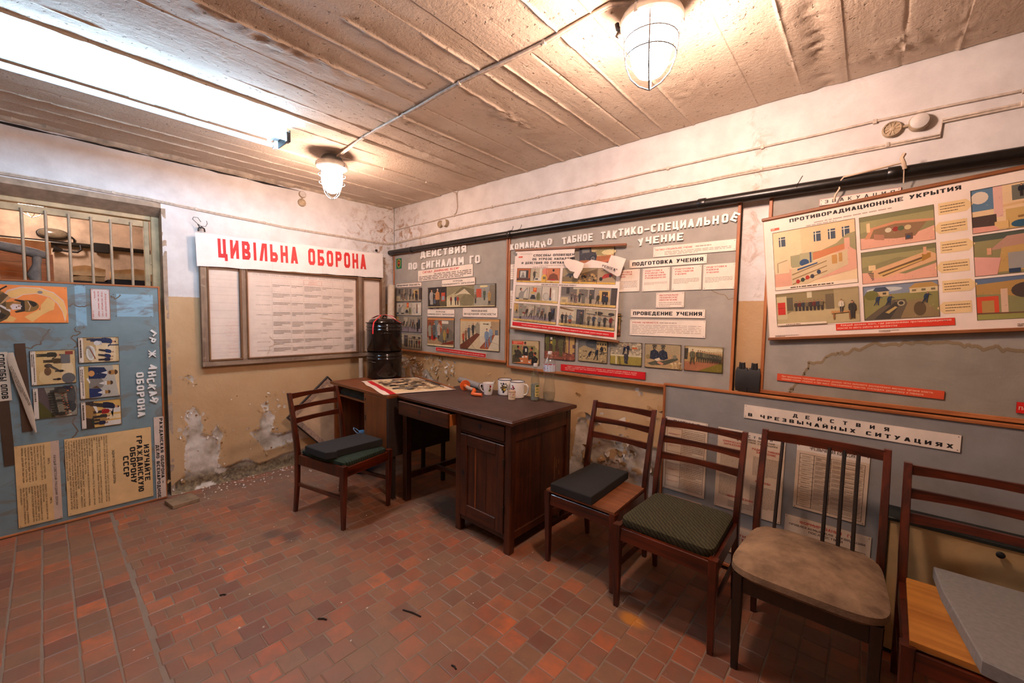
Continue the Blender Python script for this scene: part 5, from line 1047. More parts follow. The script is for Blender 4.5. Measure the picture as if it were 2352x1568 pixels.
# --- board C and its shelter poster
Cc = Board('civil_defence_board', 'grey notice board mostly covered by the radiation shelter poster', 'notice board', 3.703, 5.3, 1.075, 2.163, group='grey notice boards')
def marksC(p):
    r = random.Random(6); P0 = [(3.842, 1.09), (3.859, 1.11), (3.901, 1.199), (3.924, 1.252), (4.021, 1.318), (4.062, 1.316), (4.188, 1.372), (4.306, 1.391), (4.416, 1.393), (4.494, 1.382), (4.567, 1.386), (4.637, 1.362), (4.8, 1.35), (5.0, 1.2)]
    px = lambda x, z: ((x-3.703)/Cc.w, (z-1.075)/Cc.h); pts = []
    for a, c in zip(P0, P0[1:]):
        for i in range(6): pts.append((a[0]+(c[0]-a[0])*i/6+r.gauss(0, .004), a[1]+(c[1]-a[1])*i/6+r.gauss(0, .007)))
    p.poly([px(*q) for q in pts]+[px(5.0, 1.09)], '#968f80')
    p.line([px(*q) for q in pts], .010, '#8f7a5c'); p.line([px(q[0], q[1]-.008) for q in pts], .006, '#86765c')
Cc.panel(GREY, marks=marksC); Cc.frame()
Cc.put(label_plate(.305, .034, ['ЭВАКУАЦИЯ'], .016, widths=[.86], track=.55, border='#c88a86'), 'plaque', 4.077, 2.088, .7, label='evacuation plaque')
p = Print(.637, .038, '#d8532f', .006, '#a8432a')
for i, t in enumerate(['При проведении эвакуации население должно четко выполнять распоряжения местных органов власти,', 'администрации сборных и приёмных эвакуационных пунктов, соблюдать дисциплину и порядок']): p.text(t, .035, .58-.36*i, .0085, '#f3c4a4', 'b', 'l', (.58, .55)[i])
Cc.put(p, 'slogan_strip', 4.103, 1.163, -1.2, label='faded orange-red slogan strip')
p = Print(.12, .045, '#d8201a', .008, '#9c1512'); p.text('Помни', .3, .3, .014, '#f3d0b4'); Cc.put(p, 'slogan_strip', 4.69, 1.136, 0, label='bright red strip at the right')
E2 = Board('shelter_poster', 'large printed poster of radiation shelters hung on string from the pipe', 'poster', 3.69, 4.66, 1.37, 2.12, gap=.050, th=0.0)
w2, h2 = 1.12, .655
def sheet2():
    p = Print(w2, h2, '#ecd9c8', 0.0); p.line([(0, .0), (0, 1)], .004, '#c9b29c')
    X = lambda m: m/w2
    def cell(x0, y0, x1, y1, fn, *a):
        c = Print((x1-x0), (y1-y0), '#a5977f', 0.0); c.v = []; c.f = []; c.mi = []; c.col = []; c.k = 3; c.rect(0, 0, 1, 1, '#a5977f'); fn(c, *a); c.grit(30, int(x0*100), ('#6a5a40', '#7a6a48')); c.frame(0, 0, 1, 1, .0016, '#5a4a36')
        ox, oz = (x0+x1)/2-w2/2, (y0+y1)/2-h2/2; o = len(p.v); p.v += [(q[0]+ox, q[1], q[2]+oz) for q in c.v]; p.f += [[i+o for i in f] for f in c.f]; p.mi += c.mi; p.col += c.col; p.k = 3
    cell(.04, .26, .385, .575, pic_cutaway); cell(.04, .068, .385, .242, pic_cellar); cell(.40, .415, .655, .572, pic_dugout, 0); cell(.40, .248, .655, .402, pic_dugout, 1); cell(.40, .072, .655, .236, pic_trench)
    cell(.765, .415, 1.08, .600, pic_kitchen, 0); cell(.765, .232, 1.08, .406, pic_kitchen, 1); cell(.765, .045, 1.08, .222, pic_kitchen, 2)
    p.text('ПРОТИВОРАДИАЦИОННЫЕ УКРЫТИЯ', .43/w2, .938, .0185, INKB, 'h', 'c', .62); p.dashes(.20, .895, .5, .91, 1, '#a89484', 2); p.dashes(.17, .88, .40, .893, 1, '#a89484', 3)
    p.rect(.03, .895, .065, .915, '#dd5a3c'); p.text('КР', .04, .90, .008, '#f4d2bc')
    p.k = 8
    for i, (yy, d) in enumerate(((.545, 1), (.462, -1), (.375, 1), (.288, -1), (.202, 1), (.108, -1))):
        x0, x1 = X(.668), X(.752); y = yy/h2; hh = .026/h2; tip = .020/w2
        q = [(x0, y-hh), (x1, y-hh), (x1+tip, y), (x1, y+hh), (x0, y+hh)] if d > 0 else [(x0, y-hh), (x1, y-hh), (x1, y+hh), (x0, y+hh), (x0-tip, y)]
        p.poly(q, '#e5c58e'); p.dashes(x0+.005, y-hh*.7, x1-.004, y+hh*.7, 3, '#6b5238', i+30, .3)
    p.k = 60; p.rect(X(.29), .046, X(.70), .096, '#dd3a20')
    for i, t in enumerate(['Каждый должен знать, где расположены противорадиационные', 'укрытия по месту работы или жительства']): p.text(t, X(.31 if i == 0 else .295), .0775-.021*i, .0085, '#f5d2ba', 'b', 'l', (.38, .22)[i])
    p.dashes(X(.45), .02, X(.52), .035, 2, '#9a8674', 9); p.dashes(.025, .015, .12, .03, 2, '#9a8674', 12); p.dashes(.78, .02, .9, .04, 2, '#9a8674', 13)
    return p
A5 = math.radians(5.4); cA, sA = math.cos(A5), math.sin(A5); ox, oz = 3.741, 1.376      # lower left corner of the sheet on the wall
sheet2().build('sheet', PAPER, E2.root, (ox+cA*w2/2-sA*h2/2-E2.uc, 0, oz+sA*w2/2+cA*h2/2-E2.z0), (0, -A5, 0), label='printed sheet')
for z in (0.0, h2):
    b = MB(); b.box((-w2/2-.006, -.010, -.008), (w2/2+.006, .004, .008), .003); b.build('rod', M_ROD, E2.root, (ox+cA*w2/2-sA*z-E2.uc, 0, oz+sA*w2/2+cA*z-E2.z0), (0, -A5, 0))
b = MB(); b.tube([(.295, -.010, .71), (.30, -.02, .735), (.315, -.016, .765), (.312, -.03, .79), (.33, -.045, .81), (.40, -.048, .815), (.535, -.05, .83)], .0045, 6)
b.tube([(.545, -.05, .80), (.54, -.055, .825), (.532, -.05, .85), (.54, -.045, .87)], .008, 6); b.tube([(.542, -.05, .805), (.545, -.02, .745)], .0025, 5); b.build('hanging_string', plain('hemp_string', '#cbb296', .8), E2.root, (3.69-E2.uc, 0, 0), smooth=60)

# --- board D leaning against the wall behind the chairs
Dd = Board('leaning_cloth_board', 'grey cloth board standing on the floor behind the row of chairs', 'notice board', 3.178, 5.2, .03, 1.062, gap=.048, th=.022, group='grey notice boards')
Dd.panel('#8f8c88'); Dd.frame(.018)
Dd.put(label_plate(.838, .075, ['Д Е Й С Т В И Я', 'В ЧРЕЗВЫЧАЙНЫХ СИТУАЦИЯХ'], .0185, widths=[.45, .95], border=None, track=.30), 'plaque', 4.060, .959, -.4, label='emergency actions title plaque')
def table_note(w, h, cols, rows, head, heads_c=INKB, seed=1, head2=None):
    p = Print(w, h, '#dcc3a6', .004, '#a98e72'); p.rect(0, .9, 1, 1, CREAM)
    p.text(head, .5, .935, .018, heads_c, 'b', 'c', w*.62)
    if head2: p.text(head2, .64, .893, .012, REDT, 'b', 'c', w*.5)
    x0, x1, y0, y1 = .05, .95, .04, .86; p.frame(x0, y0, x1, y1, .0018, '#4a3a2c')
    for c in cols: p.rect(c-.004, y0, c+.004, y1, '#4a3a2c')
    r = random.Random(seed); cs = [x0]+list(cols)+[x1]
    for i in range(rows):
        a = y0+(y1-y0)*i/rows; c = y0+(y1-y0)*(i+1)/rows
        if i: p.rect(x0, a-.0015, x1, a+.0015, '#4a3a2c')
        for j, (xa, xb) in enumerate(zip(cs, cs[1:])):
            if j == 0: q = (a+c)/2; p.dashes(xa+.04, q-.011, xb-.04, q+.011, 2, '#b8604c' if len(cols) == 1 else '#8a7460', seed*10+i, .4); continue
            p.dashes(xa+.02, a+.012, xb-.02, c-.012, max(1, int((c-a)*h/.011)), '#8a7460', seed*10+i+j, .35)
    p.nails(); return p
Dd.put(table_note(.253, .464, (.41,), 5, 'СИГНАЛ', seed=2, head2='ТРЕВОГИ!'), 'plaque', 3.325, .620, -.5, label='two-column signal table')
p = Print(.335, .475, '#dcc3a6', .004, '#a98e72'); p.rect(0, .92, 1, 1, CREAM); p.text('Д Е Й С Т В И Я', .52, .935, .013, INKB, 'b', 'c', .2); p.text('И ПРАВИЛА ПОВЕДЕНИЯ', .6, .90, .009, INKB, 'b', 'c', .17); p.text('В ОПАСНЫХ СИТУАЦИЯХ', .6, .872, .009, INKB, 'b', 'c', .20)
for x, y, ls in ((.24, .83, ('ХИМИЧЕСКОЕ', 'ЗАРАЖЕНИЕ')), (.74, .80, ('РАДИОАКТИВНОЕ', 'ЗАРАЖЕНИЕ')), (.24, .46, ('ПОЖАРЫ',)), (.72, .42, ('УРАГАНЫ',)), (.40, .16, ('ЗЕМЛЕТРЯСЕНИЕ',))):
    for i, t in enumerate(ls): p.text(t, x, y-.032*i, .011, REDT, 'b', 'c', .0105*len(t))
    p.dashes(x-.18, y-.30 if y > .3 else y-.12, x+.2, y-.032*len(ls)-.005, 16 if y > .3 else 5, '#75604c', int(x*90), .3)
p.nails(); Dd.put(p, 'plaque', 3.677, .607, -.5, label='yellowed sheet with red headings')
Dd.put(table_note(.292, .345, (.26, .5, .84), 12, 'ЧРЕЗВЫЧАЙНАЯ КОМИССИЯ', seed=5), 'plaque', 4.042, .658, -.5, label='yellowed many-row table')
p = Print(.352, .26, '#d8c2a8', .004, '#a98e72'); p.text('ФОРМИРОВАНИЯ  ГО', .5, .88, .015, REDT, 'b', 'c', .22); p.text('ПРИВЛЕКАЕМЫЕ ДЛЯ ЛИКВИДАЦИИ', .5, .80, .011, '#4a3c34', 'b', 'c', .31); p.text('ПОСЛЕДСТВИЙ', .5, .73, .011, '#4a3c34', 'b', 'c', .14); p.frame(.05, .04, .95, .66, .002, '#5a4838')
for x in (.34, .8): p.rect(x-.003, .04, x+.003, .66, '#5a4838')
for y in (.54, .36, .2): p.rect(.05, y-.003, .95, y+.003, '#5a4838')
p.text('ИТГФ', .19, .41, .018, INKB, 'b', 'c', .06); p.nails(); Dd.put(p, 'plaque', 4.038, .305, -.5, label='table of formations half hidden by the chair')
Dd.put(label_plate(.227, .26, ['ОБЪЕКТЫ', ' ', ' ', ' ', ' ', ' '], .015, REDT, '#dcc3a6', widths=[.5, 1, 1, 1, 1, 1], gap=2.6), 'plaque', 3.322, .220, -.5, label='note with a red heading above the green seat')
Dd.put(label_plate(.26, .17, ['ТАКТИКА', 'ДЕЙСТВИЙ', ' ', ' '], .013, REDT, '#dcc3a6', widths=[.5, .6, 1, 1], gap=1.8), 'plaque', 3.655, .200, -.5, label='low note behind the beige seat')

# --- blue board standing on its side in the doorway
L = Board('blue_board', 'faded blue board stood on its side against the doorway, lettering reading downwards', 'notice board', -3.75, -2.088, .008, 1.655, side='L', gap=.020, th=.030)
def marksL(p):
    px = lambda y, z: ((y+3.75)/L.w, (z-.008)/L.h); r = random.Random(5)
    for (y0, y1, z0, z1) in ((-2.33, -2.13, 1.428, 1.592), (-2.535, -2.483, 1.362, 1.638)): p.rect(*px(y0, z0), *px(y1, z1), '#8db0c0')
    for P0 in ([(-2.57, 1.50), (-2.55, 1.515), (-2.53, 1.50), (-2.50, 1.49), (-2.48, 1.505), (-2.46, 1.51)], [(-2.36, 1.57), (-2.345, 1.56), (-2.32, 1.565), (-2.30, 1.59)], [(-2.66, 1.34), (-2.67, 1.31), (-2.69, 1.29), (-2.70, 1.24), (-2.75, 1.22), (-2.8, 1.23)], [(-2.55, 1.34), (-2.52, 1.31), (-2.56, 1.28), (-2.53, 1.23), (-2.57, 1.2)], [(-2.56, .73), (-2.58, .68), (-2.55, .64), (-2.57, .6), (-2.6, .56)], [(-2.62, .50), (-2.61, .3), (-2.62, .1)]):
        pts = []
        for a, c in zip(P0, P0[1:]):
            for i in range(3): pts.append(px(a[0]+(c[0]-a[0])*i/3+r.gauss(0, .004), a[1]+(c[1]-a[1])*i/3+r.gauss(0, .004)))
        p.line(pts, .008, '#6d5c4a')
    for (y, z) in ((-2.54, 1.35), (-2.50, 1.352), (-2.345, 1.585), (-2.145, 1.585), (-2.145, 1.43), (-2.335, 1.43), (-2.53, 1.64), (-2.49, 1.64)): a, c = px(y, z); p.ell(a, c, .003/L.w, .003/L.h, '#2e221a', 6)
L.panel('#76898c', BLUEBOARD, marksL); L.frame(.016, .006)
def side(p, name, y, z, label, extra=0.0): L.put(p, name, y, z, -90+extra, label=label)
p = Print(.240, .62, '#f28b43', .006, '#5a3018'); q = Print(.240, .40, '#f28b43', 0.0); q.v = []; q.f = []; q.mi = []; q.col = []; q.k = 3; pic_soldier(q)
p.rect(0, 0, 1, .4, '#5c4426'); p.v_off = len(p.v); p.f += [[i+len(p.v) for i in f] for f in q.f]; p.v += [(a, c-.006, d+.11) for a, c, d in q.v]; p.mi += q.mi; p.col += q.col; p.k = 60; p.nails('#5a2c14', .009)
side(p, 'picture_card', -2.880, 1.504, 'orange picture of a soldier with hammer and sickle')
p = Print(.216, .094, '#d9c7bd', .005, '#a85a3c'); p.frame(0, 0, 1, 1, .003, '#b06a48')
for i, t in enumerate(['„Всякая революция лишь', 'тогда чего-нибудь стоит,', 'если она умеет защи-', 'щаться..."']): p.text(t, .08 if i else .14, .74-.19*i, .0085, '#c8452c', 'b', 'l', (.165, .18, .18, .06)[i])
p.text('В. И. ЛЕНИН', .92, .06, .006, '#c8452c', 'b', 'r', .045); p.nails(); side(p, 'plaque', -2.412, 1.513, 'small quotation plaque in red print')
def lpic(w, h, fn, rows=1):
    p = Print(w, h, '#dfcdb9', .006, '#4a3322'); k = .115; c = Print(w, h*(1-k), '#999', 0.0); c.v = []; c.f = []; c.mi = []; c.col = []; c.k = 3; fn(c); c.grit(50, int(w*1000)); o = len(p.v)
    p.f += [[i+o for i in f] for f in c.f]; p.v += [(a, b-.006, d+h*k/2) for a, b, d in c.v]; p.mi += c.mi; p.col += c.col; p.k = c.k+2
    p.dashes(.1, .02, .9, k*.85, rows, '#5a4a3c', len(c.v) % 50, .45); p.frame(0, 0, 1, 1, .002, '#4a3322'); p.nails(); return p
side(lpic(.177, .203, pic_bench), 'picture_card', -2.430, 1.193, 'picture of men round a workbench')
side(lpic(.231, .202, pic_board_of_three, 2), 'picture_card', -2.432, .967, 'picture of three officials at a table')
side(lpic(.188, .203, pic_class), 'picture_card', -2.432, .735, 'picture of a class at desks')
side(lpic(.227, .202, pic_shovel, 2), 'picture_card', -2.648, 1.087, 'picture of men shovelling snow')
side(lpic(.204, .196, pic_column), 'picture_card', -2.648, .852, 'picture of a marching column by smoke')
def vletters(text, y, z0, z1, h, seed, drop=None):
    out, tot = layout(text, 'h', .16); k = h/CAP; kx = (z0-z1)/tot; r = random.Random(seed)
    for i, (ch, gx) in enumerate(out):
        vs, fs, a, c, ly = GL[('h', ch)]; b = MB(); P = [((v[0]-(a+c)/2)*kx, (v[1]-CAP/2)*k) for v in vs]; n = len(P); b.add([(x, -.010-4e-5*q, z) for q, (x, z) in zip(ly, P)]+[(x, 0, z) for x, z in P], [])
        E_ = set()
        for f in fs:
            b.f.append(list(f)); b.mi.append(0); b.col.append(None)
            for q in range(len(f)): E_.add((f[q], f[(q+1) % len(f)]))
        for (p_, q) in list(E_):
            if (q, p_) not in E_: b.f.append([q, p_, p_+n, q+n]); b.mi.append(0); b.col.append(None)
        du, dz, an = (drop or {}).get(i, (0, 0, 0))
        b.build('letter', M_LETTER, L.root, (y-L.uc+du, -L.d-.0005, z0-(gx+(a+c)/2)*kx-L.z0+dz), (0, math.radians(90+an+r.gauss(0, 2)), 0))
vletters('Г', -2.140, 1.322, 1.288, .042, 1, {0: (0, 0, 40)}); vletters('Р', -2.144, 1.268, 1.236, .042, 2, {0: (0, 0, 20)}); vletters('Ж', -2.147, 1.176, 1.118, .042, 3)
vletters('АНСКАЯ', -2.150, 1.062, .775, .045, 4, {0: (.006, 0, 18), 1: (-.002, 0, -6), 2: (-.012, 0, -8), 3: (-.006, 0, 14), 4: (0, 0, -10), 5: (.006, 0, 28)})
vletters('ОБОРОНА', -2.221, 1.012, .676, .042, 5)
p = Print(.647, .058, '#d8c4b2', .005, '#a98e72'); p.text('РАЖДАНСКАЯ ОБОРОНА –', .815, .56, .0195, INKB, 'h', 'r', .515); p.text('ДЕЛО ВСЕНАРОДНОЕ', .985, .12, .0195, INKB, 'h', 'r', .42)
p.k += 1; p.nails(); side(p, 'plaque', -2.124, .333, 'long plaque along the right edge of the board')
p = Print(.540, .447, '#e3bd84', .006, '#7a5426')
for i, (t, wd) in enumerate((('ИЗУЧАЙТЕ', .265), ('ГРАЖДАНСКУЮ', .405), ('ОБОРОНУ', .26), ('СССР', .15))): p.text(t, .50, .90-.087*i, .031, INKB, 'h', 'c', wd*1.06)
p.text('ЗАДАЧИ ГРАЖДАНСКОЙ ОБОРОНЫ', .47, .515, .013, '#2b2018', 'b', 'c', .25)
body = ['●ВСЕОБЩЕЕ ОБУЧЕНИЕ НАСЕЛЕНИЯ СПОСОБАМ ЗАЩИТЫ ОТ ОРУЖИЯ МАССОВОГО', 'ПОРАЖЕНИЯ И ДЕЙСТВИЯ ПО ЛИКВИДАЦИИ ПОСЛЕДСТВИЙ НАПАДЕНИЯ ПРОТИВ-', 'НИКА.', 'ПРОВЕДЕНИЕ СПАСАТЕЛЬНЫХ И НЕОТЛОЖНЫХ АВАРИЙНО-ВОССТАНОВИТЕЛЬНЫХ', 'РАБОТ В ОЧАГАХ ПОРАЖЕНИЯ И ОКАЗАНИЕ ПОМОЩИ ПОСТРАДАВШЕМУ НАСЕЛЕ-', 'НИЮ.', 'ПОДГОТОВКА ИНДИВИДУАЛЬНЫХ И КОЛЛЕКТИВНЫХ СРЕДСТВ ЗАЩИТЫ ОТ ОРУЖИЯ', 'МАССОВОГО ПОРАЖЕНИЯ.', 'ПРОВЕДЕНИЕ МЕРОПРИЯТИЙ ПО ОБЕСПЕЧЕНИЮ БЕСПЕРЕБОЙНОЙ РАБОТЫ ПРОМЫШ-', 'ЛЕННОСТИ, ЭНЕРГЕТИКИ, ТРАНСПОРТА И СВЯЗИ.', 'ПРОВЕДЕНИЕ МЕРОПРИЯТИЙ, ОБЕСПЕЧИВАЮЩИХ ЗАЩИТУ ЖИВОТНЫХ, РАСТЕНИЙ,', 'ПРОДОВОЛЬСТВИЯ, СЫРЬЯ, ВОДЫ И ФУРАЖА ОТ РАДИОАКТИВНОГО, ХИМИЧЕСКОГО,', 'БАКТЕРИАЛЬНОГО ЗАРАЖЕНИЯ И ЛИКВИДАЦИЯ ИХ ПОСЛЕДСТВИЙ.', 'ГЛАВНОЙ ЗАДАЧЕЙ ГРАЖДАНСКОЙ ОБОРОНЫ ЯВЛЯЕТСЯ ЗАЩИТА НАСЕЛЕНИЯ', 'ОТ ОРУЖИЯ МАССОВОГО ПОРАЖЕНИЯ. ОНА РЕШАЕТСЯ ПУТЕМ РАССРЕДО-', 'ТОЧЕНИЯ РАБОЧИХ И СЛУЖАЩИХ И ЭВАКУАЦИИ НАСЕЛЕНИЯ В ЗАГОРОД-', 'НУЮ ЗОНУ И УКРЫТИЯ В ЗАЩИТНЫХ СООРУЖЕНИЯХ.']
body = [t.replace('●', '') for t in body]
p.para(body, .03, .93, .475, .0275, .0078, '#3a2a1a', 'r'); p.nails('#3a2416', .012); side(p, 'plaque', -2.395, .318, 'large yellow plaque headed in heavy black letters')
p = Print(.540, .193, '#dcb57c', .006, '#7a5426'); p.rect(0, .80, 1, 1, '#cbb09a'); p.text('КАЖДЫЙ СОВЕТСКИЙ ГРАЖДАНИН ОБЯЗАН', .5, .855, .011, '#2b2018', 'b', 'c', .345)
c1 = ['ПОРАЖАЮЩИЕ ФАКТОРЫ ЯДЕРНОГО, ХИМИ-', 'ЧЕСКОГО И БИОЛОГИЧЕСКОГО ОРУЖИЯ И', 'СПОСОБЫ ЗАЩИТЫ ОТ НИХ.', 'СИГНАЛЫ ГРАЖДАНСКОЙ ОБОРОНЫ И ПОРЯ-', 'ДОК ДЕЙСТВИЙ ПО ЭТИМ СИГНАЛАМ.', 'РАСПОЛОЖЕНИЕ БЛИЖАЙШИХ УБЕЖИЩ И', 'УКРЫТИЙ ПО МЕСТУ ЖИТЕЛЬСТВА.', 'ПОРЯДОК ДЕЙСТВИЙ ПРИ ЭВАКУАЦИИ.']
c2 = ['ЗАЩИЩАТЬ СЕБЯ ОТ ВОЗДЕЙСТВИЯ ОРУЖИЯ', 'МАССОВОГО ПОРАЖЕНИЯ.', 'ПОЛЬЗОВАТЬСЯ ИНДИВИДУАЛЬНЫМИ И КОЛ-', 'ЛЕКТИВНЫМИ СРЕДСТВАМИ ЗАЩИТЫ.', 'ДЕЙСТВОВАТЬ В ОЧАГАХ ПОРАЖЕНИЯ ПО ЛИК-', 'ВИДАЦИИ ПОСЛЕДСТВИЙ НАПАДЕНИЯ ПРО-', 'ТИВНИКА.', 'ОКАЗЫВАТЬ САМОПОМОЩЬ И ВЗАИМОПО-', 'МОЩЬ ПРИ ПОРАЖЕНИЯХ И ПРОВОДИТЬ СА-', 'НИТАРНУЮ ОБРАБОТКУ.']
p.text('ЗНАТЬ', .24, .72, .010, '#2b2018'); p.text('УМЕТЬ', .74, .72, .010, '#2b2018'); p.para(c1, .03, .46, .69, .068, .0072, '#3a2a1a'); p.para(c2, .52, .97, .69, .062, .0072, '#3a2a1a'); p.nails(); side(p, 'plaque', -2.740, .318, 'smaller yellow plaque in two columns')
p = Print(.31, .052, '#cdbca6', .006, '#5a4430'); p.text('СПОСОБЫ ОПОВ', .04, .22, .027, INKB, 'h', 'l', .285); side(p, 'plaque', -2.862, 1.045, 'white strip with stencilled lettering', 1.5)
p = Print(.42, .046, '#4a3626', .004); side(p, 'wood_strip', -2.862, .68, 'bare brown strip', 1.5)
p = Print(.575, .046, '#523a28', .004); side(p, 'wood_strip', -2.782, .964, 'bare brown strip where a caption was', 1.2)
b = MB(); b.c = '#b9a58e'
SP = [(-2.832, 1.195, .003, .032), (-2.818, 1.10, .016, .036), (-2.795, .98, .024, .038), (-2.775, .88, .026, .035), (-2.762, .80, .022, .032), (-2.752, .73, .028, .022), (-2.742, .668, .035, .010)]
for (y, z, d, wd) in SP:
    for t in (-.5, 0, .5): b.v.append((y-L.uc+wd*t, -L.d-d-.006*(1-4*t*t), z-L.z0))
for j in range(len(SP)-1):
    for i in range(2): a = j*3+i; b.f.append([a, a+3, a+4, a+1]); b.mi.append(0); b.col.append(b.c)
o = b.build('paper_strip', PAPER, L.root, smooth=70, label='curling paper caption strip')
q = Print(.3, .03, '#ccc', 0.0); q.v = []; q.f = []; q.mi = []; q.col = []; q.k = 0; q.dashes(.05, .2, .95, .8, 3, '#5a4a3c', 3, .4); q.build('printing', PAPER, o, (-2.797-L.uc, -L.d-.033, .98-L.z0), (0, math.radians(75), 0))

# --- framed table and paper banner on the left wall
F = Board('framed_chart', 'large weathered wooden frame holding a faded chart and two narrow side panels', 'chart', -1.835, -.150, 1.018, 1.95, side='L', gap=.012, th=.012)
F.panel('#a08a70', CARD, name='backing')
def bar(u0, u1, z0, z1, m, d0=.0, d1=.032, nm='frame_bar'): b = MB(); b.box((u0-F.uc, -F.d-d1, z0-F.z0), (u1-F.uc, -F.d-d0, z1-F.z0), .003); b.build(nm, m, F.root)
bar(-1.835, -.150, 1.018, 1.062, M_OLDFR); bar(-1.835, -.150, 1.90, 1.945, M_OLDFR); bar(-1.835, -1.79, 1.062, 1.9, M_OLDFRV); bar(-1.548, -1.512, 1.062, 1.9, M_OLDFRV); bar(-.478, -.428, 1.062, 1.9, M_OLDFRV); bar(-.20, -.150, 1.062, 1.9, M_OLDFRV)
for (a, c, nm) in ((-1.79, -1.548, 'left'), (-1.512, -.478, 'mid'), (-.428, -.20, 'right')):
    wd = c-a; hh = 1.856-1.062
    for q in ((a, a+.012, 1.062, 1.856), (c-.012, c, 1.062, 1.856)): bar(*q, M_INNERV, 0, .038, 'moulding')
    bar(a, c, 1.844, 1.858, M_INNER, 0, .038, 'moulding'); bar(a, c, 1.062, 1.075, M_INNER, 0, .038, 'moulding')
    p = Print(wd-.02, hh-.02, '#e3d0bf', .003); W_, H_ = wd-.02, hh-.02
    if nm == 'left':
        for i in range(22): p.rect(.02, .03+.042*i+.004*math.sin(i*3), .98, .034+.042*i, '#d9c4b2')
        for i, t in enumerate(['НА ХІМІЧНО', 'НЕБЕЗПЕЧНИХ', 'ОБ ЄКТАХ', 'ЯКІ ВИКОРИСТО-', 'ВУЮТЬ АМІАК', 'ХЛОР', 'АВАРІЇ', 'ВСІХ ТА ІНШІ', 'МІСЦЕВОГО', 'ХАРАКТЕРУ']): p.text(t, .95, .40-.037*i, .009, '#ddb3a2', 'r', 'r', None, .1, 1.1)
    elif nm == 'mid':
        p.frame(.012, .01, .988, .93, .0015, '#dba48c'); p.text('ПРО ФІЗИКО-ХІМІЧНІ ВЛАСТИВОСТІ СДОР І ЗАХОДИ ЗАХИСТУ ОСОБОВОГО СКЛАДУ', .5, .945, .016, '#b3a497', 'r', 'c', .92)
        xs_ = [.055, .2, .36, .475, .645, .755, .865, .975]; ys_ = [.93, .87, .765, .66, .545, .43, .33, .22, .12, .02]
        for x in xs_[1:-1]: p.rect(x-.0012, .02, x+.0012, .93, '#cdb8a6')
        for y in ys_[1:-1]: p.rect(.04, y-.001, .975, y+.001, '#cdb8a6')
        p.frame(.475, .87, .645, .93, .002, '#dd8670'); p.text('ПЕРША', .56, .90, .009, '#d98672', 'r', 'c', .08); p.text('ДОПОМОГА', .56, .88, .008, '#d98672', 'r', 'c', .09)
        names = ['СИНИЛЬНА КИСЛОТА', 'АЗОТНА КИСЛОТА', 'СІРЧИСТИЙ АНГІДРИД', 'СИНИЛЬНА КИСЛОТА', 'ХЛОР', 'АМІАК', 'ДИХЛОРЕТАН', 'ДИМЕТИЛАМІН']; rr = random.Random(31)
        for i in range(8):
            y1, y0 = ys_[i+1], ys_[i+2]; p.text(names[i], .127, (y0+y1)/2, .0085, '#b5a494', 'r', 'c', min(.115, .011*len(names[i])))
            for j in range(1, 7):
                n = rr.choice((2, 3, 3, 4)) if j != 5 else rr.choice((1, 1, 2)); hgt = .017*n; p.dashes(xs_[j]+.006, y1-.014-hgt, xs_[j+1]-.008, y1-.014, n, '#85776a' if j != 5 else '#a59788', rr.randint(0, 999), .34)
        for c_ in ([(.17, .24), (.19, .21), (.22, .17), (.225, .15), (.2, .13), (.17, .12), (.17, .08), (.15, .03)], [(.62, .46), (.7, .45), (.8, .43), (.88, .44)]): p.line(c_, .003, '#cfae8a')
    else:
        p.rect(.05, .02, .95, .28, '#c6b8a6')
    p.build('chart_sheet', PAPER, F.root, ((a+c)/2-F.uc, -F.d-.001, (1.062+1.856)/2-F.z0))
N = Board('paper_banner', 'white paper banner with hand painted red capitals above the framed chart', 'banner', -1.862, -.185, 1.858, 2.12, side='L', gap=.066, th=0.0)
bw, bh = 1.67, .262
p = Print(bw, bh, '#ece3da', 0.0); p.v = []; p.f = []; p.mi = []; p.col = []; p.k = 0; rr = random.Random(3)
top = [(i/16, 1+.012*math.sin(i*1.7)) for i in range(17)]; bot = [(1-i/16, .0+.012*math.sin(i*2.3)) for i in range(17)]; p.poly(top[::-1]+bot[::-1], '#ece3da')
for x in (.12, .33, .6, .8): p.rect(x, .02, x+.002, .98, '#ddd2c6')
for t, u0, u1 in (('ЦИВІЛЬНА', -1.715, -1.088), ('ОБОРОНА', -.992, -.395)):
    out, tot = layout(t, 'h', .20); kx = (u1-u0)/tot
    for ch, gx in out:
        a, c = GL[('h', ch)][2:4]; um = u0+(gx+(a+c)/2)*kx; p.text(ch, (um+1.862)/bw-.0, .30, .155, rr.choice(['#cf2f2e', '#c9292b', '#d63c38', '#d4413d']), 'h', 'c', (c-a)*kx)
        for k in range(4): xx = (um+1.862)/bw+rr.uniform(-.4, .4)*(c-a)*kx/bw
p.build('paper', PAPER, N.root, (0, 0, bh/2), (0, math.radians(-1.2), 0))
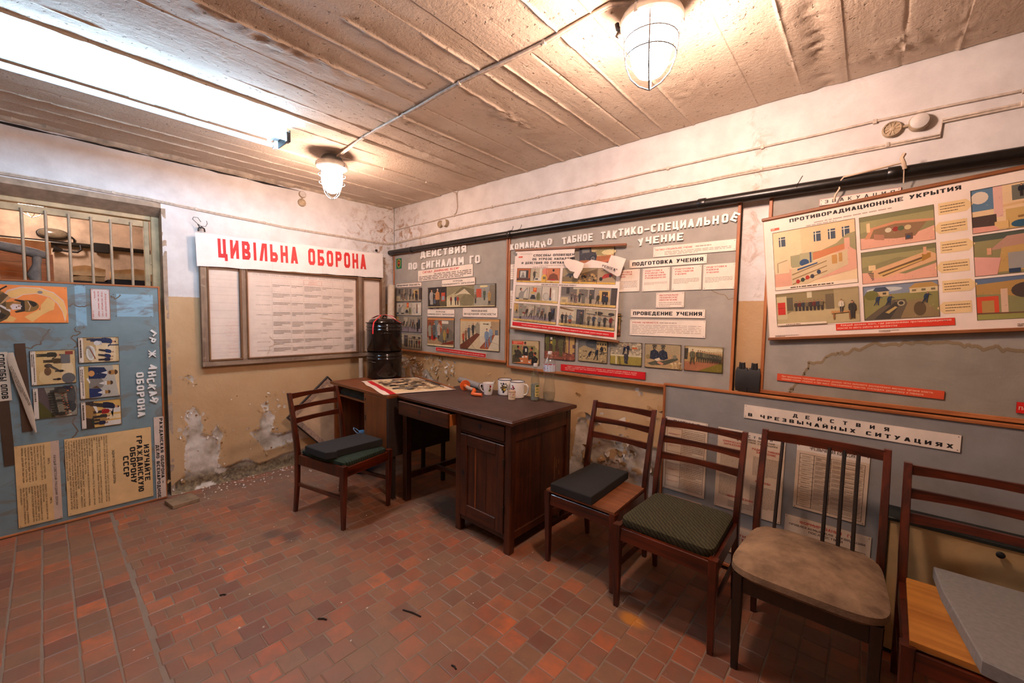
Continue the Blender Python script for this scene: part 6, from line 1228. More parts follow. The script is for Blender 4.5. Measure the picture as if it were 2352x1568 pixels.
# ------------------------------------------------------------------ chairs
def rect4(c, ax, ay, hx, hy):
    c = Vector(c); ax = Vector(ax); ay = Vector(ay)
    return [c-ax*hx-ay*hy, c+ax*hx-ay*hy, c+ax*hx+ay*hy, c-ax*hx+ay*hy]
def leg_mb(pts, ws):
    b = MB(); X = (1, 0, 0); Y = (0, 1, 0); secs = []
    for p, (wx, wy) in zip(pts, ws):
        c = .18; q = []
        for sx, sy in ((-1, -1+c), (-1+c, -1), (1-c, -1), (1, -1+c), (1, 1-c), (1-c, 1), (-1+c, 1), (-1, 1-c)): q.append((p[0]+sx*wx, p[1]+sy*wy, p[2]))
        secs.append(q)
    b.sweep(secs); return b
def slat_mb(xa, xb, y, z, hh, t, bow, waist=.75, n=10):
    b = MB(); secs = []
    for i in range(n+1):
        s = i/n; x = xa+(xb-xa)*s; k = math.sin(PI*s); h = hh*(1-(1-waist)*k)
        secs.append([(x, y-t/2+bow*k, z-h/2), (x, y+t/2+bow*k, z-h/2), (x, y+t/2+bow*k, z+h/2), (x, y-t/2+bow*k, z+h/2)])
    b.sweep(secs); return b
def chair(label, loc, rz, wf=.45, wr=.42, d=.42, sh=.44, top=.90, lean=.10, kind='ladder', wood_v=None, wood_x=None, group='wooden chairs', low=True, front_pad=None):
    """local: seat faces -y; slatted or spindled back towards +y"""
    wv = wood_v or M_CHAIR; wx = wood_x or M_CHAIRX
    t = thing('dining_chair', label, 'chair', loc, rz, group); yf, yr = -d/2, d/2
    for s in (-1, 1):
        x = s*(wf/2-.018); leg_mb([(x, yf+.01, 0), (x, yf+.004, sh*.55), (x, yf, sh-.005)], [(.012, .013), (.017, .018), (.019, .021)]).build('leg', wv, t, smooth=40)
        x0 = s*(wr/2-.014); x1 = s*(wr/2-.012)
        leg_mb([(x0, yr+.035, 0), (x0, yr+.008, sh*.5), (x0, yr, sh), (x1, yr+.012, sh+.10), (x1, yr+lean*.55, (sh+top)/2+.06), (x1, yr+lean, top)], [(.012, .014), (.014, .018), (.015, .021), (.015, .020), (.014, .016), (.013, .012)]).build('leg', wv, t, smooth=40)
    xi = wf/2-.035; xj = wr/2-.03
    b = MB(); b.box((-xi, yf-.011, sh-.085), (xi, yf+.011, sh-.018), .003); b.build('seat_rail', wx, t)
    b = MB(); b.box((-xj, yr-.011, sh-.08), (xj, yr+.011, sh-.018), .003); b.build('seat_rail', wx, t)
    for s in (-1, 1):
        b = MB(); a = s*(wf/2-.018); c = s*(wr/2-.014); h = .010
        b.sweep([[(a-h, yf+.015, sh-.085), (a+h, yf+.015, sh-.085), (a+h, yf+.015, sh-.012), (a-h, yf+.015, sh-.012)], [(c-h, yr-.015, sh-.08), (c+h, yr-.015, sh-.08), (c+h, yr-.015, sh-.012), (c-h, yr-.015, sh-.012)]]); b.build('seat_rail', wv, t)
        if low:
            b = MB(); b.sweep([[(a-.007, yf+.01, .205), (a+.007, yf+.01, .205), (a+.007, yf+.01, .23), (a-.007, yf+.01, .23)], [(c-.007, yr+.01, .205), (c+.007, yr+.01, .205), (c+.007, yr+.01, .23), (c-.007, yr+.01, .23)]]); b.build('stretcher', wx, t)
    if kind != 'spindle':
        for i, f in enumerate((.965, .76, .55)):
            z = sh+(top-sh)*f; y = yr+lean*(((z-sh)/(top-sh))**1.25); slat_mb(-xj-.014, xj+.014, y+.002, z-.012, .042, .015, .022).build('slat', wx, t, smooth=40)
    else:
        slat_mb(-xj-.012, xj+.012, yr+lean*.94, top-.028, .046, .018, .02, 1.0).build('back_rail', wx, t, smooth=40)
        for x in (-.155, .03, .085, .135):
            b = MB(); b.tube([(x*1.02, yr-.002, sh-.06), (x, yr+lean*.45, (sh+top)/2), (x, yr+lean*.92+.014, top-.04)], .0078, 6); b.build('spindle', wv, t, smooth=50)
    return t
def seat_pad(t, m, wf, wr, d, z0, z1, name='seat', over=.0, dome=.012, seg=16, inset=.02, pw=14.0, label=None):
    b = MB(); n = seg; V = []
    for k, (zz, ins) in enumerate(((z0, .004), (z0+(z1-z0)*.35, -over), (z0+(z1-z0)*.8, -over+.002), (z1, .016))):
        for i in range(n+1):
            for j in range(n+1):
                u = i/n*2-1; v = j/n*2-1; w = (wf*(1-j/n)+wr*(j/n))/2-inset-ins; hd = d/2-ins
                mx = max(abs(u), abs(v), 1e-6); sc_ = mx/((abs(u)**pw+abs(v)**pw)**(1/pw) or 1e-6)   # rounded corners
                x = u*w*sc_; y = v*hd*sc_
                V.append((x, y, zz+(dome*(1-u*u)*(1-v*v) if k == 3 else 0)))
    m_ = (n+1)**2; idx = lambda k, i, j: k*m_+i*(n+1)+j
    ring = [(i, 0) for i in range(n)]+[(n, j) for j in range(n)]+[(i, n) for i in range(n, 0, -1)]+[(0, j) for j in range(n, 0, -1)]
    fs = []
    for k in range(3):
        for a, c in zip(ring, ring[1:]+ring[:1]): fs.append((idx(k, *a), idx(k, *c), idx(k+1, *c), idx(k+1, *a)))
    for i in range(n):
        for j in range(n): fs.append((idx(3, i, j), idx(3, i+1, j), idx(3, i+1, j+1), idx(3, i, j+1)))
    fs.append(tuple(idx(0, *a) for a in ring)[::-1])
    used = sorted({i for f in fs for i in f}); mp = {a: k for k, a in enumerate(used)}
    b.add([V[i] for i in used], [[mp[i] for i in f] for f in fs]); return b.build(name, m, t, smooth=50, label=label)
def pad_block(label, pts, z0, z1, m, name='foam_pad', base=None, rot=None, group=None):
    b = MB(); n = len(pts); cx = sum(p[0] for p in pts)/n; cy = sum(p[1] for p in pts)/n; q = .005
    lo = [(x-cx, y-cy) for x, y in pts]; ins = [(x*(1-q/math.hypot(x, y)), y*(1-q/math.hypot(x, y))) for x, y in lo]; h = z1-z0
    b.sweep([[(x, y, 0) for x, y in ins], [(x, y, q) for x, y in lo], [(x, y, h-q) for x, y in lo], [(x, y, h) for x, y in ins]])
    o = b.build(name, m, None, (cx, cy, z0), rot or (0, 0, 0)); return tag(o, label, 'foam pad', group)

c1 = chair('wooden chair by the desk, green seat under a notched black foam pad', (1.235, -1.235, 0), math.radians(103.2), wf=.452, wr=.43, d=.50, sh=.45, top=.885, lean=.085)
seat_pad(c1, M_GREEN, .43, .40, .50, .432, .466, label='dark green ribbed seat', dome=.008)
pad_block('notched black foam pad on the green seat of the chair by the desk', [(1.139, -1.475), (1.386, -1.440), (1.412, -1.375), (1.392, -1.358), (1.385, -1.001), (1.115, -1.035)], .470, .522, M_FOAM, group='foam pads')
c2 = chair('wooden chair beside the desk, bare plywood seat under a black foam pad', (2.97, -.515, 0), 0, wf=.462, wr=.435, d=.42, sh=.445, top=.912, lean=.10)
b = MB(); b.sweep([[(-.222, -.222, z), (.222, -.222, z), (.208, .20, z), (-.208, .20, z)] for z in (.438, .452)]); b.build('seat', M_PLY, c2, label='bare plywood seat')
pad_block('plain black foam pad on the bare plywood seat beside the desk', [(2.79, -.752), (3.062, -.752), (3.045, -.262), (2.80, -.272)], .4535, .503, M_FOAM, group='foam pads')
c3 = chair('wooden chair with an olive patterned seat, second in the row from the desk', (3.472, -.575, 0), 0, wf=.487, wr=.455, d=.45, sh=.445, top=.885, lean=.10)
seat_pad(c3, M_OLIVE, .47, .44, .43, .425, .478, label='olive patterned seat', dome=.020, over=.006)
c4 = chair('chair with a stained beige padded seat and thin black spindles', (4.012, -.595, 0), 0, wf=.47, wr=.485, d=.42, sh=.435, top=.925, lean=.115, kind='spindle', low=False)
for o in c4.children:
    if o.name.startswith('leg') and o.bound_box[6][2] < .6: o.data.materials[0] = M_CHAIRD
    if o.name.startswith(('spindle', 'seat_rail')): o.data.materials[0] = M_CHAIRD
seat_pad(c4, M_BEIGE, .535, .47, .49, .418, .472, label='stained beige padded seat', dome=.036, over=.016, pw=5.0)
c5 = chair('wooden chair with an ochre plywood seat at the right end of the row', (4.535, -.625, 0), 0, wf=.50, wr=.48, d=.46, sh=.435, top=.89, lean=.10)
b = MB(); b.sweep([[(-.228, -.235, z), (.228, -.235, z), (.215, .215, z), (-.215, .215, z)] for z in (.428, .446)]); b.build('seat', M_PLYO, c5, label='ochre plywood seat')
pad_block('large grey foam pad with a cut corner on the right end chair', [(4.400, -.345), (4.408, -.53), (4.455, -.905), (4.53, -.925), (4.86, -.90), (4.86, -.34)], .4475, .497, M_FOAMG, group='foam pads')

# ------------------------------------------------------------------ desks
dk = thing('writing_desk', 'old dark wooden desk with one pedestal and a half open drawer', 'desk', (1.995, -.52, 0))
def dp(name, lo, hi, m, bv=.003, parent=None, label=None, o=(1.995, -.52, 0)):
    b = MB(); b.box(tuple(l-q for l, q in zip(lo, o)), tuple(h-q for h, q in zip(hi, o)), bv); return b.build(name, m, parent or dk, label=label)
TOP = .850
dp('desk_top', (1.398, -.878, .822), (2.592, -.165, .846), M_DESKX, .004); dp('top_covering', (1.412, -.866, .8455), (2.580, -.178, .8500), M_DTOP, .002)
for x, y in ((1.418, -.845), (1.418, -.245), (2.052, -.845), (2.505, -.845), (2.052, -.235), (2.505, -.235)): dp('leg', (x, y, 0), (x+.05, y+.05, .822), M_DESK, .004)
dp('apron', (1.46, -.225, .68), (2.06, -.205, .822), M_DESKX); dp('apron', (1.424, -.80, .70), (1.444, -.24, .822), M_DESK)
dp('stretcher', (1.43, -.80, .17), (1.455, -.24, .215), M_DESK); dp('stretcher', (1.45, -.54, .175), (2.07, -.51, .21), M_DESKX)
dp('back_panel', (2.06, -.215, .10), (2.545, -.200, .822), M_DESK); dp('inner_panel', (2.060, -.80, .10), (2.072, -.2, .822), M_DESK)
dp('bottom_board', (2.07, -.80, .10), (2.54, -.2, .115), M_DESKX); dp('drawer_rail', (2.10, -.838, .688), (2.507, -.815, .703), M_DESKX); dp('drawer_rail', (2.10, -.838, .802), (2.507, -.815, .822), M_DESKX); dp('plinth_rail', (2.10, -.838, .085), (2.507, -.815, .12), M_DESKX)
# side of the pedestal: boards set back between rails
dp('side_rail', (2.527, -.80, .705), (2.551, -.235, .822), M_DESK); dp('side_rail', (2.527, -.80, .085), (2.551, -.235, .135), M_DESK)
for i in range(4): y0 = -.796+.140*i; dp('side_board', (2.527, y0, .13), (2.541-.0015*(i % 2), y0+.1375, .71), M_DESK, .002)
b = MB()
for (y, z0, z1) in ((-.36, .34, .50), (-.34, .42, .48), (-.31, .44, .47), (-.305, .36, .39)): b.box((2.5412-1.995, y+.52, z0), (2.5418-1.995, y+.523, z1))
b.build('scratch', plain('bare_wood_scratch', '#a87a48', .7), dk, label='pale scratches')
def keyhole(par, x, y, z, o=(1.995, -.52, 0)):
    b = MB(); pr = [(.011*math.cos(a*PI/6), .017*math.sin(a*PI/6)) for a in range(12)]; b.prism([(x-o[0]+u, z-o[2]+v) for u, v in pr], y-o[1]-.0025, y-o[1]); b.build('keyhole', M_TRACK, par)
    b = MB(); b.prism([(x-o[0]+.004*math.cos(a), z-o[2]-.028+.004*math.sin(a)) for a in np.linspace(0, 2*PI, 9)[:-1]], y-o[1]-.0015, y-o[1]); b.build('nail_hole', M_TRACK, par)
d1 = dp('drawer', (2.106, -.848, .706), (2.502, -.828, .800), M_DESKX); keyhole(d1, 2.29, -.848, .765)
d2 = dp('drawer', (1.462, -.912, .712), (2.046, -.892, .815), M_DESKX, label='half open centre drawer'); keyhole(d2, 1.73, -.912, .772)
dp('drawer_side', (1.47, -.893, .722), (1.484, -.35, .800), M_LAM, .001, d2); dp('drawer_side', (2.026, -.893, .722), (2.040, -.35, .800), plain('pale_drawer_side', '#a8642c', .5), .001, d2); dp('drawer_bottom', (1.48, -.893, .722), (2.03, -.35, .728), M_DARKIN, 0, d2)
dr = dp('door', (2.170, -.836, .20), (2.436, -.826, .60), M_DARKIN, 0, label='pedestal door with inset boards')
for i, (x0, x1) in enumerate(((2.168, 2.236), (2.238, 2.252), (2.254, 2.344), (2.346, 2.438))): dp('door_board', (x0, -.842, .19), (x1, -.834, .615), wood('fresh_split_wood', '#6e3512', '#8e4a1c', 2, .5) if i == 1 else M_DESK, .001, dr)
dp('stile', (2.106, -.852, .122), (2.170, -.828, .684), M_DESK, .003, dr); dp('stile', (2.436, -.852, .122), (2.502, -.828, .684), M_DESK, .003, dr)
dp('rail', (2.170, -.852, .61), (2.436, -.828, .684), M_DESKX, .003, dr); dp('rail', (2.170, -.852, .122), (2.436, -.828, .205), M_DESKX, .003, dr)
keyhole(dr, 2.135, -.852, .42)
for z in (.25, .55): dp('hinge', (2.500, -.856, z), (2.508, -.846, z+.05), M_WIRE, .001, dr)

sd = thing('side_desk', 'brown laminate side desk in the corner with an open shelf and one door', 'desk', (.91, -.64, 0))
def sp(name, lo, hi, m, bv=.002, parent=None, label=None): return dp(name, lo, hi, m, bv, parent or sd, label, (.91, -.64, 0))
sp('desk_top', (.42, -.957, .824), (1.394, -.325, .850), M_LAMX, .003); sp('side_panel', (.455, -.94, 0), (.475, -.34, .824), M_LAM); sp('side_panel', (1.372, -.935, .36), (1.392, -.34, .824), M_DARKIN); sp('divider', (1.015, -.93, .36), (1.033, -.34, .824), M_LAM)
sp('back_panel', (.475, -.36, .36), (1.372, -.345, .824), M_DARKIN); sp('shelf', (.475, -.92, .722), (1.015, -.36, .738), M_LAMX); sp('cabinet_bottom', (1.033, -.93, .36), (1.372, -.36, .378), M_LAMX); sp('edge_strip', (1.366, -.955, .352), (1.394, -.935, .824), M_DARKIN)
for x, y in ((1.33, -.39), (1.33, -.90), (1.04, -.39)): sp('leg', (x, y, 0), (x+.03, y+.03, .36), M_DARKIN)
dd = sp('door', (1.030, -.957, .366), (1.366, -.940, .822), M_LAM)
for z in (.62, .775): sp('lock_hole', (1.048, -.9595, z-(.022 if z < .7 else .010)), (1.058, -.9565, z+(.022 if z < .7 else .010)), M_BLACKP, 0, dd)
o = MB(); o.sweep([[(-.23, -.2, 0), (.23, -.2, 0), (.23, .2, 0), (-.23, .2, 0)], [(-.235, -.205, .03), (.235, -.205, .03), (.22, .2, .04), (-.22, .2, .04)], [(-.22, -.19, .055), (.225, -.2, .06), (.2, .18, .06), (-.2, .18, .05)]])
tag(o.build('folded_cloth', plain('dark_folded_cloth', '#28302e', .9, var=.3, bump=.5), None, (.75, -.70, .7385), smooth=50), 'dark folded cloth on the open shelf of the side desk', 'cloth')

# ------------------------------------------------------------------ things on the desks
def pot(label, x, y, z, hgt, lid, handle_angle, grp):
    t = thing('enamel_pot', label, 'pot', (x, y, z), 0, grp); R = .166; b = MB()
    pr = [(.150, 0), (R-.004, .006), (R, .02), (R, hgt-.075), (R+.004, hgt-.072), (R+.004, hgt-.064), (R, hgt-.06), (R, hgt-.045), (R+.004, hgt-.042), (R+.004, hgt-.034), (R, hgt-.03), (R, hgt-.006), (R+.012, hgt-.003), (R+.013, hgt), (R-.006, hgt), (R-.006, .02)]
    b.lathe(pr, 48); b.build('body', M_POT, t, smooth=45)
    for a in (handle_angle, handle_angle+PI):
        b = MB(); c, s = math.cos(a), math.sin(a); zz = hgt*.63; P = []
        for i in range(9): q = -1+2*i/8; P.append(((R+.030*(1-q**4))*c-.045*q*s, (R+.030*(1-q**4))*s+.045*q*c, zz+.008*(1-q*q)))
        b.tube(P, .0065, 8, flat=1.0); b.build('handle', M_POT, t, smooth=60)
    if lid:
        b = MB(); b.lathe([(R+.010, hgt+.0005), (R+.010, hgt+.004), (R-.018, hgt+.006), (R-.028, hgt+.026), (R-.05, hgt+.036), (.03, hgt+.046), (.0, hgt+.047)], 48, close=False); b.build('lid', M_POT, t, smooth=40)
        b = MB(); b.tube([(-.03, 0, hgt+.045), (-.02, 0, hgt+.066), (.02, 0, hgt+.066), (.03, 0, hgt+.045)], .006, 8); b.build('lid_handle', M_POT, t, smooth=60)
    return t
PX, PY = .545, -.468
pot('black enamel pot without a lid, bottom of the stack on the side desk', PX, PY, .8505, .262, False, math.radians(-72), 'stacked enamel pots')
pot('black enamel pot with a domed lid, on top of the stack', PX, PY, .8505+.263, .278, True, math.radians(-25), 'stacked enamel pots')
LZ = .8505+.263+.278
rb = MB()
def ribbon(P, wd, up=(0, 0, 1)):
    for i, p in enumerate(P):
        p = Vector(p); t = (Vector(P[min(i+1, len(P)-1)])-Vector(P[max(i-1, 0)])).normalized(); s = t.cross(Vector(up)).normalized(); n = s.cross(t)
        rb.v += [tuple(p-s*wd/2+n*.0006), tuple(p+s*wd/2+n*.0006), tuple(p+s*wd/2-n*.0006), tuple(p-s*wd/2-n*.0006)]
    o = len(rb.v)-4*len(P)
    for i in range(len(P)-1):
        for k in range(4): rb.f.append([o+i*4+k, o+i*4+(k+1) % 4, o+i*4+4+(k+1) % 4, o+i*4+4+k]); rb.mi.append(rb.cur); rb.col.append(None)
ribbon([(-.10, -.07, .040), (-.05, -.04, .066), (.0, -.005, .076), (.05, .04, .070), (.075, .06, .055)], .05); ribbon([(-.02, -.03, .074), (.03, -.06, .066), (.06, -.11, .040), (.085, -.145, .022), (.10, -.172, .004), (.108, -.186, -.05), (.113, -.19, -.105)], .012)
ribbon([(.02, .0, .078), (.06, .01, .066), (.11, .03, .042), (.165, .055, .012), (.19, .065, .0)], .014); rb.cur = 1; ribbon([(-.06, -.05, .0635), (-.02, -.02, .075), (.02, .012, .078), (.04, .028, .077)], .018); ribbon([(.05, .012, .074), (.09, .03, .056), (.13, .045, .036)], .012)
tag(rb.build('red_ribbon', [M_RED, plain('white_paper_tag', '#d9cfc8', .7)], None, (PX, PY, LZ+.003), smooth=60), 'red ribbon with a white tag tied over the top pot lid', 'ribbon')

# loose poster lying over both desk tops
NP = [(.640, -.775), (1.350, -.972), (1.558, -.412), (.80, -.255)]
pz = TOP+.0035
pt_ = thing('loose_poster', 'loose printed poster lying flat across the two desk tops', 'poster', (1.08, -.62, pz))
b = MB()
def bil(u, v):
    a = [NP[0][k]*(1-u)+NP[1][k]*u for k in (0, 1)]; c = [NP[3][k]*(1-u)+NP[2][k]*u for k in (0, 1)]; return (a[0]*(1-v)+c[0]*v-1.08, a[1]*(1-v)+c[1]*v+.62)
n = 24
for i in range(n+1):
    for j in range(n+1):
        u, v = i/n, j/n; x, y = bil(u, v); z = .0008+.004*abs(math.sin(u*9+v*4))*min(1, v*3)*(1 if u < .93 else .4)+.002*math.sin(u*17)*(v < .1)
        y += .006*math.sin(u*13)*(v < .02); b.v.append((x, y, z))
IM = {}
r = random.Random(5)
for i in range(n):
    for j in range(n): a = i*(n+1)+j; b.f.append([a, a+n+1, a+n+2, a+1]); b.mi.append(0); b.col.append('#c0121a' if 1.5 < j < 3.2 and 1 <= i else ('#dfc8b0' if j < 2 or i == 0 or i == n-1 or j > n-3 else '#d9b98c'))
b.build('sheet', PAPER, pt_, smooth=60)
b = MB()
def strip(u0, u1, v0, v1, c):
    b.c = c; q = [bil(u0, v0), bil(u1, v0), bil(u1, v1), bil(u0, v1)]; b.add([(x, y, .0062) for x, y in q], [(0, 1, 2, 3)])
for i in range(150):
    u = r.uniform(.06, .85); v = r.uniform(.18, .80); strip(u, u+r.uniform(.01, .04), v, min(.86, v+r.uniform(.02, .14)), r.choice(['#4a4238', '#6a5c48', '#8c5a3a', '#3a3c42', '#a8865c', '#77706a', '#5a3028']))
for k, (u0, u1) in enumerate(((.1, .9), (.2, .85), (.3, .7))):
    for i in range(14): u = u0+(u1-u0)*i/14; strip(u, u+.035, .88+.03*k, .9+.03*k, '#4a3f36')
b.build('printing', PAPER, pt_, label='dark illustrations printed on the sheet')
b = MB(); a, c = bil(-.0, .985), bil(1.0, .985); b.tube([(a[0]-.03, a[1], .013), (c[0]-.02, c[1], .012)], .008, 8); b.build('rod', M_ROD, pt_, smooth=50)

b = MB(); P0, P1 = Vector((1.315, -.150, TOP+.0285)), Vector((1.70, -.262, TOP+.0285)); dirv = (P1-P0).normalized()
b.tube([P0, P1], .028, 20, caps=False); b.tube([P1, P0], .016, 20, caps=False)
for e, s in ((P0, 1), (P1, -1)):
    e1 = Vector((0, 0, 1)); e2 = dirv.cross(e1); vs = []
    for k in range(20):
        an = 2*PI*k/20; d_ = e1*math.cos(an)+e2*math.sin(an); vs += [e+d_*.028, e+d_*.016]
    b.add(vs, [(2*k, 2*k+1, (2*k+3) % 40, (2*k+2) % 40) for k in range(20)])
tag(b.build('foam_tube', M_TUBEF, None, smooth=50), 'grey foam pipe tube lying at the back of the desk', 'tube')
oh = thing('orange_handle', 'orange plastic crank handle with a round guard lying on the desk', 'handle', (1.70, -.40, TOP))
def OP(*p): return [(x-1.70, y+.40, z) for x, y, z in p]
b = MB(); b.tube(OP((1.565, -.345, .052), (1.61, -.372, .047), (1.66, -.395, .040), (1.715, -.405, .030), (1.775, -.412, .030), (1.800, -.430, .026), (1.812, -.462, .0155), (1.835, -.487, .0145), (1.87, -.487, .0145), (1.918, -.465, .0145)), .0135, 12); b.build('crank', M_ORANGE, oh, smooth=50)
b = MB(); M = Matrix.Translation(Vector((1.635-1.70, -.383+.40, .0455))) @ Vector((1, -.5, -.12)).to_track_quat('Z', 'Y').to_matrix().to_4x4(); b.lathe([(.012, -.004), (.044, -.004), (.045, 0), (.044, .004), (.012, .004)], 28, M); b.build('guard_disc', M_ORANGE, oh, smooth=40)
b = MB(); b.tube(OP((1.675, -.398, .0375), (1.715, -.405, .030), (1.765, -.411, .0300)), .0150, 12); b.build('tape_wrap', plain('dirty_masking_tape', '#b59a88', .7), oh, smooth=50)

def decal(par, R, z0, ang, shapes, flip=False, taper=0.0):
    """small painted patches wrapped on a round wall; shapes: (du, dz, ru, rz, colour)"""
    b = MB(); k = 0
    for du, dz, ru, rz_, c in shapes:
        k += 1; b.c = c; m = 9; vs = []
        for q in range(m):
            a = 2*PI*q/m; u = du+ru*math.cos(a); zz = z0+dz+rz_*math.sin(a); rr_ = R+taper*(zz-z0)+.0004+k*2e-5; th = ang+u/R; vs.append((rr_*math.cos(th), rr_*math.sin(th), zz))
        b.add(vs, [tuple(range(m))])
    b.build('decal', INK, par, label='painted fruit and flowers')
def mug(label, x, y, R, h, ha, grp, da):
    t = thing('enamel_mug', label, 'mug', (x, y, TOP), 0, grp); b = MB()
    b.lathe([(R-.008, .001), (R-.002, .004), (R, .012), (R, h-.004), (R-.0018, h-.004), (R-.0018, .008), (0.001, .006)], 36, close=False); b.lathe([(0.001, .001), (R-.008, .001)], 36, close=False); b.build('body', M_WHITE_EN, t, smooth=40)
    b = MB(); b.tube([(R*math.cos(a), R*math.sin(a), h-.003) for a in np.linspace(0, 2*PI, 37)[:-1]], .0026, 6, closed=True); b.build('rim', M_NAVY, t, smooth=60, label='navy blue rim')
    b = MB(); c, s = math.cos(ha), math.sin(ha); P = [((R-.002+d)*c, (R-.002+d)*s, z) for d, z in ((0, h*.80), (.018, h*.82), (.032, h*.72), (.036, h*.52), (.030, h*.32), (.016, h*.2), (0, h*.19))]; b.tube(P, .0062, 10); b.build('handle', M_WHITE_EN, t, smooth=60)
    return t
VA = math.atan2(-2.68+.28, 4.155-2.05)      # towards the camera
m1 = mug('white enamel mug with a yellow fruit decal, behind the other mug', 1.978, -.268, .055, .126, math.radians(150), 'white enamel mugs', 0)
rr = random.Random(2); sh = [(rr.gauss(0, .012), rr.gauss(0, .015), rr.uniform(.004, .009), rr.uniform(.004, .010), rr.choice(['#4a4a1c', '#37401c', '#2a3320', '#5c5a2a', '#7a6a22', '#30264a'])) for _ in range(34)]
decal(m1, .055, .062, VA-.15, sh+[(-.004, -.008, .012, .009, '#d8a820'), (.007, -.012, .008, .008, '#e0b83a'), (-.008, -.003, .006, .005, '#8a2a20')])
m2 = mug('white enamel mug with a handle to the right, behind the small jar', 2.122, -.282, .056, .128, math.radians(20), 'white enamel mugs', 0)
sh = [(rr.gauss(-.002, .012), rr.gauss(0.004, .018), rr.uniform(.003, .008), rr.uniform(.003, .009), rr.choice(['#1f2440', '#2a3a26', '#8a1f2a', '#a82a30', '#3a2a44'])) for _ in range(30)]
decal(m2, .056, .06, VA-.62, sh)
t = thing('porcelain_cup', 'fluted white porcelain cup with a red rose decal', 'cup', (1.885, -.362, TOP)); b = MB(); seg = 40; pr = [(.0305, .001), (.033, .006), (.0375, .05), (.0455, .094), (.0445, .094), (.036, .05), (.029, .008), (.001, .007)]; vs = []
for i, (R, z) in enumerate(pr):
    for k in range(seg): a = 2*PI*k/seg+z*4.5; q = R*(1+(.022 if i < 4 and .004 < z < .09 else 0)*math.cos(a*14-z*60)); vs.append((q*math.cos(a), q*math.sin(a), z))
b.add(vs, [(i*seg+k, i*seg+(k+1) % seg, (i+1)*seg+(k+1) % seg, (i+1)*seg+k) for i in range(len(pr)-1) for k in range(seg)]+[tuple(range(seg))[::-1]]); b.build('body', M_PORC, t, smooth=55)
b = MB(); ha = math.radians(215); c, s = math.cos(ha), math.sin(ha); b.tube([((.040+d)*c, (.040+d)*s, z) for d, z in ((0, .075), (.012, .082), (.024, .078), (.026, .060), (.016, .036), (-.004, .020))], .0035, 8); b.build('handle', M_PORC, t, smooth=60)
decal(t, .0395, .055, VA+.45, [(0, .018, .007, .007, '#a81c24'), (.003, .012, .006, .006, '#c8323a'), (-.002, .0, .003, .014, '#3f5a24'), (.004, -.01, .006, .005, '#9a2a2c'), (-.006, -.018, .006, .009, '#56661f'), (.004, -.022, .004, .008, '#6a7426')], taper=.16)
t = thing('small_jar', 'small cream plastic jar with a paper label in front of the mugs', 'jar', (2.152, -.381, TOP)); b = MB(); b.lathe([(.022, 0), (.0265, .003), (.027, .052), (.0255, .055)], 28); b.build('body', plain('cream_jar_plastic', '#cdb596', .45, bump=0), t, smooth=40)
b = MB(); b.lathe([(.0262, .0555), (.0268, .057), (.0268, .068), (.025, .071)], 28); b.build('lid', plain('beige_lid_plastic', '#c2a282', .45, bump=0), t, smooth=40)
decal(t, .027, .03, VA, [(0, .012, .018, .006, '#b04a5a'), (.002, .016, .016, .003, '#3a4a8a'), (0, -.004, .012, .0025, '#4a5a4a'), (.003, -.010, .014, .0025, '#3a4a42')])
def bottle(name, label, x, y, prof, m, cap, capm, lab=None, grp=None):
    t = thing(name, label, 'bottle', (x, y, TOP)); b = MB(); b.lathe(prof, 32, close=False); b.build('body', m, t, smooth=55)
    b = MB(); b.lathe(cap, 20); b.build('cap', capm, t, smooth=40); return t
gb = bottle('glass_bottle', 'clear glass bottle with a white cap and cloudy liquid, beside the mugs', 2.290, -.275, [(.0, .004), (.026, .001), (.033, .006), (.034, .02), (.034, .14), (.031, .165), (.020, .205), (.0145, .235), (.0135, .262)], M_GLASS, [(.0145, .256), (.0152, .258), (.0152, .277), (.013, .279)], plain('white_cap_plastic', '#dcd3cb', .4, bump=0))
b = MB(); b.lathe([(.001, .006), (.0315, .007), (.0325, .02), (.0325, .125), (.001, .126)], 28); b.build('liquid', M_CLOUDY, gb, smooth=40)
def wraplabel(par, R, z0, z1, a0, a1, cols, nm='paper_label', seed=0, rows=7, ink=('#4a5a3a', '#6a6a4a')):
    b = MB(); n = 12; b.c = cols
    for i in range(n+1):
        a = a0+(a1-a0)*i/n
        for z in (z0, z1): b.v.append(((R+.0006)*math.cos(a), (R+.0006)*math.sin(a), z))
    for i in range(n): q = i*2; b.f.append([q, q+2, q+3, q+1]); b.mi.append(0); b.col.append(cols)
    r = random.Random(seed)
    for k in range(rows):
        z = z1-(z1-z0)*(k+.7)/(rows+.6); b.c = ink[0] if k == 0 else ink[k % len(ink)]; hh = (z1-z0)/rows*(.32 if k else .45); s0 = a0+(a1-a0)*r.uniform(.08, .2); s1 = a0+(a1-a0)*r.uniform(.75, .92)
        for i in range(5):
            u0 = s0+(s1-s0)*i/5; u1 = s0+(s1-s0)*(i+(.8 if k else 1.0))/5; b.add([((R+.0009)*math.cos(u), (R+.0009)*math.sin(u), zz) for u, zz in ((u0, z-hh), (u1, z-hh), (u1, z+hh), (u0, z+hh))], [(0, 1, 2, 3)])
    b.build(nm, INK, par, label='printed paper label')
VB = math.atan2(-2.683+.275, 4.155-2.29)
wraplabel(gb, .034, .034, .122, VB+.02, VB+1.15, '#d9c37a', seed=3, ink=('#2f4a2a', '#9a8a5a')); wraplabel(gb, .034, .034, .122, VB-1.55, VB-1.0, '#cdb872', seed=4); b = MB()
wraplabel(gb, .0222, .198, .212, VB-1.3, VB-.4, '#d8c890', rows=1, seed=6)
R5 = .045; prof = [(.0, .010)]
pet = thing('plastic_bottle', 'clear plastic bottle with a blue label and a little water, nearest the board', 'bottle', (2.382, -.222, TOP)); b = MB(); seg = 40; vs = []
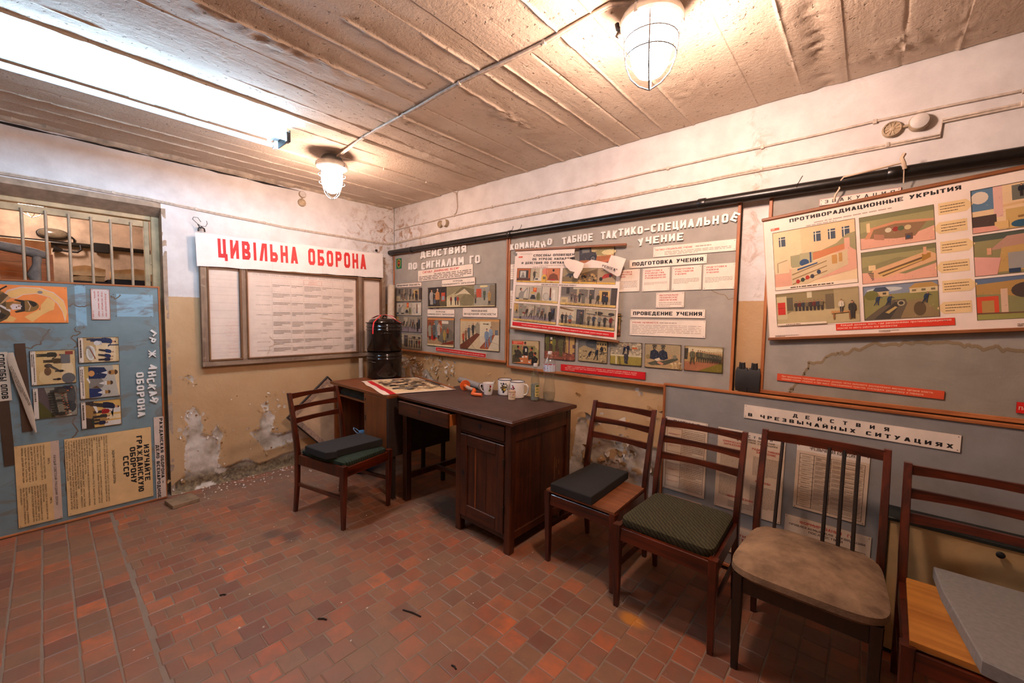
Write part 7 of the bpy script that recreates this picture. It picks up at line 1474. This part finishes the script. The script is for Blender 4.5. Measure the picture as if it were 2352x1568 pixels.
pr = [(.012, .012), (.030, .003), (.041, .014), (.045, .035), (.045, .085), (.043, .10), (.037, .135), (.035, .155), (.038, .18), (.043, .205), (.046, .225), (.046, .275), (.044, .29), (.034, .315), (.020, .335), (.0135, .345), (.013, .36)]
for i, (R, z) in enumerate(pr):
    for k in range(seg): a = 2*PI*k/seg; q = R*(1+(.10*math.cos(5*a) if i in (1, 2) else (.012*math.cos(10*a) if 3 < i < 9 else 0))); vs.append((q*math.cos(a), q*math.sin(a), z+(.010*max(0, math.cos(5*a+PI)) if i in (1,) else 0)))
b.add(vs, [(i*seg+k, i*seg+(k+1) % seg, (i+1)*seg+(k+1) % seg, (i+1)*seg+k) for i in range(len(pr)-1) for k in range(seg)]+[tuple(range(seg))[::-1]]); b.build('body', M_PET, pet, smooth=60)
b = MB(); b.lathe([(.001, .013), (.036, .014), (.0435, .035), (.0435, .066), (.001, .0665)], 32); b.build('water', M_WATER, pet, smooth=40)
b = MB(); b.lathe([(.015, .351), (.0155, .352), (.0155, .371), (.014, .373)], 20); b.build('cap', plain('white_cap_plastic_ribbed', '#d9d3d0', .4, bump=0), pet, smooth=40)
wraplabel(pet, .0462, .226, .276, 0, 2*PI*.999, '#c9d3e4', seed=9, rows=5, ink=('#c43a44', '#8a9cc4', '#4a64a8'))

# ------------------------------------------------------------------ water can under the desk, leaning frame, rolls, plank, cabinet
wb = thing('water_bottle', 'big bluish plastic water bottle with a carrying handle under the side desk', 'bottle', (.64, -.76, 0)); b = MB()
b.lathe([(.0, .012), (.07, .002), (.082, .015), (.084, .05), (.080, .062), (.084, .075), (.084, .12), (.080, .13), (.084, .142), (.084, .2), (.082, .24), (.06, .30), (.035, .335), (.028, .345), (.028, .36)], 32, close=False); b.build('body', M_BLUEPET, wb, smooth=55)
b = MB(); b.lathe([(.03, .352), (.031, .354), (.031, .385), (.028, .388)], 20); b.build('cap', plain('blue_cap_plastic', '#7aa6cc', .4, bump=0), wb, smooth=40)
b = MB(); b.tube([(.0, -.030, .362), (-.02, -.05, .38), (-.05, -.06, .405), (-.075, -.045, .41), (-.07, -.02, .395), (-.03, .0, .365)], .0045, 8); b.build('handle', plain('pale_blue_plastic', '#9db9cf', .4, bump=0), wb, smooth=60)
fr = thing('leaning_picture_frame', 'dark framed blank sheet tipped on its corner against the left wall', 'picture frame', (.115, -.78, 0)); fr.rotation_euler = (0, 0, PI/2)
ang = math.radians(-46); w_, h_ = .665, .525      # local: x along the wall
def frb(name, lo, hi, m, mats=None):
    b = MB(); b.box(lo, hi, .002); b.build(name, m, fr, (0, 0, .008), (0, math.radians(-42.5), 0))
frb('backing', (0, -.006, 0), (h_, .006, w_), plain('yellowed_sheet', '#c9a884', .7, var=.2, scale=5)); 
for nm, lo, hi in (('moulding', (0, -.014, 0), (h_, .01, .014)), ('moulding', (0, -.014, w_-.014), (h_, .01, w_)), ('moulding', (0, -.014, .014), (.014, .01, w_-.014)), ('moulding', (h_-.014, -.014, .014), (h_, .01, w_-.014))): frb(nm, lo, hi, plain('dark_frame_moulding', '#2c1d14', .45))
for lo, hi in (((.014, -.009, .014), (.06, -.006, w_-.014)), ((h_-.06, -.009, .014), (h_-.014, -.006, w_-.014)), ((.06, -.009, w_-.06), (h_-.06, -.006, w_-.014))): frb('mount', lo, hi, plain('speckled_mount', '#a88a74', .7, var=.3, scale=60))
def roll(label, p0, p1, R, grp):
    b = MB(); p0 = Vector(p0); p1 = Vector(p1); b.tube([p0, p0.lerp(p1, .5), p1], R, 20, caps=False); b.tube([p1, p0], R*.82, 20, caps=False)
    ax = (p1-p0).normalized(); e1 = ax.orthogonal().normalized(); e2 = ax.cross(e1)
    for e in (p0, p1):
        vs = []
        for k in range(20): d_ = e1*math.cos(2*PI*k/20)+e2*math.sin(2*PI*k/20); vs += [e+d_*R, e+d_*R*.82]
        b.add(vs, [(2*k, 2*k+1, (2*k+3) % 40, (2*k+2) % 40) for k in range(20)])
    tag(b.build('paper_roll', plain('rolled_cream_paper', '#c8b49c', .8, var=.12), None, smooth=50), label, 'paper roll', grp)
roll('thick paper roll standing in the corner beside the grey board', (.195, -.20, .0), (.10, -.105, 1.80), .038, 'paper rolls in the corner')
roll('thin paper roll standing against the wall under the framed chart', (.085, -.462, .0), (.062, -.455, 1.0), .022, 'paper rolls in the corner')
b = MB(); b.box((-.082, -.085, 0), (.082, .085, .030), .003); o = b.build('wood_offcut', plain('pale_dusty_wood', '#8a7054', .75, var=.25, scale=14), None, (.238, -2.028, .001), (0, 0, math.radians(8))); tag(o, 'short pale wood offcut lying on the floor by the blue board', 'plank')
cb = thing('low_cabinet', 'low cream wooden cabinet with a dark green edge behind the right end chair', 'cabinet', (4.75, -.16, 0))
def cbp(n_, lo, hi, m, bv=.003): b = MB(); b.box(tuple(a-c for a, c in zip(lo, (4.75, -.16, 0))), tuple(a-c for a, c in zip(hi, (4.75, -.16, 0))), bv); b.build(n_, m, cb)
M_CAB = plain('cream_cabinet_paint', '#b79a6b', .5, var=.15, scale=6); M_GEDGE = plain('dark_green_edge_paint', '#141c18', .45)
cbp('body', (4.262, -.245, .02), (5.25, -.085, .608), M_CAB); cbp('edge_strip', (4.255, -.252, .606), (5.26, -.085, .622), M_GEDGE); cbp('edge_strip', (4.254, -.252, .0), (4.266, -.085, .606), M_GEDGE); cbp('plinth', (4.27, -.24, 0), (5.25, -.09, .02), M_GEDGE)
b = MB(); M = Matrix.Rotation(PI/2, 4, 'X'); b.lathe([(.006, .0), (.006, .008), (.012, .012), (.013, .018), (.008, .022)], 16, Matrix.Translation(Vector((4.585-4.75, -.245+.16, .582))) @ M); b.build('knob', M_BLACKP, cb, smooth=40)
bg = thing('rubber_pouch', 'pair of black rubber pouches hanging between two grey boards', 'pouch', (3.645, -.045, 1.071))
for s in (-1, 1):
    b = MB(); x = s*.031; b.sweep([[(x-.029, -.006, .0), (x+.029, -.006, .0), (x+.029, .012, .0), (x-.029, .012, .0)], [(x-.031, -.016, .03), (x+.031, -.016, .03), (x+.031, .012, .03), (x-.031, .012, .03)], [(x-.031, -.014, .115), (x+.031, -.014, .115), (x+.031, .012, .115), (x-.031, .012, .115)], [(x-.026, -.004, .135), (x+.026, -.004, .135), (x+.026, .010, .135), (x-.026, .010, .135)]]); b.build('pouch', M_RUBBER, bg, smooth=50)
    b = MB(); b.tube([(x-.008, -.002, .13), (x-.006, -.004, .162), (x+.006, -.004, .162), (x+.008, -.002, .13)], .010, 8); b.build('loop', M_RUBBER, bg, smooth=50)

# ------------------------------------------------------------------ pipes, cables, rosettes
pp = thing('wall_pipe', 'black painted pipe running along the wall above the grey boards', 'pipe', (0, -.062, 2.168)); b = MB(); b.tube([(-.0, 0, .002), (1.8, 0, 0), (3.4, 0, -.002), (6.2, 0, 0)], .0275, 18); b.build('pipe', M_PIPE, pp, smooth=60)
for x in (.42, 1.83, 3.36, 4.20): b = MB(); b.lathe([(.0295, -.022), (.031, -.02), (.031, .02), (.0295, .022)], 18, Matrix.Translation(Vector((x, 0, 0))) @ Matrix.Rotation(PI/2, 4, 'Y')); b.build('coupling', M_PIPE, pp, smooth=40)
for x in (1.84, 1.93, 3.83): b = MB(); b.tube([(x, -.0285, .0), (x+.002, -.022, .02), (x+.004, 0, .0295), (x+.012, .006, .05), (x+.02, .0, .062)], .002, 5); b.build('wire_tie', M_WIRE, pp, smooth=60)
def cable(label, P, n_off, grp, flat=.5, r=.006, step=.42, double=True):
    t = thing('wall_cable', label, 'cable', P[0], 0, grp); o = Vector(P[0]); Q = []
    rr = random.Random(len(label)); N_ = Vector(n_off)
    for a, c in zip(P, P[1:]):
        a = Vector(a); c = Vector(c); L = (c-a).length; m = max(1, int(L/.16))
        for i in range(m): Q.append(a.lerp(c, i/m)-o+Vector((0, 0, rr.gauss(0, .0015) if abs((c-a).normalized().z) < .5 else 0)))
    Q.append(Vector(P[-1])-o)
    b = MB(); b.tube(Q, r, 8); b.build('cable', M_CABLE, t, smooth=60)
    if double: b = MB(); b.tube([q+Vector((0, 0, -r*1.7)) if abs(N_.z) < .5 else q+Vector((0, r*1.8, 0)) for q in Q], r*.8, 8); b.build('cable', M_CABLE, t, smooth=60)
    acc = 0; last = Q[0]
    for q in Q[1:]:
        acc += (q-last).length; last = q
        if acc > step:
            acc = 0; b = MB(); b.box((q.x-.008-abs(N_.x)*0, q.y-.008, q.z-.012), (q.x+.008, q.y+.008, q.z+.009), .002); b.build('clip', M_CABLE, t)
    return t
cable('whitewashed cable along the left wall above the framed chart', [(.006, -4.4, 2.335), (.006, -2.5, 2.324), (.006, -2.14, 2.316), (.006, -1.84, 2.299), (.006, -1.18, 2.274), (.006, -.09, 2.268), (.006, -.01, 2.29)], (1, 0, 0), 'whitewashed wall cables')
cable('lower whitewashed cable along the right wall, just above the pipe', [(.01, -.006, 2.29), (.8, -.006, 2.314), (1.44, -.006, 2.319), (3.65, -.006, 2.324), (4.345, -.006, 2.322), (4.349, -.006, 2.380), (4.58, -.006, 2.385), (6.2, -.006, 2.385)], (0, -1, 0), 'whitewashed wall cables')
cable('upper whitewashed cable along the right wall under the ceiling', [(.0, -.006, 2.434), (1.04, -.006, 2.448), (1.9, -.006, 2.444), (3.65, -.006, 2.442), (4.12, -.006, 2.446), (4.58, -.006, 2.436), (6.2, -.006, 2.436)], (0, -1, 0), 'whitewashed wall cables', double=False)
cable('thin cable from the far lamp over the ceiling and down the right wall', [(1.04, -1.16, H-.006), (1.09, -.8, H-.006), (1.10, -.17, H-.006), (1.075, -.008, H-.02), (1.088, -.006, 2.52), (1.07, -.006, 2.47), (1.03, -.006, 2.450)], (0, -1, 0), 'whitewashed ceiling cables', r=.005, double=False, step=.35)
cc = cable('flat grey cable crossing the ceiling between the two caged lamps', [(1.03, -1.205, H-.035), (1.10, -1.20, H-.03), (1.33, -1.212, H-.012), (1.518, -1.221, H-.010), (2.0, -1.232, H-.010), (2.512, -1.243, H-.010), (3.028, -1.213, H-.010), (3.346, -1.227, H-.010), (3.48, -1.15, H-.02)], (0, 0, 1), 'whitewashed ceiling cables', r=.007, step=.48)
def rosette(label, plane, u, z, u2, z2, R, grp, deep=.03):
    """round slotted wall disc and the round junction cap beside it"""
    t = thing('wall_rosette', label, 'electrical fitting', (u, 0, z) if plane == 'R' else (0, u, z), 0 if plane == 'R' else PI/2, grp); RX = Matrix.Rotation(PI/2, 4, 'X')
    b = MB(); b.lathe([(R, 0), (R, .016), (R*.9, .022), (R*.82, .022), (R*.80, .016), (R*.2, .018)], 28, RX, close=False); b.build('disc', M_TINBOX, t, smooth=40)
    b = MB(); b.lathe([(.001, .010), (R*.8, .010)], 24, RX, close=False); b.build('recess', M_TRACK, t)
    for k in range(10):
        a = 2*PI*k/10; c, s = math.cos(a), math.sin(a); b = MB(); b.tube([(R*.2*c, -.018, R*.2*s), (R*.84*c, -.019, R*.84*s)], R*.055, 6); b.build('spoke', M_TINBOX, t)
    b = MB(); b.lathe([(R*.26, .014), (R*.26, .021), (R*.12, .023)], 14, RX); b.build('hub', M_TINBOX, t, smooth=40)
    dx, dz = u2-u, z2-z; M = Matrix.Translation(Vector((dx, 0, dz))) @ RX; k = R*(1.0 if deep > .025 else .9)
    b = MB(); b.lathe([(k*1.02, 0), (k*1.02, deep), (k*.96, deep+.006)], 28, M); b.build('junction_box', M_TINBOX, t, smooth=40)
    b = MB(); b.lathe([(k*.90, deep+.005), (k*.90, deep+.010), (k*.82, deep+.012), (.001, deep+.012)], 28, M, close=False); b.build('cap', plain('white_box_lid', '#c8bfb6', .5), t, smooth=40)
    b = MB(); s_ = .75*R; n_ = math.hypot(dx, dz); b.tube([(dx/n_*s_, -.008, dz/n_*s_), (dx*.6, -.01, dz*.6)], .006, 6); b.build('stub', M_TINBOX, t)
rosette('slotted wall disc with a round junction box, near the right end of the right wall', 'R', 4.183, 2.388, 4.274, 2.392, .036, 'slotted wall discs')
rosette('slotted wall disc with a round junction box, near the corner on the right wall', 'R', .835, 2.391, .925, 2.388, .036, 'slotted wall discs')
rosette('slotted wall disc below a round cap, on the left wall under the ceiling', 'L', -1.017, 2.525, -1.010, 2.604, .036, 'slotted wall discs', .012)
hk = thing('wire_hook', 'bent dark wire hooks on an iron stud above the paper banner', 'hook', (.02, -1.815, 2.14), PI/2); b = MB()
b.tube([(-.054, -.02, .068), (-.048, -.02, .086), (-.02, -.02, .086), (0, -.02, .055)], .0022, 6); b.tube([(-.054, -.02, .068), (-.02, -.02, .035), (.0, -.02, .022), (.03, -.02, .024), (.042, -.02, .05), (.036, -.02, .07)], .0022, 6); b.tube([(-.022, -.02, .035), (-.012, -.022, .015), (.0, -.024, .0)], .004, 6); b.build('wire', M_WIRE, hk, smooth=60)
b = MB(); b.tube([(-.018, -.01, -.02), (-.014, -.012, .008), (.004, -.014, .016), (.022, -.012, .006), (.026, -.01, -.02)], .006, 8); b.build('ring', M_WIRE, hk, smooth=60)
b = MB(); b.lathe([(.002, 0), (.014, .002), (.012, .012), (.004, .015)], 12, Matrix.Rotation(PI/2, 4, 'Y')); tag(b.build('wall_peg', M_TRACK, None, (.02, -.245, 2.172), smooth=40), 'dark peg on the left wall above the right end of the banner', 'peg')

# ------------------------------------------------------------------ lamps
def caged_lamp(label, x, y, top=H, grp='caged ceiling lamps', glow=None):
    t = thing('caged_lamp', label, 'lamp', (x, y, top), 0, grp)
    b = MB(); b.lathe([(.03, -.006), (.06, -.014), (.074, -.03), (.082, -.055), (.082, -.06)], 32); b.build('housing', M_STEEL, t, smooth=40)
    b = MB(); b.tube([(0, 0, 0), (0, 0, -.012)], .008, 8); b.build('stem', M_WIRE, t)
    b = MB(); b.lathe([(.082, -.058), (.108, -.066), (.114, -.078), (.114, -.096), (.106, -.104), (.076, -.104)], 36); b.build('rim', plain('pale_lamp_steel', '#b9b4ac', .35, .5), t, smooth=40)
    for a in (.4, 2.5, 4.6): b = MB(); b.box((.108*math.cos(a)-.006, .108*math.sin(a)-.006, -.104), (.108*math.cos(a)+.006, .108*math.sin(a)+.006, -.07), .001); b.build('clamp', M_STEEL, t)
    b = MB(); b.lathe([(.070, -.105), (.074, -.115), (.076, -.17), (.073, -.21), (.064, -.245), (.046, -.272), (.022, -.285), (.002, -.288)], 32, close=False); b.build('globe', glow or M_GLOBE, t, smooth=60, label='lit glass globe')
    for k in range(2):
        a = k*PI/2+.35; c, s = math.cos(a), math.sin(a); P = [(.098, -.10), (.095, -.18), (.088, -.235), (.070, -.28), (.040, -.312), (.004, -.330)]
        b = MB(); b.tube([(c*r_, s*r_, z) for r_, z in P]+[(-c*r_, -s*r_, z) for r_, z in P[::-1]], .0028, 6); b.build('cage_wire', M_STEEL, t, smooth=60)
    for r_, z in ((.0965, -.155), (.0915, -.213)): b = MB(); b.tube([(r_*math.cos(q), r_*math.sin(q), z) for q in np.linspace(0, 2*PI, 29)[:-1]], .0026, 6, closed=True); b.build('cage_ring', M_STEEL, t, smooth=60)
    b = MB(); b.tube([(-.105, -.02, -.08), (-.125, -.025, -.07), (-.13, -.025, -.05)], .009, 8); b.tube([(-.118, -.024, -.082), (-.128, -.026, -.10)], .008, 8); b.build('cable_gland', M_WIRE, t, smooth=50)
    return t
caged_lamp('small looking caged ceiling lamp at the far end, near the corner', 1.030, -1.205, glow=M_GLOBE3)
caged_lamp('big bright caged ceiling lamp nearest the camera', 3.478, -1.142)
fl = thing('fluorescent_fixture', 'open fluorescent batten with one lit tube under the ceiling at the left', 'lamp', (1.17, -2.22, H))
def fb(n_, lo, hi, m, bv=.002, label=None): b = MB(); b.box(lo, hi, bv); b.build(n_, m, fl, label=label)
fb('channel', (-.100, -.62, -.045), (.082, .62, -.002), M_BATT); fb('rail', (-.105, -.62, -.075), (-.090, .62, -.062), M_BATT); fb('cross_bar', (-.10, -.58, -.06), (.13, -.56, -.045), M_BATT); fb('cross_bar', (-.10, .56, -.06), (.13, .58, -.045), M_BATT)
b = MB(); b.tube([(.105, -.595, -.075), (.105, .595, -.075)], .019, 16); b.build('tube', M_TUBE, fl, smooth=60, label='lit tube')
for y in (-.612, .612):
    s = 1 if y > 0 else -1
    fb('socket', (.085, y-.012, -.105), (.125, y+.012, -.045), M_BLACKP); fb('socket', (-.118, y-.014, -.098), (-.078, y+.014, -.045), M_BATT); fb('end_plate', (-.115, y+s*.010-.003, -.095), (.12, y+s*.010+.003, -.03), M_BLACKP, .001)
b = MB(); b.tube([(-.095, -.59, -.082), (-.095, .59, -.082)], .0125, 12); b.build('tube', plain('unlit_tube_glass', '#dfe6ea', .3, bump=0), fl, smooth=60, label='unlit tube')
for y in (.12, -.12): b = MB(); b.tube([(-.03, y, -.062), (-.03, y+.10, -.062)], .011, 12); b.build('starter', plain('pale_green_starter', '#b8c6b4', .5, bump=0), fl, smooth=50)

# ------------------------------------------------------------------ store room seen through the bars
sl = caged_lamp('lit caged lamp in the store room behind the bars', -.95, -2.715, 2.535, 'caged store room lamp', M_GLOBE2)
b = MB(); b.box((-.03, -.03, 0), (.03, .03, H-2.535)); b.build('bracket', M_STEEL, sl)
bl = thing('bulkhead_lamp', 'unlit oval bulkhead lamp on the store room wall', 'lamp', (-1.5, -2.597, 2.154), PI/2); b = MB(); ov = [(.088*math.cos(a), .045*math.sin(a)) for a in np.linspace(0, 2*PI, 29)[:-1]]; ov = [(x+(.03 if x > 0 else -.03)*min(1, abs(x)/.03)*.3, z) for x, z in ov]
b.sweep([[(x*k, -d, z*k) for x, z in ov] for k, d in ((1.05, 0), (1.05, .03), (.98, .036))]); b.build('rim', M_BLACKP, bl, smooth=40)
b = MB(); b.sweep([[(x*k, -d, z*k) for x, z in ov] for k, d in ((.93, .034), (.90, .05), (.75, .064), (.4, .072), (.05, .074))]); b.build('lens', plain('dusty_lamp_glass', '#6b6252', .2, var=.2, scale=30), bl, smooth=60)
b = MB(); b.tube([(.09, -.02, -.01), (.115, -.03, -.012), (.13, -.02, -.03), (.132, -.004, -.06)], .007, 8); b.build('cable', M_BLACKP, bl, smooth=60)
stp = thing('store_pipe', 'black pipe with a junction box along the store room wall behind the bars', 'pipe', (0, 0, 0)); b = MB(); b.tube([(-1.46, -4.5, 2.078), (-1.46, -1.78, 2.070)], .021, 12); b.build('pipe', M_PIPE, stp, smooth=60)
b = MB(); b.box((-.02, -.055, -.045), (.03, .055, .045), .006); b.build('junction_box', M_BLACKP, stp, (-1.455, -2.288, 2.063))
b = MB(); b.tube([(-1.44, -2.43, 2.07), (-1.43, -2.425, 2.03), (-1.44, -2.45, 2.005), (-1.44, -2.52, 2.005), (-1.44, -2.565, 2.01)], .010, 8); b.tube([(-1.44, -2.545, 2.008), (-1.44, -2.60, 2.02)], [.012, .034], 10); b.build('cable_loop', M_BLACKP, stp, smooth=60)
cr = thing('wooden_crate', 'orange plank crate stacked high in the store room', 'crate', (-.95, -2.85, 1.30))
for k in range(8): z = .075*k; b = MB(); b.box((.22, -.45, z), (.236, .20, z+.0735), .002); b.build('plank', M_CRATE, cr); b = MB(); b.box((-.2, .205, z), (.222, .221, z+.0735), .002); b.build('plank', M_CRATE, cr)
for y in (.10, .205): b = MB(); b.box((.236, y, 0), (.250, y+.03, .60), .002); b.build('batten', M_CRATE, cr)
b = MB(); b.box((-.2, -.45, .585), (.22, .205, .60), .002); b.build('lid', M_CRATE, cr)
b = MB(); b.box((-.25, -.50, -1.3), (.26, .24, -.003), .01); b.build('stand', M_DARKIN, cr)
b = MB(); b.box((-.12, -.30, 0), (.10, .16, .115), .003); tag(b.build('cardboard_box', plain('cream_carton', '#c9b08c', .8, bump=.1), None, (-.98, -2.78, 1.9015)), 'cream carton on top of the crate in the store room', 'box')
wp = thing('lagged_pipe', 'grey wrapped pipe with a drooping bend behind the bars', 'pipe', (-.40, -2.75, 1.62)); b = MB()
b.tube([(0, -.40, .29), (0, -.12, .286), (.0, -.03, .272), (0, .05, .252), (.0, .10, .243)], [.034, .032, .033, .034, .024], 14); b.build('pipe', M_WRAP, wp, smooth=60)
b = MB(); b.tube([(0, .055, .245), (0, .05, .17), (.01, .035, .10), (0, .045, .03), (0, .05, -.5), (0, .05, -1.6)], [.026, .022, .036, .024, .03, .03], 12); b.build('drop', M_WRAP, wp, smooth=60)
sb = thing('store_shelf', 'low shelf with folded papers and dark cloth in the store room', 'shelf', (-1.2, -2.2, 0))
b = MB(); b.box((-.28, -.30, 1.70), (.25, .42, 1.72)); b.box((-.28, -.30, 0), (-.25, .42, 1.70)); b.box((.22, .38, 0), (.25, .42, 1.70)); b.box((.22, -.30, 0), (.25, -.26, 1.70)); b.build('rack', M_DARKIN, sb)
for i, (y0, y1, z0, z1, c) in enumerate(((-2.50, -2.31, 1.722, 1.768, '#b48f60'), (-2.29, -1.83, 1.722, 1.752, '#2c2a2c'))):
    b = MB(); b.sweep([[(-1.35, y, z0), (-1.0, y, z0), (-1.0, y, z0+(z1-z0)*k), (-1.35, y, z0+(z1-z0)*k)] for y, k in ((y0, .7), (y0*.7+y1*.3, 1), (y0*.4+y1*.6, .85), (y1, .9))]); tag(b.build('folded_cloth', plain('store_cloth_%s' % ('tan' if i == 0 else 'dark'), c, .9, var=.25, bump=.5), None, smooth=50), ('tan cloth bundle', 'dark cloth bundle')[i]+' on the store room shelf', 'cloth', 'bundles on the store shelf')
for i, (y0, y1, z1) in enumerate(((-2.51, -2.30, .09), (-2.25, -1.86, .105))):
    b = MB(); zz = 1.7535 if i else 1.7695; b.sweep([[(-1.34, y, zz), (-1.02, y, zz), (-1.02, y, zz+h_), (-1.34, y, zz+h_)] for y, h_ in ((y0, z1*.75), (y0*.6+y1*.4, z1), (y1, z1*.7))]); tag(b.build('paper_bundle', plain('yellowed_paper_bundle', '#c9a878', .8, var=.15, bump=.4), None, smooth=30), ('left', 'right')[i]+' bundle of yellowed paper on the store room shelf', 'paper bundle', 'bundles on the store shelf')
